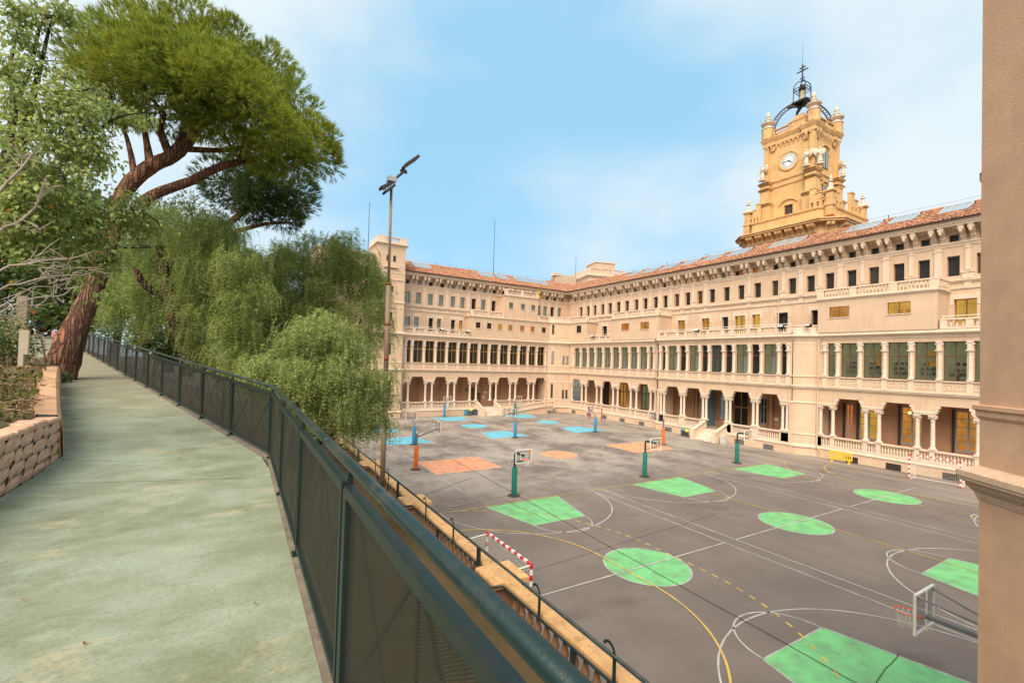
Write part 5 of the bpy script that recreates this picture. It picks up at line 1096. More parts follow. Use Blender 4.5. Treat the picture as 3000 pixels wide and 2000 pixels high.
# ================= things standing in the yard
for nm, c in (('pad_green', (.01, .17, .14)), ('pad_blue', (.03, .24, .44)), ('pad_orange', (.75, .16, .03))): mat(nm, c, .55, var=.12, scale=2)
mat('dark_green_paint', (.012, .055, .055), .5, metal=.2, var=.3); mat('grey_paint', (.19, .20, .21), .5, metal=.3, var=.2); mat('rim_orange', (.80, .14, .03), .5); mat('net_white', (.62, .60, .56), .8); mat('red_paint', (.58, .03, .05), .45, var=.15)
def hoop(x, y, az, pad, style, label, poster='grey_paint', bw=1.18, bh=.86, zb=2.32, ball=True):
    """az: direction the board faces, angle from +x; local +x is forward"""
    t = thing('basketball_hoop', label, 'basketball hoop', (x, y, 0), az, 'basketball hoops in the yard')
    MB().lathe([(.42, .0), (.42, .03), (.2, .05)], 14).build('base_plate', 'rust_iron', t)
    MB().lathe([(.165, .04), (.175, .06), (.175, 1.80), (.16, 1.83)], 14).build('padding', pad, t, True)
    reach = 1.02 if style == 'neck' else (1.0 if style == 'short' else 1.75)
    if style == 'neck':
        b = MB(); b.tube([(0, 0, 1.8), (0, 0, 2.62), (.05, 0, 2.74), (.16, 0, 2.79), (reach-.03, 0, 2.79)], .075, 10); b.build('pole', poster, t)
        MB().tube([(0, 0, 2.1), (reach-.04, 0, 2.5)], .025, 6).build('strut', poster, t)
    elif style == 'short':
        MB().tube([(0, 0, 1.8), (0, 0, 2.05), (reach-.03, 0, zb+bh*.45)], .07, 10).build('pole', poster, t)
    else:
        b = MB(); b.tube([(0, 0, 1.8), (0, 0, 2.8)], .085, 10); b.build('pole', poster, t); MB().tube([(.05, 0, 2.55), (reach-.03, 0, zb+bh*.35)], .06, 8).build('arm', poster, t)
        for s in (-1, 1): MB().tube([(0, s*.05, 2.78), (reach-.02, s*bw*.4, zb+bh*.92)], .022, 6).build('strut', poster, t)
    b = MB(); f = .045
    b.box(reach-.03, reach+.03, -bw/2, bw/2, zb, zb+f); b.box(reach-.03, reach+.03, -bw/2, bw/2, zb+bh-f, zb+bh); b.box(reach-.03, reach+.03, -bw/2, -bw/2+f, zb+f, zb+bh-f); b.box(reach-.03, reach+.03, bw/2-f, bw/2, zb+f, zb+bh-f)
    bd = b.build('backboard_frame', 'white_paint', t)
    MB().box(reach-.008, reach+.008, -bw/2+f, bw/2-f, zb+f, zb+bh-f).build('backboard_pane', 'acrylic', bd)
    b = MB(); q = .035; w, h = .5, .42; z0 = zb+.22
    b.box(reach+.01, reach+.018, -w/2, w/2, z0, z0+q); b.box(reach+.01, reach+.018, -w/2, w/2, z0+h-q, z0+h); b.box(reach+.01, reach+.018, -w/2, -w/2+q, z0+q, z0+h-q); b.box(reach+.01, reach+.018, w/2-q, w/2, z0+q, z0+h-q); b.build('target_square', 'white_paint', bd)
    MB().box(reach-.06, reach-.03, -.02, .02, zb, zb+bh).build('back_stay', 'white_paint', bd)
    if ball:
        k = MB(); k.lathe([(.075, 0), (.075, .008)], 14); k.xform(Matrix.Translation((reach+.01, bw/2-.16, zb+bh-.16)) @ Matrix.Rotation(PI/2, 4, 'Y')); k.build('ball_emblem', 'rim_orange', bd)
    zr = zb+.28; rc = reach+.15+.225
    b = MB(); b.tube([(rc+.225*math.cos(a), .225*math.sin(a), zr) for a in np.linspace(0, 2*PI, 20)[:-1]], .014, 6, closed=True); b.box(reach+.02, rc-.2, -.06, .06, zr-.05, zr); rim = b.build('rim', 'rim_orange', t)
    n = MB()
    for i in range(12):
        a0, a1, a2 = (2*PI*(i+k)/12 for k in (0, .5, -.5))
        for a in (a1, a2): n.tube([(rc+.22*math.cos(a0), .22*math.sin(a0), zr), (rc+.17*math.cos(a), .17*math.sin(a), zr-.2), (rc+.14*math.cos(a0), .14*math.sin(a0), zr-.38)], .006, 3)
    o = n.build('net', 'net_white', rim); o['kind'] = 'stuff'
    return t
hoop(15.62, 25.0, -PI/2, 'pad_green', 'neck', 'green padded hoop nearest the stone balustrade, leftmost of the green three', 'dark_green_paint')
hoop(27.67, 25.02, -PI/2, 'pad_green', 'neck', 'middle one of the three green padded hoops, between the green keys', 'dark_green_paint')
hoop(39.75, 25.04, -PI/2, 'pad_green', 'neck', 'green padded hoop standing near the school entrance steps of the right wing', 'dark_green_paint')
hoop(12.2, 34.2, 0, 'pad_orange', 'arm', 'orange padded hoop at the left end of the orange court, behind the floodlight mast', bw=1.2, bh=.95, zb=2.78)
hoop(40.95, 34.5, PI, 'pad_orange', 'arm', 'orange padded hoop at the right end of the orange court by the arcade', bw=1.25, bh=.95, zb=2.72)
hoop(15.5, 44.3, PI/2, 'pad_blue', 'short', 'blue padded hoop seen from behind, left beside the weeping tree')
hoop(27.5, 44.15, PI/2, 'pad_blue', 'short', 'blue padded hoop seen from behind, in the middle before the steps of the far wing', zb=2.38)
hoop(39.65, 44.2, PI/2, 'pad_blue', 'short', 'blue padded hoop seen from behind, nearest the right wing', zb=2.4)
hoop(27.2, 64.3, -PI/2, 'pad_blue', 'short', 'far blue padded hoop facing the camera before the far wing arcade')
hoop(39.2, 63.2, -PI/2, 'pad_green', 'neck', 'far green padded hoop before the ramp of the far wing', 'dark_green_paint')
hoop(15.2, 2.75, PI/2, 'pad_green', 'arm', 'nearest hoop, only its board and slanting grey arm showing beside the near building', 'grey_paint', bw=1.22, bh=1.0, zb=2.2)
def goal(x, y, face, label, m2='red_paint', W=3.0, Hh=2.0):
    """face: +1 looks along +x. Square posts in painted bands, net behind"""
    t = thing('handball_goal', label, 'goal', (x, y, 0), 0 if face > 0 else PI, 'goals of the handball pitch'); p = .08
    def bar(a, c, nm):
        a, c = Vector(a), Vector(c); n = max(3, round((c-a).length/.2)); n += (n+1) % 2; o = None
        for k, mm in ((0, m2), (1, 'white_paint')):
            b = MB()
            for i in range(k, n, 2): b.beam(a+(c-a)*(i/n), a+(c-a)*((i+1)/n), p)
            if o is None: o = b.build(nm, mm, t)
            else: b.build('white_bands', mm, o)
    for s in (-1, 1): bar((0, s*(W/2+p/2), Hh+p), (0, s*(W/2+p/2), 0), 'post')
    bar((0, -W/2, Hh+p/2), (0, W/2, Hh+p/2), 'crossbar')
    for s in (-1, 1):
        MB().tube([(0, s*W/2, Hh), (-.85, s*W/2, Hh-.05), (-1.05, s*W/2, .05), (0, s*W/2, .05)], .025, 6).build('back_stay', 'white_paint', t)
    MB().tube([(-1.05, -W/2, .05), (-1.05, W/2, .05)], .025, 6).build('ground_bar', 'white_paint', t)
    n = MB(); r = random.Random(3)
    P = lambda u, v: (-.85*min(v/.35, 1)-.2*max(0, (v-.35)/.65), -W/2+W*u, Hh*(1-.03*min(v/.35, 1)) if v < .35 else Hh*.97*(1-(v-.35)/.65))
    for i in range(25): n.tube([P(i/24, v) for v in np.linspace(0, 1, 12)], .005, 3, False)
    for j in range(25): n.tube([tuple(c+r.uniform(-.03, .03) for c in P(u, j/24)) for u in np.linspace(0, 1, 14)], .005, 3, False)
    for s in (0, 1):
        for i in range(8): n.tube([(-1.0*i/8, -W/2+W*s, 0), (-1.0*i/8, -W/2+W*s, Hh*.97)], .005, 3, False)
        for j in range(1, 16): n.tube([(0, -W/2+W*s, Hh*j/16), (-.95, -W/2+W*s, Hh*j/16)], .005, 3, False)
    o = n.build('net', 'net_white', t); o['kind'] = 'stuff'
goal(8.48, 13.9, 1, 'red and white banded goal just beyond the stone balustrade'); goal(48.0, 13.7, -1, 'red and white banded goal against the right wing, by the near building')
t = thing('small_goal', 'plain red framed goal near the inner corner of the yard', 'goal', (48.3, 54.0, 0), PI); 
for s in (-1, 1): MB().beam((0, s*1.5, 0), (0, s*1.5, 1.95), .1).build('post', 'red_paint', t); MB().tube([(0, s*1.5, 1.95), (-.8, s*1.5, 0), (0, s*1.5, .03)], .02, 5).build('back_stay', 'iron', t)
goalbar = MB()
for i in range(0, 15, 2): goalbar.beam((0, -1.5+i*.2, 1.9), (0, -1.3+i*.2, 1.9), .08)
goalbar.build('crossbar', 'red_paint', t); 
# yellow crowd barrier
t = thing('crowd_barrier', 'yellow plastic crowd barrier leaning near the wall of the right wing', 'barrier', (49.9, 21.0, 0), -PI/2+.02)
b = MB(); b.box(-.95, .95, -.03, .03, .28, .40); b.box(-.95, .95, -.03, .03, .92, 1.05); b.box(-.95, -.85, -.03, .03, .4, .92); b.box(.85, .95, -.03, .03, .4, .92); b.box(-.17, .17, -.028, .028, .42, .90); fr = b.build('frame', 'yellow_plastic', t)
for i in range(9):
    x = -.72+i*.18
    if abs(x) > .2: MB().box(x-.045, x+.045, -.025, .025, .4, .92).build('bar', 'yellow_plastic', t)
for s in (-1, 1): MB().prism([(s*.7-.06, -.25), (s*.7+.06, -.25), (s*.7+.06, .25), (s*.7-.06, .25)], 0, .09).build('foot', 'yellow_plastic', t); MB().box(s*.7-.05, s*.7+.05, -.05, .05, .09, .3).build('leg', 'yellow_plastic', t)
# bins
for nm, c in (('bin_teal', (.02, .26, .38)), ('bin_yellow', (.65, .62, .08)), ('bin_dark', (.06, .08, .11)), ('bin_white', (.62, .6, .55)), ('bin_body', (.055, .06, .06))): mat(nm, c, .5, var=.15)
def litter_bin(x, y, lid, body, label, h=.85, r=.24, lidh=.22):
    t = thing('litter_bin', label, 'bin', (x, y, 0), .2, 'bins by the wing entrances'); MB().lathe([(r*.8, .05), (r*.95, .1), (r, h-lidh)], 12).build('body', body, t); MB().lathe([(r*1.06, h-lidh), (r*1.08, h-.03), (r*.9, h), (r*.6, h-.02)], 12).build('lid', lid, t)
    MB().tube([(-r, 0, 0), (-r, 0, h*.6)], .02, 5).build('stand', 'iron', t)
litter_bin(48.75, 38.0, 'bin_teal', 'bin_body', 'dark bin with blue lid left of the right wing steps'); litter_bin(48.55, 37.25, 'bin_yellow', 'bin_body', 'dark bin with yellow lid left of the right wing steps')
litter_bin(31.3, 65.1, 'bin_teal', 'bin_teal', 'teal bin left of the far wing steps', .95, .3); litter_bin(32.1, 65.05, 'bin_yellow', 'bin_dark', 'dark bin with yellow green lid left of the far wing steps', .95, .3); litter_bin(32.8, 65.0, 'bin_dark', 'bin_dark', 'all dark bin left of the far wing steps', .95, .3)
def planter(x, y, m, label, h=.85):
    t = thing('tall_planter', label, 'planter', (x, y, 0)); b = MB(); b.add([(-.25, -.25, 0), (.25, -.25, 0), (.25, .25, 0), (-.25, .25, 0), (-.36, -.36, h), (.36, -.36, h), (.36, .36, h), (-.36, .36, h)], [(3,2,1,0),(0,1,5,4),(1,2,6,5),(2,3,7,6),(3,0,4,7),(4,5,6,7)]); b.build('tub', m, t); MB().box(-.38, .38, -.38, .38, h, h+.05).build('rim', m, t)
planter(48.6, 32.3, 'bin_white', 'white tapered tub right of the right wing steps'); planter(32.95+.55, 64.95, 'bin_white', 'white tapered tub left of the far wing steps', .8); planter(38.0, 64.2, 'bin_white', 'white tapered tub at the foot of the ramp', .7)
mat('concrete', (.27, .25, .22), .9, var=.25, scale=2, bump=.2)
t = thing('concrete_block', 'low grey concrete block with dark chairs on it by the inner corner', 'block', (46.9, 64.2, 0)); MB().box(-.9, .9, -.7, .5, 0, .5).build('slab', 'concrete', t)
for k in range(4): MB().box(-.8+k*.42, -.5+k*.42, -.4, 0, .5, .72).build('crate', 'bin_dark', t)
# small floodlights on the terrace balustrades
def flood(x, y, z, rz, label):
    t = thing('floodlight', label, 'floodlight', (x, y, z), rz, 'small floodlights on the balustrades'); b = MB(); b.box(-.3, .3, -.16, .12, -.12, .12); b.xform(Matrix.Rotation(-.5, 4, 'X')); b.build('housing', 'iron', t); g_ = MB(); g_.box(-.25, .25, -.19, -.165, -.09, .09); g_.xform(Matrix.Rotation(-.5, 4, 'X')); g_.build('lens', 'white_paint', t); MB().tube([(0, .1, -.05), (0, .3, -.1)], .03, 5).build('arm', 'iron', t)
flood(26.7, 65.1, 13.35, 0, 'black floodlight on the far wing terrace, the left one'); flood(36.0*.863, 65.1, 13.3, 0, 'black floodlight on the far wing terrace, the right one')
flood(50.6, 43.4, 13.25, -PI/2, 'black floodlight on the left end of the centre block balustrade'); flood(49.6, 36.9, 13.35, -PI/2, 'black floodlight at the middle of the centre block balustrade'); flood(49.6, 26.6, 13.3, -PI/2, 'black floodlight at the right end of the centre block balustrade'); flood(50.1, 24.1, 13.3, -PI/2-.4, 'black floodlight on the curved balustrade corner of the centre block'); flood(50.5, 57.5, 13.3, -PI/2, 'black floodlight on the balustrade near the inner corner')
# manhole-like puddle marks are left to the asphalt
# ================= raised walkway, its fence, the stone balustrade and pipe railing below it
def pathz(y): return 7.0 if y < 7.9 else 7.0+.0575*(y-7.9)
def fx(y): return .46 if y < 8 else .46-.31*(y-8)          # fence line
def lx(y): return float(np.interp(y, [-6, 9.05, 13.2, 19, 27, 36, 52, 70, 90], [-2.2, -2.2, -3.3, -4.74, -7.6, -11.2, -18.5, -27, -37]))
def rx(y): return float(np.interp(y, [-6, 8, 36, 52, 70, 90], [.50, .50, -8.15, -13.2, -20, -28]))
def pathmat():
    m, nt, b = nodemat('path_paint'); N = nt.nodes.new; L = nt.links.new; tc = N('ShaderNodeTexCoord')
    def nz(scale, st, det=7, rough=.62):
        mp = N('ShaderNodeMapping'); mp.inputs['Scale'].default_value = st; mp.inputs['Rotation'].default_value = (0, 0, -.28); L(tc.outputs['Object'], mp.inputs['Vector']); n = N('ShaderNodeTexNoise'); n.inputs['Scale'].default_value = scale; n.inputs['Detail'].default_value = det; n.inputs['Roughness'].default_value = rough; L(mp.outputs[0], n.inputs['Vector']); return n.outputs['Fac']
    def rp(s, a, c, ta=0., tb=1.): r = N('ShaderNodeMapRange'); r.inputs['From Min'].default_value = a; r.inputs['From Max'].default_value = c; r.inputs['To Min'].default_value = ta; r.inputs['To Max'].default_value = tb; L(s, r.inputs['Value']); return r.outputs[0]
    def mx(a, c, f):
        x = N('ShaderNodeMix'); x.data_type = 'RGBA'; L(f, x.inputs['Factor'])
        if isinstance(a, tuple): x.inputs['A'].default_value = (*a, 1)
        else: L(a, x.inputs['A'])
        x.inputs['B'].default_value = (*c, 1); return x.outputs['Result']
    c = mx((.205, .240, .165), (.275, .325, .25), rp(nz(1.3, (1.0, 1.25, 1), 8, .68), .4, .6))
    c = mx(c, (.135, .145, .075), rp(nz(1.1, (1.0, 1.3, 1), 9, .70), .50, .66, 0, .7))
    c = mx(c, (.43, .38, .25), rp(nz(1.35, (.9, 1.35, 1), 10, .72), .55, .68, 0, .8))
    c = mx(c, (.11, .12, .065), rp(nz(.5, (1, 1, 1), 6), .55, .75, 0, .35))
    c = mx(c, (.09, .095, .065), rp(nz(30, (1, 1.6, 1), 5), .50, .70, 0, .45))
    sp = N('ShaderNodeSeparateXYZ'); L(tc.outputs['Object'], sp.inputs[0]); far = rp(sp.outputs['Y'], 9, 20, 0, .6); c = mx(c, (.235, .205, .145), far)
    L(c, b.inputs['Base Color']); b.inputs['Roughness'].default_value = .8; b.inputs['Specular IOR Level'].default_value = .3
    bp = N('ShaderNodeBump'); bp.inputs['Strength'].default_value = .35; bp.inputs['Distance'].default_value = .01; L(nz(70, (1, 1, 1), 5), bp.inputs['Height']); L(bp.outputs[0], b.inputs['Normal'])
pathmat()
mat('joint_dark', (.05, .05, .04), .9); mat('kerb', (.19, .16, .125), .9, var=.3, scale=6, bump=.3, grime=.5, gscale=3)
# bed under the slabs
ys = [-6, -2, 2, 5, 7.9, 9.05, 11, 13.2, 16, 19, 23, 27, 31, 36, 44, 52, 60, 70, 90]
b = MB()
for a, c in zip(ys[:-1], ys[1:]): b.quad((lx(a)-.05, a, pathz(a)-.03), (rx(a), a, pathz(a)-.03), (rx(c), c, pathz(c)-.03), (lx(c)-.05, c, pathz(c)-.03))
WALK = structure(b.build('walkway', 'joint_dark'))
# joints run slightly askew across the walkway: (y at the left edge, y at the right edge)
cuts = [(-6, -6), (2.6, 1.9), (7.62, 6.87), (13.3, 12.75), (19.2, 18.9), (25.5, 25.2), (32, 31.8), (40, 40), (50, 50), (62, 62), (76, 76), (90, 90)]
for (l0, r0), (l1, r1) in zip(cuts[:-1], cuts[1:]):
    b = MB(); n = max(2, int((l1-l0)/1.2)); g_ = .007
    rows = []
    tset = sorted({0, 1, *[k/n for k in range(1, n)], *[(q-l0)/(l1-l0) for q in (9.05,) if l0 < q < l1], *[(q-l0)/(l1-l0) for q in (7.9, 13.2, 19) if l0 < q < l1]})
    for t in tset:
        yl = l0+(l1-l0)*t; yr = r0+(r1-r0)*t
        if t == 0: yl += g_; yr += g_
        if t == 1: yl -= g_; yr -= g_
        xl, xr = lx(yl), fx(yr)-.02 if yr < 36 else rx(yr)
        rows.append([(xl+(xr-xl)*k/4, yl+(yr-yl)*k/4) for k in range(5)])
    for i in range(len(rows)-1):
        for k in range(4):
            q = [rows[i][k], rows[i][k+1], rows[i+1][k+1], rows[i+1][k]]; b.quad(*[(p[0], p[1], pathz(p[1])) for p in q])
    b.build('path_slab', 'path_paint', WALK)
def pcrack(P, w):
    b = MB()
    for (a, c) in zip(P[:-1], P[1:]): b.quad((a[0], a[1]-w, pathz(a[1])+.004), (c[0], c[1]-w*.6, pathz(c[1])+.004), (c[0], c[1]+w*.6, pathz(c[1])+.004), (a[0], a[1]+w, pathz(a[1])+.004))
    b.build('crack', 'joint_dark', WALK)
r = random.Random(2); pcrack([(-2.15+k*.09, 8.78-.035*k+r.uniform(-.03, .03), 0) for k in range(14)], .006); pcrack([(-1.2+k*.06, 8.45+r.uniform(-.02, .02), 0) for k in range(9)], .004)
b = MB()   # concrete edge under the fence
yk = [-3, 2, 5, 7.95]+[8.05+1.83*k for k in range(16)]
for a, c in zip(yk[:-1], yk[1:]):
    za, zc_ = pathz(a), pathz(c); xa, xc = fx(a), fx(c)
    b.add([(xa-.045, a, za-.3), (xa+.07, a, za-.3), (xc+.07, c, zc_-.3), (xc-.045, c, zc_-.3), (xa-.04, a, za+.03), (xa+.07, a, za+.035), (xc+.07, c, zc_+.035), (xc-.04, c, zc_+.03)], [(4,5,6,7),(1,2,6,5),(3,0,4,7)])
b.build('kerb', 'kerb', WALK)
# fallen leaves on the walkway
mat('dead_leaf', (.30, .13, .04), .8, island=.4, hue=.03)
b = MB()
for k in range(38):
    x, y = r.uniform(-2.1, .3), r.uniform(2.2, 18)
    if k < 32: y = r.uniform(7, 19); x = lx(y)+abs(r.gauss(0, .12))+.03
    x = min(x, fx(y)-.15); a = r.uniform(0, 6.3); s = r.uniform(.014, .03); c_, s_ = math.cos(a)*s, math.sin(a)*s; z = pathz(y)+.012
    b.add([(x-c_, y-s_, z), (x+s_*.5, y-c_*.5, z+.006), (x+c_, y+s_, z+.004), (x-s_*.5, y+c_*.5, z+.01)], [(0, 1, 2, 3)])
o = b.build('fallen_leaves', 'dead_leaf'); o['kind'] = 'stuff'
# ---- perforated metal fence
def meshmat():
    m, nt, b = nodemat('expanded_mesh'); N = nt.nodes.new; L = nt.links.new
    b.inputs['Base Color'].default_value = (.020, .021, .014, 1); b.inputs['Roughness'].default_value = .65; b.inputs['Metallic'].default_value = .3
    tc = N('ShaderNodeTexCoord'); sp = N('ShaderNodeSeparateXYZ'); L(tc.outputs['Object'], sp.inputs[0])
    # diamond openings about 13 x 7 mm
    def wave(inp, k):
        mm = N('ShaderNodeMath'); mm.operation = 'MULTIPLY'; mm.inputs[1].default_value = k; L(inp, mm.inputs[0]); c = N('ShaderNodeMath'); c.operation = 'COSINE'; L(mm.outputs[0], c.inputs[0]); return c.outputs[0]
    a = wave(sp.outputs['X'], 2*PI/.016); c = wave(sp.outputs['Z'], 2*PI/.0105); pr = N('ShaderNodeMath'); pr.operation = 'ADD'; L(a, pr.inputs[0]); L(c, pr.inputs[1]); ab = N('ShaderNodeMath'); ab.operation = 'ABSOLUTE'; L(pr.outputs[0], ab.inputs[0])
    gt = N('ShaderNodeMapRange'); gt.inputs['From Min'].default_value = 1.38; gt.inputs['From Max'].default_value = 1.46; L(ab.outputs[0], gt.inputs['Value'])
    t = N('ShaderNodeBsdfTransparent'); ms = N('ShaderNodeMixShader'); L(gt.outputs[0], ms.inputs['Fac']); L(b.outputs[0], ms.inputs[1]); L(t.outputs[0], ms.inputs[2]); L(ms.outputs[0], nt.nodes['Material Output'].inputs['Surface'])
meshmat()
mat('fence_green', (.017, .032, .028), .45, metal=.2, col2=(.012, .022, .020), scale=5, grime=.55, gscale=5, gcol=(.06, .055, .045), bump=.06, bscale=80)
mat('rail_green', (.010, .030, .031), .33, metal=.25, col2=(.016, .034, .034), scale=4, detail=8, grime=.9, gscale=2.6, gcol=(.11, .10, .08), bump=.08, bscale=70, spec=.5)
FN = thing('mesh_fence', 'dark green fence of fine metal mesh panels with a round handrail beside the walkway', 'fence', (0, 0, 0))
fy = [-1.44, .39, 2.22, 4.05, 5.88, 8.0]; fy += [8.0+1.83*k for k in range(1, 18)]
for i, (a, c) in enumerate(zip(fy[:-1], fy[1:])):
    p, q = Vector((fx(a), a, pathz(a))), Vector((fx(c), c, pathz(c))); d = q-p; L_ = math.hypot(d.x, d.y); an = math.atan2(d.y, d.x); sl = d.z/L_
    sh_ = Matrix(((1, 0, 0, 0), (0, 1, 0, 0), (sl, 0, 1, 0), (0, 0, 0, 1)))
    z0, z1 = .10, 1.055; f = MB(); w = .034; g_ = .035
    for (x0, x1, za, zb) in ((g_, L_-g_, z0, z0+w), (g_, L_-g_, z1-.05, z1), (g_, g_+w, z0+w, z1-.05), (L_-g_-w, L_-g_, z0+w, z1-.05)): f.box(x0, x1, -.022, .022, za, zb)
    f.xform(sh_); fr = f.build('panel_frame', 'fence_green', FN); fr.location = p; fr.rotation_euler = (0, 0, an)
    m = MB(); m.quad((g_+w*.5, 0, z0+w*.5), (L_-g_-w*.5, 0, z0+w*.5), (L_-g_-w*.5, 0, z1-.02), (g_+w*.5, 0, z1-.02)); m.xform(sh_); m.build('mesh_sheet', 'expanded_mesh', fr)
    x0, x1, h0, h1 = g_+w, L_-g_-w, z0+w, z1-.05; xm = (x0+x1)/2
    for (xa, za, xb, zb) in ((x0, h1, xm, h0), (xm, h0, x1, h1), (x0, h0, xm, h1), (xm, h1, x1, h0), (xm, h0, xm+.001, h1)):
        br = MB(); br.beam((xa, -.03, za), (xb, -.03, zb), .013, .010, (0, 1, 0)); br.xform(sh_); br.build('brace', 'fence_green', fr)
for y in fy:
    t = Vector((1, 0, 0)) if y < 7.9 else Vector((1, .31, 0)).normalized()
    b = MB(); z = pathz(y); an = 0 if y < 7.9 else math.atan2(.31, 1)
    b.box(-.028, .028, -.016, .016, .0, 1.03); b.box(-.012, .012, -.012, .012, 1.03, 1.115); b.box(-.05, .05, -.05, .05, 0.0, .045); o = b.build('post', 'fence_green', FN); o.location = (fx(y)+.01, y, z); o.rotation_euler = (0, 0, an)
nr_ = [(fx(y)+.012, y, pathz(y)+1.14) for y in (-1.44, 2.0, 5.0, 7.9, 8.0)]; far = [(fx(y)+.012, y, pathz(y)+1.14) for y in (8.0, 8.1, 12, 20, 30, 39)]
MB().tube(nr_+far[1:], .0255, 12).build('handrail', 'rail_green', FN, True)
for y in (2.9, 4.55, 10.9): MB().tube([(fx(y)+.012, y-.035, pathz(y)+1.14), (fx(y)+.012, y+.035, pathz(y)+1.14)], .0272, 12).build('rail_sleeve', 'rail_green', FN, True)
# ---- ground between: retaining wall, terrace, slope
mat('soil', (.13, .085, .055), .95, var=.45, scale=5, bump=.6, bscale=25)
mat('earth_green', (.085, .075, .035), .95, col2=(.13, .085, .045), scale=1.4, bump=.5, bscale=12)
g = MB(); gy = list(np.linspace(-5, 62, 46)); gx = np.linspace(0, 1, 9)
def slopez(s, y): 
    top = pathz(y)-.12
    return top+(2.6-top)*min(1, (s/.8)**(.5 if y < 8 else 1.0)) if y > 7.9 else (2.6 if s > .01 else top)
for j in range(len(gy)-1):
    for i in range(8):
        q = []
        for (ii, jj) in ((i, j), (i+1, j), (i+1, j+1), (i, j+1)):
            y = gy[jj]; x0 = (fx(y) if y < 36 else rx(y))+.06; q.append((x0+(5.42-x0)*gx[ii], y, slopez(gx[ii], y)))
        g.quad(*q)
structure(g.build('slope', 'earth_green'))
# hillside to the left of the walkway
HL = MB(); hy = list(np.linspace(-8, 110, 50)); ho = [0, .25, .8, 2, 4, 8, 16, 40, 110]
def hz(o, y):
    if y < 19: top = pathz(max(y, 9.0))+.60 if y > 6 else 7.62
    else: top = pathz(y)+.1
    rise = .16*o if y < 30 else .22*o
    return top+min(rise, 12)+.06*math.sin(o*3+y*2.1)
for j in range(len(hy)-1):
    for i in range(len(ho)-1):
        q = []
        for (ii, jj) in ((i, j), (i, j+1), (i+1, j+1), (i+1, j)):
            y = hy[jj]; x0 = lx(y)-(.24 if y < 19.5 else .02); q.append((x0-ho[ii], y, hz(ho[ii], y)))
        HL.quad(*q)
mat('bank_soil', (.115, .07, .042), .95, col2=(.085, .08, .03), scale=1.1, detail=6, bump=.7, bscale=18, grime=.6, gscale=6, gcol=(.24, .16, .09))
structure(HL.build('hillside', 'bank_soil'))
# far wooded ground behind everything
# ---- stone balustrade on the retaining wall of the yard
mat('ochre_stone', (.68, .42, .19), .85, col2=(.58, .34, .15), scale=2.5, detail=8, grime=.85, gscale=7, gcol=(.13, .085, .05), bump=.35, bscale=45)
mat('ochre_wall', (.33, .19, .105), .9, col2=(.25, .14, .075), scale=2, detail=6, grime=.6, gscale=3, gcol=(.11, .065, .04), bump=.25, bscale=30)
mat('pipe_green', (.020, .035, .035), .45, metal=.3, col2=(.035, .06, .06), scale=6, grime=.5, gscale=9, gcol=(.07, .06, .05))
SB2 = thing('stone_balustrade', 'ochre stone balustrade with lichen-speckled coping between the walkway fence and the yard', 'balustrade', (0, 0, 0))
MB().box(5.40, 5.66, -5, 60, -.35, 2.62).build('retaining_wall', 'ochre_wall', SB2); MB().box(5.37, 5.69, -5, 60, 2.62, 2.92).build('base', 'ochre_wall', SB2)
PY = [-3.0, 3.15, 9.37, 15.62, 21.9, 27.95, 34.1, 40.3, 46.5, 52.7, 58.9]
FB = baluster_mesh('baluster', .60, .085, 'ochre_wall', 12)
for i, y in enumerate(PY):
    MB().box(5.2, 5.95, y-.36, y+.36, 2.6, 3.5).build('pier', 'ochre_wall', SB2)
    MB().bev(5.10, 6.05, y-.47, y+.47, 3.50, 3.66, .035).build('pier_cap', 'ochre_stone', SB2)
for a, c in zip(PY[:-1], PY[1:]):
    lo, hi = a+.47, c-.47; n = 4 if a < 30 else 1
    for k in range(n):
        g_ = .003; MB().bev(5.375, 5.685, lo+(hi-lo)*k/n+g_, lo+(hi-lo)*(k+1)/n-g_, 3.51, 3.65, .03).build('coping', 'ochre_stone', SB2)
    m = 17
    for k in range(m): put('baluster', FB, SB2, (5.53, lo+.1+(hi-lo-.2)*(k+.5)/m, 2.915))
# ---- pipe railing fixed along it
PR = thing('pipe_railing', 'dark green pipe railing with hooked uprights in front of the stone balustrade', 'railing', (0, 0, 0)); X = 5.28
MB().tube([(X, -4, 4.05), (X, 60, 4.0)], .030, 10).build('top_rail', 'pipe_green', PR, True)
lr = [(X, -4, 3.61)]
for y in PY[1:]:
    lr += [(X, y-.62, 3.61), (X-.02, y-.56, 3.61), (X-.25, y-.50, 3.61), (X-.27, y-.42, 3.61), (X-.27, y+.42, 3.61), (X-.25, y+.5, 3.61), (X-.02, y+.56, 3.61), (X, y+.62, 3.61)]
    if y == 15.62: lr += [(X, 18.1, 3.61), (X-.22, 18.25, 3.61), (X-.25, 18.35, 3.61), (X-.25, 18.85, 3.61), (X-.22, 18.95, 3.61), (X, 19.1, 3.61)]
lr += [(X, 60, 3.61)]
MB().tube(lr, .028, 8).build('lower_rail', 'pipe_green', PR, True)
for y in (10.02, 16.69, 23.27, 30.1, 36.7, 43.3): MB().box(X-.035, X+.035, y-.05, y+.05, 2.62, 4.05).build('post', 'pipe_green', PR)
for y in (6.32, 12.7, 19.6): MB().box(X-.03, X+.03, y-.045, y+.045, 2.62, 3.6).build('post', 'pipe_green', PR)
for y in (3.4, 5.30, 7.38, 11.57, 13.72, 17.95, 19.97, 24.3, 26.4, 32, 34.5):
    b = MB(); b.box(X-.012, X+.012, y-.03, y+.03, 3.61, 4.05)
    pp = [(X, y, 4.05)]+[(X+.0, y+.13-.13*math.cos(a), 4.05+.16*math.sin(a)) for a in np.linspace(.4, 2.6, 8)]
    for p, q in zip(pp[:-1], pp[1:]): b.beam(p, q, .045, .012, (1, 0, 0))
    b.build('upright', 'pipe_green', PR)
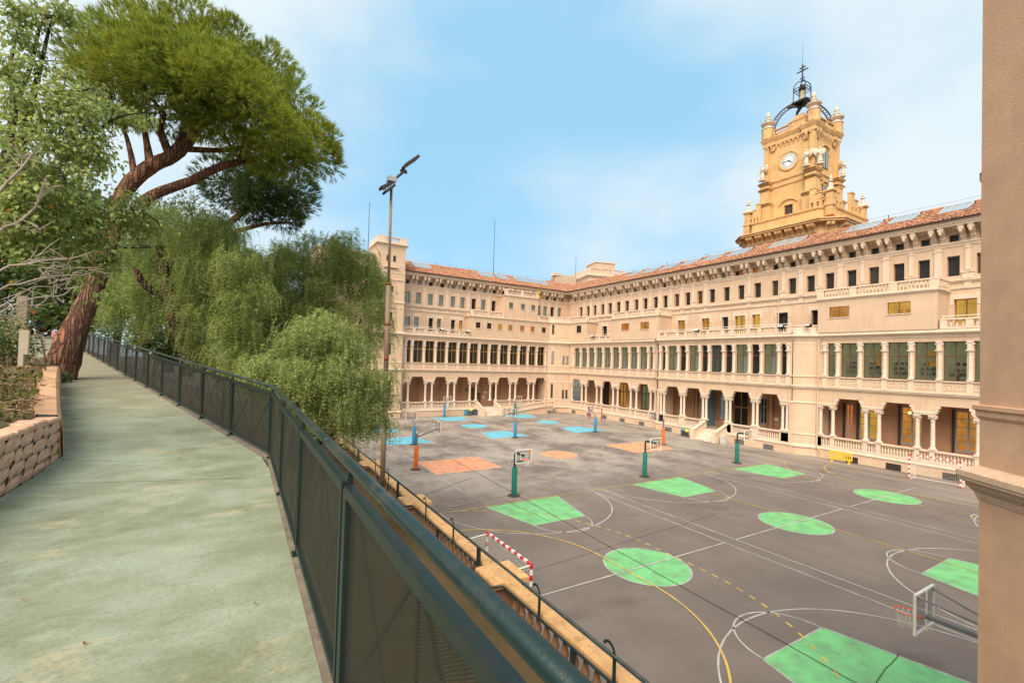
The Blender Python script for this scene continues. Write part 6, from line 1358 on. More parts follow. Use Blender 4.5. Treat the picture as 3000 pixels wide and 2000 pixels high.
# ---- floodlight mast
mat('mast_paint', (.30, .21, .14), .7, metal=.2, col2=(.24, .19, .15), scale=1.2, grime=.8, gscale=1.1, gcol=(.30, .14, .06), stretch=(1, 1, .35))
MT = thing('floodlight_mast', 'tall thin rusty floodlight mast rising in front of the stone balustrade', 'lamp post', (5.23, 18.6, 0))
LN = (-.035, .02)
def mp_(z): return ((z-3.6)*-.006, 0, z)
MB().tube([mp_(2.6), mp_(7.2)], .105, 14).build('lower_tube', 'mast_paint', MT, True); MB().tube([mp_(7.15), mp_(11.75)], .098, 14).build('middle_tube', 'mast_paint', MT, True); MB().tube([mp_(11.7), mp_(15.75)], .058, 12).build('upper_tube', 'mast_paint', MT, True)
mat('rust_band', (.26, .09, .035), .85, var=.3)
for z, h, rr_ in ((7.15, .09, .115), (8.55, .2, .101), (10.0, .12, .101), (11.68, .1, .11), (6.05, .06, .112)): MB().tube([mp_(z), mp_(z+h)], rr_, 14).build('rust_ring', 'rust_band', MT, True)
mat('lamp_housing', (.07, .055, .05), .5, metal=.4, var=.3)
# crossarm and four flat heads: local axes, x to the right of the view, y away
MB().beam((-.42, .0, 15.62), (.50, .0, 16.62), .12, .10).build('cross_arm', 'lamp_housing', MT)
def flathead(p, q, w, h): return MB().beam(p, q, w, h, (0, 1, 0)).build('lamp_head', 'lamp_housing', MT)
flathead((.36, 0, 16.62), (.60, .05, 16.95), .10, .42); flathead((.45, 0, 16.78), (1.02, .1, 17.33), .11, .46); MB().beam((.34, 0, 16.60), (.56, 0, 16.52), .08, .1).build('bracket', 'lamp_housing', MT)
flathead((-.05, .12, 15.98), (-.5, .14, 15.66), .10, .40); flathead((-.02, -.16, 15.78), (-.42, -.2, 15.40), .09, .36); MB().beam((-.5, .1, 15.66), (-.36, -.1, 15.62), .06, .06).build('bracket', 'lamp_housing', MT)
MB().box(-.24, .10, -.12, .2, 16.0, 16.2).build('control_box', 'zinc', MT)
# ---- low stone retaining wall of the planting bank
SW = thing('stone_wall', 'low wall of rough pinkish squared stones holding the planted bank, beside the walkway', 'wall', (0, 0, 0))
mat('wall_stone', (.60, .42, .31), .9, col2=(.50, .29, .18), scale=4, detail=8, bump=.6, bscale=30, island=.18, grime=.6, gscale=7, gcol=(.66, .54, .42)); mat('mortar', (.26, .19, .13), .95, bump=.4)
MB().box(-2.95, -2.235, -3, 9.06, 6.9, 7.62).build('core', 'mortar', SW)
for k in range(22):
    y = -2+k*.5; MB().bev(-2.52-.05*(k % 3), -2.228+.008*(k % 2), y+.004, min(y+.496, 9.05), 7.60, 7.655+.012*(k % 3), .018).build('coping_stone', 'wall_stone', SW)
r = random.Random(11); zrow = [6.96, 7.12, 7.28, 7.44, 7.60]
for k in range(4):
    y = 2.2+r.uniform(0, .3)
    while y < 8.98:
        w = r.uniform(.18, .52); y1 = min(y+w, 9.02)
        if 9.02-y1 < .14: y1 = 9.02
        g_ = .006; z0, z1 = zrow[k]+g_+r.uniform(0, .006), zrow[k+1]-g_
        b = MB(); e = r.uniform(.006, .018); j = lambda a: a+r.uniform(-.012, .012); X0 = -2.235
        nY, nZ = 4, 3; V = []; F = []
        for a in range(nY+1):
            for c in range(nZ+1):
                ed = a in (0, nY) or c in (0, nZ); V.append((X0+(0.0 if ed else e+r.uniform(-.012, .014)), y+g_+(y1-y-2*g_)*a/nY+(0 if ed and a in (0, nY) else r.uniform(-.008, .008)), z0+(z1-z0)*c/nZ))
        for a in range(nY):
            for c in range(nZ): i0 = a*(nZ+1)+c; F.append((i0, i0+nZ+1, i0+nZ+2, i0+1))
        b.add(V, F); b.build('stone', 'wall_stone', SW); y = y1
mat('render_wall', (.56, .34, .20), .9, col2=(.45, .27, .16), scale=3, detail=8, bump=.4, bscale=25, grime=.4, gscale=3)
b = MB(); wy = [9.02, 9.3, 10, 11.2, 12.3, 13.2, 14.5, 16, 17.2]
for a, c in zip(wy[:-1], wy[1:]):
    P = []
    for y in (a, c):
        x = lx(y); z = pathz(y); th = .16+.02*math.sin(y*2); top = z+.60+.04*math.sin(y*1.7)+(.0 if y < 10 else .04); P.append([(x+.015, y, z-.05), (x-.0, y, z+.35), (x-.035, y, top-.05), (x-.08, y, top), (x-.14-th, y, top+.02), (x-.55-th, y, top-.5)])
    for k in range(5): b.quad(P[0][k], P[1][k], P[1][k+1], P[0][k+1])
b.quad((-2.2, 9.02, 6.95), (-2.235, 9.02, 7.6), (-2.5, 9.02, 7.62), (-2.5, 9.02, 6.95))
x, z = lx(17.2), pathz(17.2); b.quad((x+.015, 17.2, z-.05), (x-.3, 17.2, z-.05), (x-.25, 17.2, z+.64), (x-.05, 17.2, z+.62))
tag(b.build('rendered_wall', 'render_wall', None, True), 'smooth rendered tan wall curving on from the stone wall towards the leaning pine', 'wall')
# marker post, pillar and garden wall further on
mat('pale_wood', (.50, .43, .33), .8, var=.15)
t = thing('marker_post', 'pale square wooden marker post standing in the planted bank', 'post', (-4.45, 15.0, 8.2)); MB().box(-.045, .045, -.045, .045, 0, .85).build('stake', 'pale_wood', t); MB().box(.03, .12, -.05, .04, .28, .86).build('batten', 'pale_wood', t)
mat('sand_block', (.36, .29, .19), .9, var=.25, scale=3, bump=.2)
t = thing('garden_wall', 'pale sandstone garden wall with a square end pillar left of the walkway, by the people', 'wall', (-11.9, 40.0, 8.8))
for k in range(9): MB().box(-.24, .24, -.24, .24, k*.34+.004, (k+1)*.34-.004).build('pillar_block', 'sand_block', t)
MB().box(-.22, .22, -.22, .22, 0, 3.06).build('pillar_core', 'mortar', t)
MB().box(-9, -.25, -.1, .25, -.5, 1.75).build('wall_panel', 'sand_block', t); MB().box(-9, -.25, -.14, .29, 1.75, 1.85).build('coping', 'sand_block', t)
# ------------------------------------------------------------------ measured crown lobes (x, y, z, radius) and limb paths in metres
LOBES = {'PINE':[[-4.39,20.0,18.71,0.98],[-4.66,19.5,17.41,0.77],[-3.88,21.0,19.99,0.99],[-2.97,21.5,20.72,1.18],[-1.86,21.0,20.79,1.19],[-0.72,20.5,20.4,1.13],[0.34,20.0,19.7,1.07],[1.19,19.5,18.65,1.0],[1.72,19.0,17.64,0.92],[2.23,19.0,16.98,0.8],[2.44,19.0,16.36,0.61],[-3.77,18.5,16.97,0.97],[-2.87,17.5,17.08,0.99],[-1.98,17.0,17.23,1.05],[-1.25,16.6,17.06,1.05],[-0.45,16.8,17.0,1.04],[0.35,17.0,16.57,0.96],[1.01,17.5,16.15,0.89],[1.64,18.2,15.92,0.69],[-4.32,20.0,16.86,0.63],[-3.6,20.0,16.97,0.77],[-2.79,19.5,16.99,0.71],[-1.7,18.0,16.85,0.78],[-0.89,17.2,16.28,0.71],[-0.12,17.5,16.07,0.75],[0.63,18.0,15.76,0.66],[1.45,18.5,15.6,0.51],[-0.34,19.5,16.47,0.57],[-1.46,20.0,17.39,0.63],[-4.05,17.5,17.06,0.5],[-2.81,18.5,18.43,0.78],[-1.76,18.0,18.53,0.9],[-0.9,18.0,18.39,0.92],[0.02,18.0,18.01,0.83],[-3.64,18.5,17.89,0.76]],'PINE2':[[-1.28,27.0,17.34,0.86],[-0.11,27.0,18.15,1.06],[1.13,26.0,17.04,1.14],[2.11,26.0,16.35,0.89],[0.57,27.0,16.5,0.99],[-0.53,28.0,16.93,0.82],[1.55,27.0,15.97,0.73],[2.46,26.5,17.3,0.73],[0.21,25.5,17.02,0.93]],'BROAD':[[-2.86,9.0,13.38,0.18],[-2.89,9.0,13.07,0.19],[-2.5,9.2,13.64,0.14],[-2.38,9.2,13.58,0.09],[-2.65,9.2,13.63,0.11],[-2.6,9.2,13.31,0.12],[-2.5,9.2,13.27,0.08],[-2.54,9.3,13.08,0.11],[-2.97,9.0,12.6,0.24],[-2.7,9.0,12.7,0.21],[-2.83,8.8,12.16,0.31],[-2.61,9.0,12.33,0.27],[-2.42,9.2,12.7,0.18],[-2.32,9.0,12.33,0.2],[-2.17,9.5,12.78,0.11],[-2.12,9.5,12.69,0.08],[-2.54,8.8,11.86,0.36],[-2.24,9.0,12.05,0.33],[-2.0,9.3,12.36,0.19],[-1.82,9.4,12.41,0.15],[-1.62,9.5,12.6,0.1],[-1.49,9.5,12.5,0.11],[-2.7,8.6,11.35,0.37],[-2.35,8.8,11.48,0.37],[-2.04,9.0,11.8,0.26],[-1.81,9.2,12.0,0.16],[-1.95,9.0,11.51,0.23],[-2.23,8.8,11.01,0.37],[-2.55,8.5,10.75,0.37],[-2.73,8.5,10.35,0.32],[-2.46,8.7,10.4,0.36],[-2.15,9.0,10.59,0.3],[-1.79,9.3,11.06,0.16],[-1.59,9.5,11.1,0.17],[-1.72,9.2,10.72,0.27],[-1.47,9.5,10.87,0.22],[-1.28,9.6,10.79,0.16],[-1.93,9.1,10.34,0.26],[-1.54,9.5,10.49,0.21],[-1.31,9.6,10.41,0.13],[-2.32,8.9,10.03,0.3],[-2.55,8.6,9.94,0.28],[-2.03,9.1,9.96,0.19],[-1.75,9.3,10.08,0.16],[-3.24,10.0,12.31,0.27],[-2.38,10.0,11.71,0.28],[-1.83,9.6,9.51,0.08]],'WEEP1':[[-3.15,24.18,14.05,0.88],[-1.98,22.26,14.07,0.69],[-1.15,20.8,13.71,0.73],[-4.17,25.75,13.33,1.07],[-2.69,23.5,13.1,1.15],[-1.23,21.02,12.68,1.0],[-0.28,19.23,11.97,0.75],[-4.92,26.88,12.18,1.1],[-3.37,24.62,11.88,1.18],[-1.82,22.15,11.43,1.1],[-0.69,20.12,11.03,0.97],[0.19,18.32,10.66,0.66],[-5.37,27.55,11.11,0.8],[-4.08,25.75,10.74,1.07],[-2.59,23.5,10.37,1.08],[-1.25,21.25,9.9,1.0],[-0.19,19.23,9.6,0.81],[-0.61,20.12,8.97,0.64],[0.17,18.55,8.61,0.55],[-1.61,21.93,9.36,0.68],[-0.89,20.35,13.12,0.52],[-2.16,22.6,13.42,0.84]],'WEEP2':[[0.32,24.0,13.28,0.71],[1.15,24.0,13.48,0.73],[2.09,23.0,13.35,0.87],[3.28,23.0,13.44,0.98],[4.37,22.5,13.26,0.98],[5.23,22.0,12.72,0.82],[5.67,22.0,11.94,0.66],[1.16,23.0,11.73,1.16],[2.53,22.5,11.82,1.33],[3.94,22.0,11.75,1.35],[4.94,21.5,11.0,1.04],[5.53,21.5,10.08,0.61],[0.66,23.0,10.76,0.84],[1.69,22.0,10.31,0.98],[3.32,21.5,10.24,1.15],[4.49,21.0,9.68,1.0],[5.36,21.0,9.1,0.55],[4.41,22.5,14.18,0.46],[4.63,22.5,14.71,0.23],[-0.7,26.0,14.27,0.84],[-0.24,26.0,13.32,0.76],[4.0,22.8,14.01,0.49],[0.64,24.0,12.12,0.88],[0.11,24.0,11.43,0.79],[1.08,22.5,9.54,0.75],[2.29,22.0,9.13,0.76],[3.81,21.5,8.73,0.7],[0.63,24.5,12.68,0.73],[2.8,23.0,14.02,0.45]],'WEEP3':[[1.07,14.5,8.65,0.59],[1.69,14.5,9.08,0.61],[2.42,14.3,9.01,0.62],[3.02,14.0,8.51,0.62],[3.61,14.0,7.9,0.52],[4.0,14.0,7.26,0.34],[0.85,14.8,7.95,0.5],[1.49,14.0,7.99,0.68],[2.28,13.8,8.0,0.74],[3.07,13.8,7.5,0.66],[1.67,13.8,7.33,0.53],[2.37,13.6,7.14,0.54],[3.19,13.8,6.89,0.37],[3.85,14.0,6.9,0.26],[2.11,13.6,6.81,0.31],[1.25,14.0,7.51,0.43],[1.52,14.8,9.49,0.36],[2.19,14.8,9.69,0.32],[0.5,15.2,8.33,0.36],[2.76,14.6,9.56,0.32]],'SHRUB':[[[-7.52,38.0,10.72,0.88],[-6.46,36.0,10.03,0.84],[-7.45,37.0,9.8,0.64]],[[-4.57,31.0,9.9,0.65],[-3.83,30.0,9.35,0.63],[-4.99,32.0,9.16,0.57]],[[-2.79,27.0,9.15,0.74],[-2.02,26.0,9.0,0.65],[-2.41,27.0,9.84,0.58]],[[-1.35,24.0,8.4,0.6],[-0.51,22.0,7.87,0.49],[0.21,20.0,7.82,0.52]],[[-3.16,27.0,8.48,0.41],[-4.11,29.0,8.96,0.35]]],'BACK':[[[-17.56,56.0,14.49,3.88],[-16.71,58.0,16.77,3.47],[-19.18,60.0,18.71,3.51]],[[-13.25,52.0,14.14,2.89],[-12.23,54.0,15.45,2.75],[-14.15,56.0,17.4,2.81]],[[-9.54,50.0,13.72,2.32],[-8.25,50.0,15.34,2.66],[-9.8,52.0,16.67,2.42],[-9.74,48.0,12.07,1.66]],[[-6.34,44.0,17.57,1.85],[-5.01,45.0,19.13,1.93],[-4.01,46.0,20.72,1.43],[-6.34,45.0,19.7,1.35],[-2.88,44.0,18.99,1.39]],[[-19.54,62.0,23.76,3.65],[-16.81,60.0,23.07,3.62],[-14.58,60.0,22.18,3.03]],[[-4.51,40.0,14.27,2.2],[-2.36,38.0,14.23,2.16],[-5.67,42.0,12.4,2.02],[-3.06,38.0,11.77,1.89],[-0.62,36.0,12.27,1.63]],[[-13.05,50.0,11.4,1.66],[-11.6,50.0,10.95,1.41],[-14.42,52.0,12.01,1.42]],[[-0.4,34.0,12.09,1.76],[1.57,34.0,11.82,1.82],[3.36,33.0,11.2,1.83],[-1.58,33.0,10.19,1.46],[0.59,31.0,9.62,1.64],[2.75,30.0,9.08,1.44]]],'PT':[[[-4.97,19.5,7.572,0.647],[-4.881,19.5,7.95,0.541],[-4.701,19.5,8.88,0.458],[-4.486,19.5,9.662,0.44],[-4.289,19.5,10.344,0.421],[-4.012,19.5,11.496,0.392],[-3.794,19.5,12.55,0.351],[-3.716,19.5,13.249,0.341],[-3.566,19.5,13.912,0.343],[-3.248,19.5,14.505,0.347],[-2.81,19.5,15.059,0.329],[-2.257,19.5,15.523,0.299],[-1.84,19.5,16.184,0.255],[-1.514,19.5,16.894,0.221],[-1.026,19.5,17.671,0.174],[-0.517,19.5,18.346,0.114]],[[-3.79,19.5,12.437,0.283],[-3.374,19.5,13.085,0.253],[-2.948,19.5,13.811,0.257],[-2.496,19.5,14.229,0.237],[-1.736,19.5,14.74,0.219],[-1.044,19.5,15.339,0.199],[-0.312,19.5,15.775,0.165],[0.572,19.5,16.171,0.117]],[[-2.351,19.5,15.463,0.238],[-2.581,19.5,15.977,0.178],[-2.674,19.5,16.428,0.154],[-2.577,19.5,16.877,0.119]],[[-2.903,19.5,15.059,0.211],[-3.021,19.5,15.736,0.152],[-3.134,19.5,16.293,0.116],[-3.331,19.5,16.702,0.081]],[[-2.073,19.5,15.814,0.18],[-1.377,19.5,15.94,0.135],[-0.545,19.5,16.188,0.126],[0.156,19.5,16.61,0.09]],[[-1.793,19.5,16.258,0.182],[-1.719,19.5,16.956,0.134],[-1.841,19.5,17.534,0.097]],[[-1.512,19.5,16.833,0.184],[-0.908,19.5,17.328,0.138],[-0.168,19.5,17.814,0.09]],[[-2.627,19.5,15.188,0.236],[-2.172,19.5,15.848,0.204],[-2.001,19.5,16.505,0.157],[-2.121,19.5,17.078,0.108]],[[-3.293,19.5,14.495,0.173],[-3.408,19.5,15.164,0.127],[-3.567,19.5,15.817,0.092],[-3.858,19.5,16.539,0.068]]],'BARE':[[[-2.507,7.6,10.474,0.024],[-2.437,7.6,10.617,0.022],[-2.353,7.6,10.765,0.02],[-2.299,7.6,10.88,0.016],[-2.251,7.6,10.995,0.012],[-2.182,7.6,11.107,0.006]],[[-2.353,7.6,10.765,0.01],[-2.345,7.6,10.896,0.008],[-2.367,7.6,10.964,0.006]],[[-2.544,7.6,9.962,0.024],[-2.38,7.6,10.118,0.02],[-2.281,7.6,10.247,0.018],[-2.207,7.6,10.373,0.014],[-2.172,7.6,10.567,0.01],[-2.141,7.6,10.742,0.006]],[[-2.208,7.6,10.406,0.008],[-2.135,7.6,10.594,0.008],[-2.055,7.6,10.621,0.004]],[[-2.38,7.6,10.118,0.01],[-2.301,7.6,10.077,0.008],[-2.129,7.6,10.08,0.004]],[[-2.527,7.6,9.534,0.022],[-2.285,7.6,9.657,0.018],[-2.089,7.6,9.741,0.017],[-1.926,7.6,9.773,0.013],[-1.774,7.6,9.844,0.011],[-1.668,7.6,9.918,0.006]],[[-2.285,7.6,9.657,0.01],[-2.235,7.6,9.72,0.008],[-2.144,7.6,9.77,0.004]],[[-2.519,7.6,9.321,0.02],[-2.348,7.6,9.413,0.018],[-2.204,7.6,9.488,0.016],[-2.106,7.6,9.535,0.015],[-2.014,7.6,9.558,0.013],[-1.894,7.6,9.579,0.013],[-1.762,7.6,9.601,0.009],[-1.666,7.6,9.662,0.004]],[[-1.929,7.6,9.572,0.008],[-1.897,7.6,9.644,0.008],[-1.907,7.6,9.69,0.004]],[[-2.482,7.6,9.083,0.02],[-2.379,7.6,9.172,0.018],[-2.261,7.6,9.246,0.016],[-2.139,7.6,9.287,0.014],[-2.013,7.6,9.305,0.013],[-1.929,7.6,9.355,0.011],[-1.872,7.6,9.445,0.006],[-1.832,7.6,9.453,0.004]],[[-2.458,7.6,9.187,0.016],[-2.344,7.6,9.311,0.014],[-2.226,7.6,9.404,0.012],[-2.077,7.6,9.421,0.01],[-1.976,7.6,9.468,0.008],[-1.892,7.6,9.514,0.004]],[[-2.456,7.6,9.144,0.012],[-2.298,7.6,9.151,0.006]],[[-2.233,7.6,9.151,0.01],[-2.125,7.6,9.137,0.004]],[[-2.435,7.6,8.997,0.012],[-2.264,7.6,9.125,0.008]],[[-2.038,7.6,9.297,0.008],[-2.003,7.6,9.271,0.006],[-1.952,7.6,9.273,0.004]],[[-2.115,7.6,9.528,0.008],[-2.143,7.6,9.623,0.004]],[[-2.107,7.6,9.552,0.008],[-1.999,7.6,9.607,0.004]]],'BT':[[[-3.172,9.2,9.191,0.144],[-3.11,9.2,10.164,0.121],[-3.002,9.2,10.869,0.098],[-2.856,9.2,11.599,0.074],[-2.786,9.2,12.072,0.055],[-2.716,9.2,12.601,0.035],[-2.605,9.2,13.515,0.015]],[[-3.002,9.2,10.869,0.063],[-2.625,9.2,11.155,0.04],[-2.232,9.2,11.666,0.026],[-1.857,9.2,12.252,0.016],[-1.487,9.2,12.475,0.011]],[[-3.11,9.2,10.164,0.072],[-2.592,9.2,10.3,0.045],[-2.114,9.2,10.591,0.031],[-1.512,9.2,10.867,0.016],[-1.247,9.2,10.752,0.011]],[[-2.856,9.2,11.599,0.049],[-2.585,9.2,12.032,0.03],[-2.377,9.2,12.459,0.021],[-2.113,9.2,12.653,0.01]],[[-3.088,9.2,10.46,0.073],[-2.942,9.2,12.023,0.044],[-3.001,9.2,12.651,0.025],[-2.924,9.2,13.382,0.012]],[[-3.06,9.2,11.494,0.058],[-2.789,9.2,11.693,0.04],[-2.35,9.2,11.739,0.021]],[[-2.913,9.2,12.182,0.035],[-2.779,9.2,12.833,0.025],[-2.711,9.2,13.419,0.02],[-2.535,9.2,13.622,0.01]],[[-3.045,9.2,10.223,0.063],[-2.655,9.2,10.038,0.04],[-2.051,9.2,9.971,0.021],[-1.733,9.2,10.069,0.011]],[[-2.114,9.2,10.591,0.018],[-1.782,9.2,10.276,0.013],[-1.319,9.2,10.322,0.008]]],'W1T':[[[-1.394,23.0,7.898,0.433],[-1.656,23.0,8.539,0.359],[-2.034,23.0,9.237,0.327],[-2.291,23.0,9.931,0.297],[-2.55,23.0,10.757,0.253],[-2.817,23.0,11.852,0.209],[-2.97,23.0,12.951,0.153]],[[-2.291,23.0,9.931,0.212],[-1.624,23.0,10.846,0.173],[-1.064,23.0,12.074,0.132]],[[-2.606,23.5,10.803,0.187],[-3.418,23.5,11.288,0.14],[-3.886,23.5,12.072,0.097]]]}
# ------------------------------------------------------------------ vegetation
def unit(n, rg): v = rg.normal(size=(n, 3)); return v/np.linalg.norm(v, axis=1, keepdims=True)
def sample(lobes, n, rg, shell=.55, flat=(1, 1, 1)):
    """n points spread through the lobes, denser towards their skins; returns points and outward directions"""
    Lb = np.array(lobes); w = Lb[:, 3]**2; idx = rg.choice(len(Lb), n, p=w/w.sum()); d = unit(n, rg)
    rad = shell+(1-shell)*rg.random(n)**.6; rad = np.where(rg.random(n) < .18, rg.random(n)*shell, rad); rad *= 1+rg.normal(0, .07, n)
    return Lb[idx, :3]+d*(rad*Lb[idx, 3])[:, None]*np.array(flat), d
def clustered(lobes, n, per, sig, rg, shell=.55, flat=(1, 1, 1)):
    """leaf points gathered in sprays: the sprays spread over the lobes, gaps between them"""
    m = max(4, n//per); C_, D = sample(lobes, m, rg, shell, flat); w = rg.random(m)+.25; k = rg.choice(m, n, p=w/w.sum()); o = rg.normal(0, sig, (n, 3))*np.array([1, 1, .7]); return C_[k]+o, D[k]+o/sig*.25
def leaf_quads(P, T, Nn, l, w, rg, fold=.15):
    """rhombic leaves at P pointing along T with normal near Nn"""
    n = len(P); T = T/np.linalg.norm(T, axis=1, keepdims=True); S = np.cross(T, Nn); S /= np.maximum(1e-6, np.linalg.norm(S, axis=1, keepdims=True)); Nn = np.cross(S, T)
    l = l*(.65+.7*rg.random(n))[:, None]; w = w*(.7+.6*rg.random(n))[:, None]
    V = np.empty((n, 4, 3)); V[:, 0] = P; V[:, 1] = P+T*l*.42+S*w*.5+Nn*l*fold; V[:, 2] = P+T*l-Nn*l*.12; V[:, 3] = P+T*l*.42-S*w*.5+Nn*l*fold
    return V.reshape(-1, 3), np.arange(4*n).reshape(-1, 4)
def limbs(name, paths, m, parent, n=10, rough=0.0, seed=1):
    r = random.Random(seed)
    for P in paths:
        pts = [Vector(p[:3]) for p in P]; rs = [p[3] for p in P]; Q = []; RR = []
        for i in range(len(pts)-1):     # smooth the polyline
            p0, p1, p2, p3 = pts[max(i-1, 0)], pts[i], pts[i+1], pts[min(i+2, len(pts)-1)]
            for t in (0, .33, .66):
                Q.append(.5*((2*p1)+(p2-p0)*t+(2*p0-5*p1+4*p2-p3)*t*t+(3*p1-p0-3*p2+p3)*t**3)); RR.append(rs[i]+(rs[i+1]-rs[i])*t)
        Q.append(pts[-1]); RR.append(rs[-1]*.6)
        b = MB(); b.tube(Q, RR, n)
        if rough: b.v = [tuple(c+r.uniform(-1, 1)*rough*RR[min(k//n, len(RR)-1)] for c in v) for k, v in enumerate(b.v)]
        b.build(name, m, parent, True)
def barkmat(name, c1, c2, c3, sc_=4.0, st=(1, 1, .3)):
    m, nt, b = nodemat(name); N = nt.nodes.new; L = nt.links.new; tc = N('ShaderNodeTexCoord'); mp = N('ShaderNodeMapping'); mp.inputs['Scale'].default_value = st; L(tc.outputs['Object'], mp.inputs['Vector'])
    nz = N('ShaderNodeTexNoise'); nz.inputs['Scale'].default_value = 3; nz.inputs['Detail'].default_value = 4; L(mp.outputs[0], nz.inputs['Vector']); ad = N('ShaderNodeMix'); ad.data_type = 'RGBA'; ad.inputs['Factor'].default_value = .30; L(mp.outputs[0], ad.inputs['A']); L(nz.outputs['Color'], ad.inputs['B'])
    v = N('ShaderNodeTexVoronoi'); v.feature = 'DISTANCE_TO_EDGE'; v.inputs['Scale'].default_value = sc_; L(ad.outputs['Result'], v.inputs['Vector'])
    r = N('ShaderNodeMapRange'); r.inputs['From Max'].default_value = .22; L(v.outputs['Distance'], r.inputs['Value'])
    n2 = N('ShaderNodeTexNoise'); n2.inputs['Scale'].default_value = 2.5; n2.inputs['Detail'].default_value = 6; L(mp.outputs[0], n2.inputs['Vector']); r2 = N('ShaderNodeMapRange'); r2.inputs['From Min'].default_value = .38; r2.inputs['From Max'].default_value = .62; L(n2.outputs['Fac'], r2.inputs['Value'])
    m1 = N('ShaderNodeMix'); m1.data_type = 'RGBA'; m1.inputs['A'].default_value = (*c1, 1); m1.inputs['B'].default_value = (*c2, 1); L(r2.outputs[0], m1.inputs['Factor'])
    m2 = N('ShaderNodeMix'); m2.data_type = 'RGBA'; m2.inputs['A'].default_value = (*c3, 1); L(m1.outputs['Result'], m2.inputs['B']); L(r.outputs[0], m2.inputs['Factor'])
    L(m2.outputs['Result'], b.inputs['Base Color']); b.inputs['Roughness'].default_value = .9; b.inputs['Specular IOR Level'].default_value = .2
    bp = N('ShaderNodeBump'); bp.inputs['Strength'].default_value = 1.0; bp.inputs['Distance'].default_value = .06; L(r.outputs[0], bp.inputs['Height']); L(bp.outputs[0], b.inputs['Normal'])
barkmat('pine_bark', (.36, .165, .095), (.22, .125, .09), (.10, .055, .038), 12, (1, 1, .17)); barkmat('grey_bark', (.13, .10, .075), (.09, .07, .05), (.03, .022, .016), 8); barkmat('weep_bark', (.12, .065, .04), (.08, .05, .032), (.02, .014, .01), 7)
mat('bare_twig', (.40, .35, .30), .8, var=.35, scale=5); mat('brown_twig', (.14, .095, .065), .85, var=.3)
leafmat('pine_needle', (.31, .355, .045), (.21, .275, .035), .5, .45, .012, .4, .5); leafmat('pine_dark', (.085, .125, .03), (.06, .095, .024), .6, .4, .012, .25, .5)
leafmat('broad_leaf', (.36, .44, .14), (.27, .35, .095), .36, .35, .018, .5, .7, .5); leafmat('weep_leaf', (.33, .39, .12), (.24, .305, .085), .5, .45, .014, .45, .45); leafmat('weep_leaf_bright', (.37, .44, .15), (.26, .33, .105), .5, .45, .014, .45, .6)
leafmat('shrub_leaf', (.12, .19, .07), (.085, .145, .05), .5, .5, .02, .3, .8); leafmat('yellow_leaf', (.38, .30, .03), (.24, .24, .03), .5, .4, .02, .3, .8); leafmat('back_leaf', (.10, .145, .04), (.065, .10, .03), .6, .5, .02, .25, .2); leafmat('cedar_leaf', (.15, .185, .06), (.11, .145, .045), .6, .5, .02, .3, .3); leafmat('autumn_leaf', (.35, .14, .02), (.42, .26, .03), .6, .4, .03, .3, .8)
# ---- pines: tufts of needles
def tufts(lobes, n, m, parent, seed, l=.24, w=.017, k=13, rad0=.34, name='crown'):
    rg = np.random.default_rng(seed); C_, CD = sample([(a_, b_, c_, r_*.86) for a_, b_, c_, r_ in lobes], max(8, n//42), rg, .93, (1, 1, .82)); kk = rg.integers(0, len(C_), n); D = unit(n, rg)+CD[kk]*.9+np.array([0, 0, .35]); D /= np.linalg.norm(D, axis=1, keepdims=True); fill = rg.random(n) < .30; fp, fd = sample(lobes, n, rg, .35, (1, 1, .8)); P = C_[kk]+D*(rad0*(.80+.25*rg.random(n)))[:, None]*(.7+.6*(kk % 7)/6)[:, None]; P = np.where(fill[:, None], fp, P); D = np.where(fill[:, None], fd, D); c = np.mean(np.array(lobes)[:, :3], axis=0)
    out = P-c; out /= np.linalg.norm(out, axis=1, keepdims=True); A = D*1.0+out*.15+np.array([0, 0, .2]); A /= np.linalg.norm(A, axis=1, keepdims=True)
    A = np.repeat(A, k, 0); P0 = np.repeat(P, k, 0); N_ = len(A); B = A*.85+rg.normal(0, .30, (N_, 3)); B /= np.linalg.norm(B, axis=1, keepdims=True)
    S = np.cross(B, unit(N_, rg)); S /= np.maximum(1e-6, np.linalg.norm(S, axis=1, keepdims=True)); ll = l*(.6+.6*rg.random(N_))[:, None]
    base = P0+A*(rg.random(N_)*.16)[:, None]
    V = np.empty((N_, 3, 3)); V[:, 0] = base-S*w*.5; V[:, 1] = base+S*w*.5; V[:, 2] = base+B*ll
    # one island per tuft would be one colour; needles stay single so the colour varies finely
    return put(name, npmesh(name, V.reshape(-1, 3), np.arange(3*N_).reshape(-1, 3), m), parent)
PN = thing('pine_tree', 'big leaning umbrella pine with reddish bark at the walkway edge', 'tree', (0, 0, 0))
THIN = lambda PP: [[(p[0], p[1], p[2], p[3]*(.80 if p[2] < 9 else .68)) for p in P] for P in PP]
limbs('trunk', THIN(LOBES['PT'][:1]), 'pine_bark', PN, 20, .07, 3); limbs('limb', THIN(LOBES['PT'][1:]), 'pine_bark', PN, 10, .06, 4)
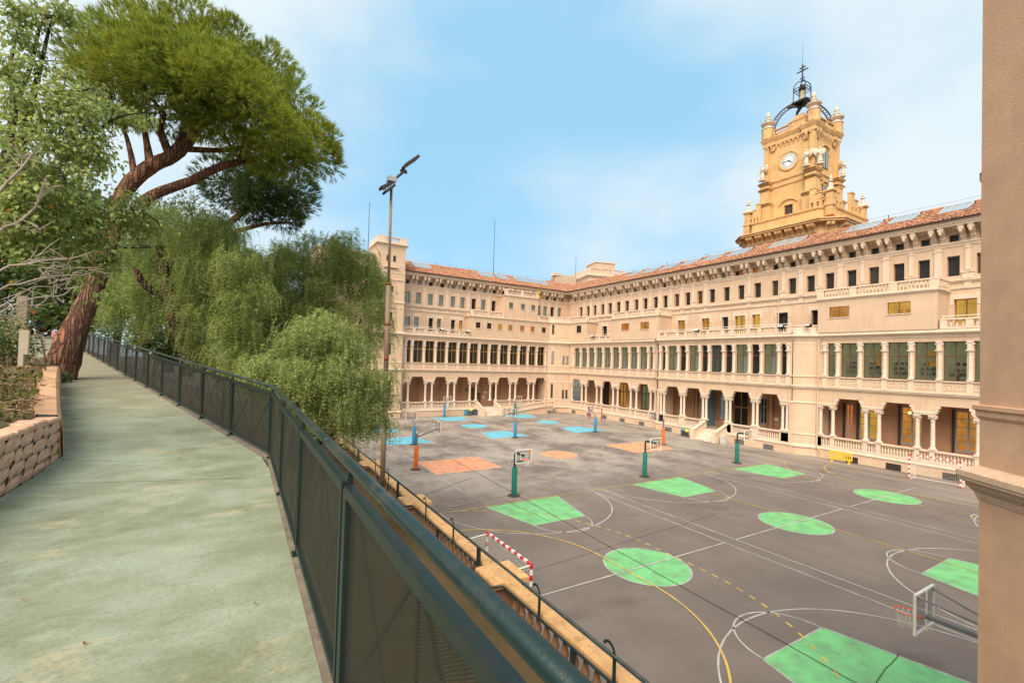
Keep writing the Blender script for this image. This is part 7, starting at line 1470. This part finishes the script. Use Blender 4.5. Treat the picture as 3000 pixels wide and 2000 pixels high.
# fine branches up into the crown
rg = np.random.default_rng(5); ends = [p for P in LOBES['PT'] for p in P[-4:]]; bb = []
for L_ in LOBES['PINE']:
    e = min(ends, key=lambda q: (q[0]-L_[0])**2+(q[1]-L_[1])**2+(q[2]-L_[2])**2); mid = [(e[i]+L_[i])/2+rg.normal(0, .2) for i in range(3)]; bb.append([(e[0], e[1], e[2], .07), (*mid, .045), (L_[0], L_[1], L_[2]+.2, .02)])
limbs('branch', bb, 'pine_bark', PN, 6)
tufts(LOBES['PINE'], 19500, 'pine_needle', PN, 1, .21, .018, 14, .33)
P2 = thing('pine_tree', 'darker lower pine crown behind the big umbrella pine', 'tree', (0, 0, 0)); tufts(LOBES['PINE2'], 5600, 'pine_dark', P2, 2, .26, .022, 11, .45)
limbs('trunk', [[(-2.9, 27.5, 8.0, .30), (-2.2, 27.3, 11.5, .26), (-1.2, 27, 14.5, .2), (.4, 27, 16.6, .12), (1.6, 26.5, 17.0, .06)], [(-1.2, 27, 14.5, .14), (.8, 26.5, 15.4, .09), (2.2, 26, 15.6, .05)]], 'pine_bark', P2, 10)
# ---- broad-leaved tree on the bank, near the camera
BT = thing('broadleaf_tree', 'near light green broad-leaved tree reaching in over the planted bank, left edge', 'tree', (0, 0, 0))
limbs('limb', LOBES['BT'], 'grey_bark', BT, 8); limbs('trunk', [[(-4.2, 9.0, 7.7, .17), (-3.9, 9.1, 8.6, .16), (-3.35, 9.2, 9.5, .15), (-3.172, 9.2, 9.9, .13)]], 'grey_bark', BT, 12)
rg = np.random.default_rng(21); P, D = clustered(LOBES['BROAD'], 12500, 40, .105, rg, .3)
T_ = D*.6+np.array([0, 0, -.75])+rg.normal(0, .45, P.shape); Nn = np.array([0, -.2, .8])+rg.normal(0, .55, P.shape)+D*.5
# split off the 300 leaves nearest the camera as single leaves
dist = np.linalg.norm(P-np.array([0, 0, EYE]), axis=1); near_ = np.argsort(dist); pick = np.zeros(len(P), bool); pick[near_[:300]] = True
V, F = leaf_quads(P[~pick], T_[~pick], Nn[~pick], .074, .046, rg, .10); o = put('foliage', npmesh('foliage', V, F, 'broad_leaf'), BT); o['kind'] = 'stuff'
lm = []
for k in range(4):
    V, F = leaf_quads(np.zeros((1, 3)), np.array([[0., 1, 0]]), np.array([[0., 0, 1]]), .080, .050, np.random.default_rng(k), .08); lm.append(npmesh('leaf', V, F, 'broad_leaf'))
for i in np.where(pick)[0]:
    t = Vector(T_[i]).normalized(); n = Vector(Nn[i]); s = t.cross(n).normalized(); n = s.cross(t); M = Matrix((s, t, n)).transposed().to_4x4(); M.translation = Vector(P[i]); o = put('leaf', lm[i % 4], BT); o.matrix_local = M
# twigs between leaf clusters
rg = np.random.default_rng(8); tw = MB(); src = [p for L_ in LOBES['BT'] for p in L_]
for L_ in LOBES['BROAD']:
    e = min(src, key=lambda q: (q[0]-L_[0])**2+(q[1]-L_[1])**2+(q[2]-L_[2])**2); mid = [(e[i]+L_[i])/2+rg.normal(0, .05) for i in range(3)]; tw.tube([e[:3], mid, L_[:3]], [.012, .008, .004], 5)
    for k in range(3):
        d = unit(1, rg)[0]*L_[3]*.9; tw.tube([L_[:3], tuple(np.array(L_[:3])+d*.6), tuple(np.array(L_[:3])+d+np.array([0, 0, -.05]))], [.005, .004, .002], 4)
o = tw.build('twigs', 'grey_bark', BT); o['kind'] = 'stuff'
# bare pale branches of a leafless shrub in front
BS = thing('bare_shrub', 'leafless shrub with pale grey branches crossing in front of the trees, left edge', 'shrub', (-3.4, 7.5, 7.7)); base = (-3.4, 7.5, 7.7)
for k, L_ in enumerate(LOBES['BARE']):
    pp = [(p[0]-base[0], p[1]-base[1]+.02*k, p[2]-base[2], p[3]) for p in L_]
    if L_[0][3] > .015 and L_[0][0] < -2.3: pp = [(0, 0, 0, .03), (pp[0][0]*.55-.1, 0, pp[0][2]*.55, .026)]+pp
    limbs('branch', [[(q[0], q[1], q[2], q[3]*.62) for q in pp]], 'bare_twig', BS, 6)
rg = np.random.default_rng(9); tw = MB()
for L_ in LOBES['BARE']:
    for k in range(7):
        i = rg.integers(0, len(L_)-1); t = rg.random(); p = np.array(L_[i][:3])*(1-t)+np.array(L_[i+1][:3])*t-np.array(base); d = rg.normal(0, 1, 3)*np.array([.12, .08, .10])+np.array([.06, 0, .05]); tw.tube([p, p+d*.6+rg.normal(0, .01, 3), p+d], [.005, .004, .002], 4)
o = tw.build('twigs', 'bare_twig', BS); o['kind'] = 'stuff'
V, F = leaf_quads(np.array([[-2.6, 7.4, 9.6]])-np.array(base)+rg.normal(0, 1, (40, 3))*np.array([.4, .3, .8]), rg.normal(0, 1, (40, 3))+np.array([0, 0, -1]), rg.normal(0, 1, (40, 3)), .06, .045, rg); o = put('dry_leaves', npmesh('dry_leaves', V, F, 'autumn_leaf'), BS); o['kind'] = 'stuff'
# ---- weeping pepper trees: hanging sprays of narrow leaflets
def weeping(lobes, n, m, parent, seed, length=.8, k=11, ls=.115, lw=.026, flat=(1, 1, .9)):
    rg = np.random.default_rng(seed); P, D = clustered(lobes, n, 34, .21, rg, .6, flat); h = D*np.array([1, 1, .35]); h /= np.maximum(1e-6, np.linalg.norm(h, axis=1, keepdims=True))
    Ls = length*(.55+.8*rg.random(n)); VV, FF, c = [], [], 0
    t = np.linspace(.05, 1, k)
    for j in range(k):
        s = t[j]; Q = P+h*(Ls*(s-.45*s*s)*.55)[:, None]+np.array([0, 0, -1])*(Ls*(.15*s+.75*s*s))[:, None]; tan = h*(.55*(1-.9*s))+np.array([0, 0, -1])*(.15+1.5*s)
        for side in (-1, 1):
            S = np.cross(tan, unit(n, rg)*.35+h); T_ = tan*.65/np.linalg.norm(tan, axis=1, keepdims=True)+side*S/np.maximum(1e-6, np.linalg.norm(S, axis=1, keepdims=True))*.75+rg.normal(0, .2, (n, 3))
            V, F = leaf_quads(Q, T_, rg.normal(0, 1, (n, 3))+np.array([0, 0, .8]), ls*(1.15-.5*s), lw, rg, .02); VV.append(V); FF.append(F+c); c += len(V)
    return put('crown', npmesh('crown', np.concatenate(VV), np.concatenate(FF), m), parent)
W1 = thing('weeping_tree', 'mid green weeping pepper tree behind the fence, next to the leaning pine', 'tree', (0, 0, 0)); weeping(LOBES['WEEP1'], 6800, 'weep_leaf', W1, 31, .85); limbs('trunk', LOBES['W1T'][:1], 'weep_bark', W1, 10, .06); limbs('limb', LOBES['W1T'][1:], 'weep_bark', W1, 8, .06)
W2 = thing('weeping_tree', 'large dense weeping pepper tree screening the left end of the school', 'tree', (0, 0, 0)); weeping(LOBES['WEEP2'], 8200, 'weep_leaf', W2, 32, .95); limbs('trunk', [[(2.2, 23.5, 3.0, .26), (2.5, 23, 6, .22), (3.0, 22.6, 8.5, .17), (3.6, 22.3, 11, .1)], [(2.5, 23, 6, .15), (4.0, 22, 8.5, .1), (4.9, 22, 10.5, .05)], [(2.5, 23, 6, .15), (1.2, 23, 9, .1), (.6, 23.5, 11.5, .05)]], 'weep_bark', W2, 9, .05)
W3 = thing('weeping_tree', 'bright green weeping bush spilling over the walkway fence beside the mast', 'tree', (0, 0, 0)); weeping(LOBES['WEEP3'], 5200, 'weep_leaf_bright', W3, 33, .62, 11, .095, .023); limbs('trunk', [[(1.8, 14.6, 4.2, .14), (2.0, 14.4, 6, .11), (2.3, 14.2, 7.6, .07), (2.5, 14, 8.6, .03)], [(2.0, 14.4, 6, .07), (3.4, 14, 7.0, .04), (4.0, 13.9, 7.2, .02)], [(2.0, 14.4, 6, .07), (1.2, 14.5, 7.6, .03)]], 'weep_bark', W3, 8, .05)
# inner dark leaf masses so the weeping crowns are not see-through everywhere
def clumps(lobes, n, m, parent, seed, l=.16, w=.10, name='inner_foliage', scale=.8, flat=(1, 1, .9)):
    rg = np.random.default_rng(seed); P, D = sample([(a, b_, c, r_*scale) for a, b_, c, r_ in lobes], n, rg, .3, flat); V, F = leaf_quads(P, D+rg.normal(0, .6, P.shape), rg.normal(0, 1, P.shape)+np.array([0, 0, .7]), l, w, rg); o = put(name, npmesh(name, V, F, m), parent); o['kind'] = 'stuff'; return o
clumps(LOBES['WEEP1'], 5000, 'weep_leaf', W1, 41, .16, .035, scale=.75); clumps(LOBES['WEEP2'], 6500, 'weep_leaf', W2, 42, .16, .035, scale=.78); clumps(LOBES['WEEP3'], 2500, 'weep_leaf_bright', W3, 43, .12, .03, scale=.7)
# ---- shrubs beyond the fence and trees filling the background
slab = ['dark blue green shrub under the trees, furthest along the walkway fence', 'shrub with yellow leaves showing over the walkway fence', 'dark rounded shrub behind the walkway fence, under the weeping tree', 'low shrub close behind the fence panels, beside the weeping bush', 'small yellowing shrub between two dark shrubs behind the fence']
for k, L_ in enumerate(LOBES['SHRUB']):
    t = thing('shrub', slab[k], 'shrub', (0, 0, 0), 0, 'shrubs behind the walkway fence'); o = clumps(L_, 2200, 'shrub_leaf', t, 60+k, .13, .075, 'foliage', 1.0); c = np.mean(np.array(L_)[:, :3], axis=0)
    if k in (1, 4): clumps(L_, 420, 'yellow_leaf', t, 80+k, .14, .10, 'yellow_foliage', 1.05)
    limbs('stem', [[(c[0], c[1], c[2]-2.2, .07), (c[0], c[1], c[2], .04)], [(c[0], c[1], c[2]-1.2, .04), (c[0]+.5, c[1], c[2]+.2, .02)]], 'brown_twig', t, 6)
blab = ['tall dark tree in the far background at the left edge', 'dark broad tree behind the leaning trunk of the pine', 'dark tree standing above the far end of the walkway fence', 'pale olive cedar seen through the gap under the pine crown', 'dim grey green tree high in the left background', 'dark green tree filling the gap behind the first weeping tree', 'low dark hedge-like tree behind the people at the walkway end', 'dark tree behind the two weeping trees, low on the slope']
for k, L_ in enumerate(LOBES['BACK']):
    t = thing('background_tree', blab[k], 'tree', (0, 0, 0), 0, 'trees in the background'); tot = sum(q[3]**2 for q in L_); n = int(min(9000, 230*tot))
    o = clumps(L_, n, 'cedar_leaf' if k in (3,) else 'back_leaf', t, 90+k, .42 if k != 3 else .34, .26 if k != 3 else .10, 'crown', 1.0)
    del o['kind']; c = np.mean(np.array(L_)[:, :3], axis=0); limbs('trunk', [[(c[0], c[1], 7.0, .35), (c[0]+.3, c[1], (7+c[2])/2, .28), (c[0], c[1], c[2]+1, .12)]], 'grey_bark', t, 8)
# ---- undergrowth on the bank: twigs, dry grass, small leaves
rg = np.random.default_rng(77); n = 5200; yy = 6.3+rg.random(n)**1.2*14; xx = np.array([lx(y) for y in yy])-.3-rg.random(n)**1.3*3.2; zz = np.array([hz(lx(y)-.24-x, y) for x, y in zip(xx, yy)])
P = np.stack([xx, yy, zz+.01+rg.random(n)*.04], 1); T_ = rg.normal(0, 1, (n, 3))*np.array([1, 1, .35])+np.array([0, 0, .1]); V, F = leaf_quads(P, T_, rg.normal(0, .4, (n, 3))+np.array([0, 0, 1]), .085, .028, rg); mat('litter', (.26, .16, .075), .9, island=.6, hue=.03); o = put('leaf_litter', npmesh('leaf_litter', V, F, 'litter')); o['kind'] = 'stuff'
sel = rg.random(n) < .42; sel &= (np.sin(xx*3.1)+np.sin(yy*2.3+1) > -.2); V, F = leaf_quads(P[sel]+np.array([0, 0, .03]), rg.normal(0, .6, (sel.sum(), 3))+np.array([0, 0, .9]), rg.normal(0, 1, (sel.sum(), 3)), .10, .05, rg); leafmat('weed_leaf', (.085, .13, .03), (.14, .13, .03), .5, .5, .03, .3, 1.5); o = put('weeds', npmesh('weeds', V, F, 'weed_leaf')); o['kind'] = 'stuff'
tw = MB()
for k in range(190):
    y = 6.4+rg.random()*8; x = lx(y)-.3-rg.random()*1.8; z = hz(lx(y)-.24-x, y)+.03; a = rg.random()*6.3; L_ = .2+.35*rg.random(); tw.tube([(x, y, z), (x+math.cos(a)*L_*.5, y+math.sin(a)*L_*.5, z+.06*rg.random()+.03), (x+math.cos(a)*L_, y+math.sin(a)*L_, z+.02)], [.007, .006, .003], 4)
mat('straw_twig', (.33, .24, .15), .9, var=.3); o = tw.build('fallen_twigs', 'straw_twig'); o['kind'] = 'stuff'
def bush(c, r_, n, m, label, seed, l=.07, w=.04, extra=None):
    t = thing('shrub', label, 'shrub', c, 0, 'shrubs on the planted bank'); L_ = [(0, 0, r_*.6, r_), (r_*.7, .1, r_*.4, r_*.7), (-r_*.7, -.1, r_*.45, r_*.75)]; o = clumps(L_, n, m, t, seed, l, w, 'foliage', 1.0)
    if extra: clumps(L_, n//6, extra, t, seed+1, l, w, 'yellow_foliage', 1.05)
    limbs('stem', [[(0, 0, -.2, .02), (0, 0, r_*.7, .01)], [(0, 0, -.1, .015), (r_*.6, 0, r_*.5, .008)], [(0, 0, -.1, .015), (-r_*.6, 0, r_*.5, .008)]], 'brown_twig', t, 5)
bush((-5.2, 16.5, 8.5), .5, 1500, 'shrub_leaf', 'yellow green low shrub beside the marker post', 101, .07, .045, 'yellow_leaf'); bush((-6.2, 18.0, 9.0), .7, 1700, 'shrub_leaf', 'dark low shrub behind the marker post', 103); bush((-4.2, 12.0, 8.0), .3, 500, 'weed_leaf', 'small weedy shrub with autumn leaves on the planted bank', 105, .06, .04, 'autumn_leaf'); bush((-3.0, 9.6, 7.75), .12, 120, 'weed_leaf', 'tiny bright green seedling by the stone wall corner', 107, .05, .035)
bush((-4.75, 18.6, 7.65), .26, 700, 'shrub_leaf', 'dark ivy clump at the foot of the leaning pine', 109, .06, .05)
# sapling in front of the people
sp_ = thing('sapling', 'thin bare forked sapling on the bank before the people', 'sapling', (-4.15, 15.5, 8.05)); limbs('stem', [[(0, 0, -.1, .022), (-.05, 0, .5, .02), (-.14, 0, .95, .018)], [(-.14, 0, .95, .016), (-.28, 0, 1.2, .01), (-.24, 0, 1.55, .006)], [(-.14, 0, .95, .014), (.15, 0, 1.1, .01), (.3, 0, 1.35, .005)]], 'brown_twig', sp_, 7)
# ------------------------------------------------------------------ two people far up the walkway
mat('skin', (.42, .24, .16), .6); mat('hair_dark', (.02, .015, .012), .6); mat('blue_jacket', (.02, .14, .38), .7, var=.2); mat('navy', (.015, .018, .035), .8, var=.2); mat('black_coat', (.018, .015, .02), .8, var=.3); mat('shoe_white', (.6, .6, .58), .6); mat('pink_cloth', (.62, .26, .25), .8, var=.2)
def skin_mesh(name, V, E, R, m):
    """grow one continuous surface over a skeleton"""
    me = bpy.data.meshes.new(name+'_frame'); me.from_pydata(V, E, []); ob = bpy.data.objects.new(name+'_frame', me); COL.objects.link(ob)
    md = ob.modifiers.new('skin', 'SKIN'); md.use_smooth_shade = True
    sv = me.skin_vertices[0].data if me.skin_vertices else None
    if sv is None: 
        bm = bmesh.new(); bm.from_mesh(me); bm.verts.layers.skin.verify(); bm.to_mesh(me); bm.free(); sv = me.skin_vertices[0].data
    for i, r_ in enumerate(R): sv[i].radius = (r_, r_) if not isinstance(r_, tuple) else r_
    sv[0].use_root = True
    ob.modifiers.new('sub', 'SUBSURF').levels = 1
    dg = bpy.context.evaluated_depsgraph_get(); dg.update(); out = bpy.data.meshes.new_from_object(ob.evaluated_get(dg)); out.name = name; bpy.data.objects.remove(ob); bpy.data.meshes.remove(me)
    out.materials.clear(); out.materials.append(MAT[m]); return out
def person(loc, rz, label, top, legs, lean, knee, arms, s=1.0):
    t = thing('person', label, 'person', loc, rz, 'people on the walkway'); c, n = math.cos(lean), math.sin(lean)
    hip = (0, 0, .92-knee*.30); U = lambda h, x=0, y=0: (x, hip[1]-n*h+y*c, hip[2]+c*h+y*n)      # up the leaning trunk; -y is forward
    kz = .50-knee*.05; V = [hip, U(.25), U(.47), U(.55), U(.66), U(.76)]; E = [(0, 1), (1, 2), (2, 3), (3, 4), (4, 5)]; R = [(.15, .11), (.14, .10), (.16, .10), .055, .085, .09]
    J = [hip, U(.25), U(.46)]; JE = [(0, 1), (1, 2)]; JR = [(.175, .14), (.165, .13), (.18, .13)]; T = [hip]; TE = []; TR = [(.17, .14)]
    for sd in (-1, 1):
        i = len(V); sh = U(.48, sd*.19); el = tuple(sh[k]+arms[0][k]*(sd if k == 0 else 1) for k in range(3)); ha = tuple(el[k]+arms[1][k]*(sd if k == 0 else 1) for k in range(3)); fi = tuple(ha[k]+(ha[k]-el[k])*.3 for k in range(3))
        V += [sh, el, ha, fi]; E += [(2, i), (i, i+1), (i+1, i+2), (i+2, i+3)]; R += [.065, .045, .032, .028]
        j = len(J); J += [sh, el, ha]; JE += [(2, j), (j, j+1), (j+1, j+2)]; JR += [.085, .065, .05]
        hp = (sd*.10, hip[1], hip[2]-.06); kn = (sd*.11, hip[1]-.12-knee*.3, kz); an = (sd*.11, hip[1]+.02+knee*.05, .09); to = (sd*.12, hip[1]-.15+knee*.05, .05)
        i = len(V); V += [hp, kn, an, to]; E += [(0, i), (i, i+1), (i+1, i+2), (i+2, i+3)]; R += [.09, .06, .042, .04]
        j = len(T); T += [hp, kn, (an[0], an[1], .12)]; TE += [(0, j), (j, j+1), (j+1, j+2)]; TR += [.105, .08, .065]
        MB().lathe([(.03, -.14), (.055, -.08), (.05, .05), (.045, .1)], 8).xform(Matrix.Translation((an[0], an[1]-.06, .05)) @ Matrix.Rotation(PI/2, 4, 'X')).build('shoe', 'shoe_white', t, True)
    put('body', skin_mesh('body', V, E, R, 'skin'), t); put('jacket', skin_mesh('jacket', J, JE, JR, top), t); put('trousers', skin_mesh('trousers', T, TE, TR, legs), t)
    h = U(.73); b = MB(); b.lathe([(.02, .13), (.08, .11), (.112, .03), (.105, -.05), (.06, -.1)], 12, (h[0], h[1]+.025, h[2]+.02)); b.build('hair', 'hair_dark', t, True)
    f = MB(); f.lathe([(.005, .03), (.02, 0), (.012, -.02)], 6, (h[0], h[1]-.10, h[2]-.02)); f.build('nose', 'skin', t, True)
    for sd in (-1, 1): MB().lathe([(.004, .012), (.014, 0), (.004, -.012)], 6, (sd*.035, h[1]-.086, h[2]+.015)).build('eye', 'hair_dark', t); MB().lathe([(.005, .03), (.02, 0), (.005, -.03)], 6, (sd*.095, h[1], h[2])).build('ear', 'skin', t, True)
    MB().box(-.025, .025, h[1]-.093, h[1]-.085, h[2]-.052, h[2]-.045).build('mouth', 'red_pipe', t)
    t.scale = (s, s, s); return t
person((-14.35, 49.6, pathz(49.6)), 1.3, 'person in blue jacket and dark trousers stooping beside the garden wall pillar', 'blue_jacket', 'navy', .55, .25, ((.10, -.12, -.24), (.0, -.2, -.12)))
person((-13.55, 49.9, pathz(49.9)), 1.9, 'person in a black coat crouching at the walkway end', 'black_coat', 'black_coat', .75, .75, ((.08, -.2, -.18), (-.02, -.2, -.08)))
t = thing('cloth_bag', 'pink and white rounded bag on the ground beside the crouching person', 'bag', (-12.75, 49.5, pathz(49.5))); MB().lathe([(.2, 0), (.3, .12), (.32, .35), (.24, .55), (.1, .66)], 12).build('bag_body', 'pink_cloth', t, True); MB().lathe([(.12, 0), (.2, .1), (.2, .3), (.1, .4)], 10, (.22, -.1, .1)).build('front_pocket', 'shoe_white', t, True)
MB().tube([(-.15, 0, .5), (-.05, 0, .8), (.1, 0, .6)], .015, 5).build('strap', 'pink_cloth', t)
for o in list(bpy.data.objects):
    if o.type == 'MESH' and o.parent is None and 'kind' not in o and 'label' not in o: o['kind'] = 'structure'
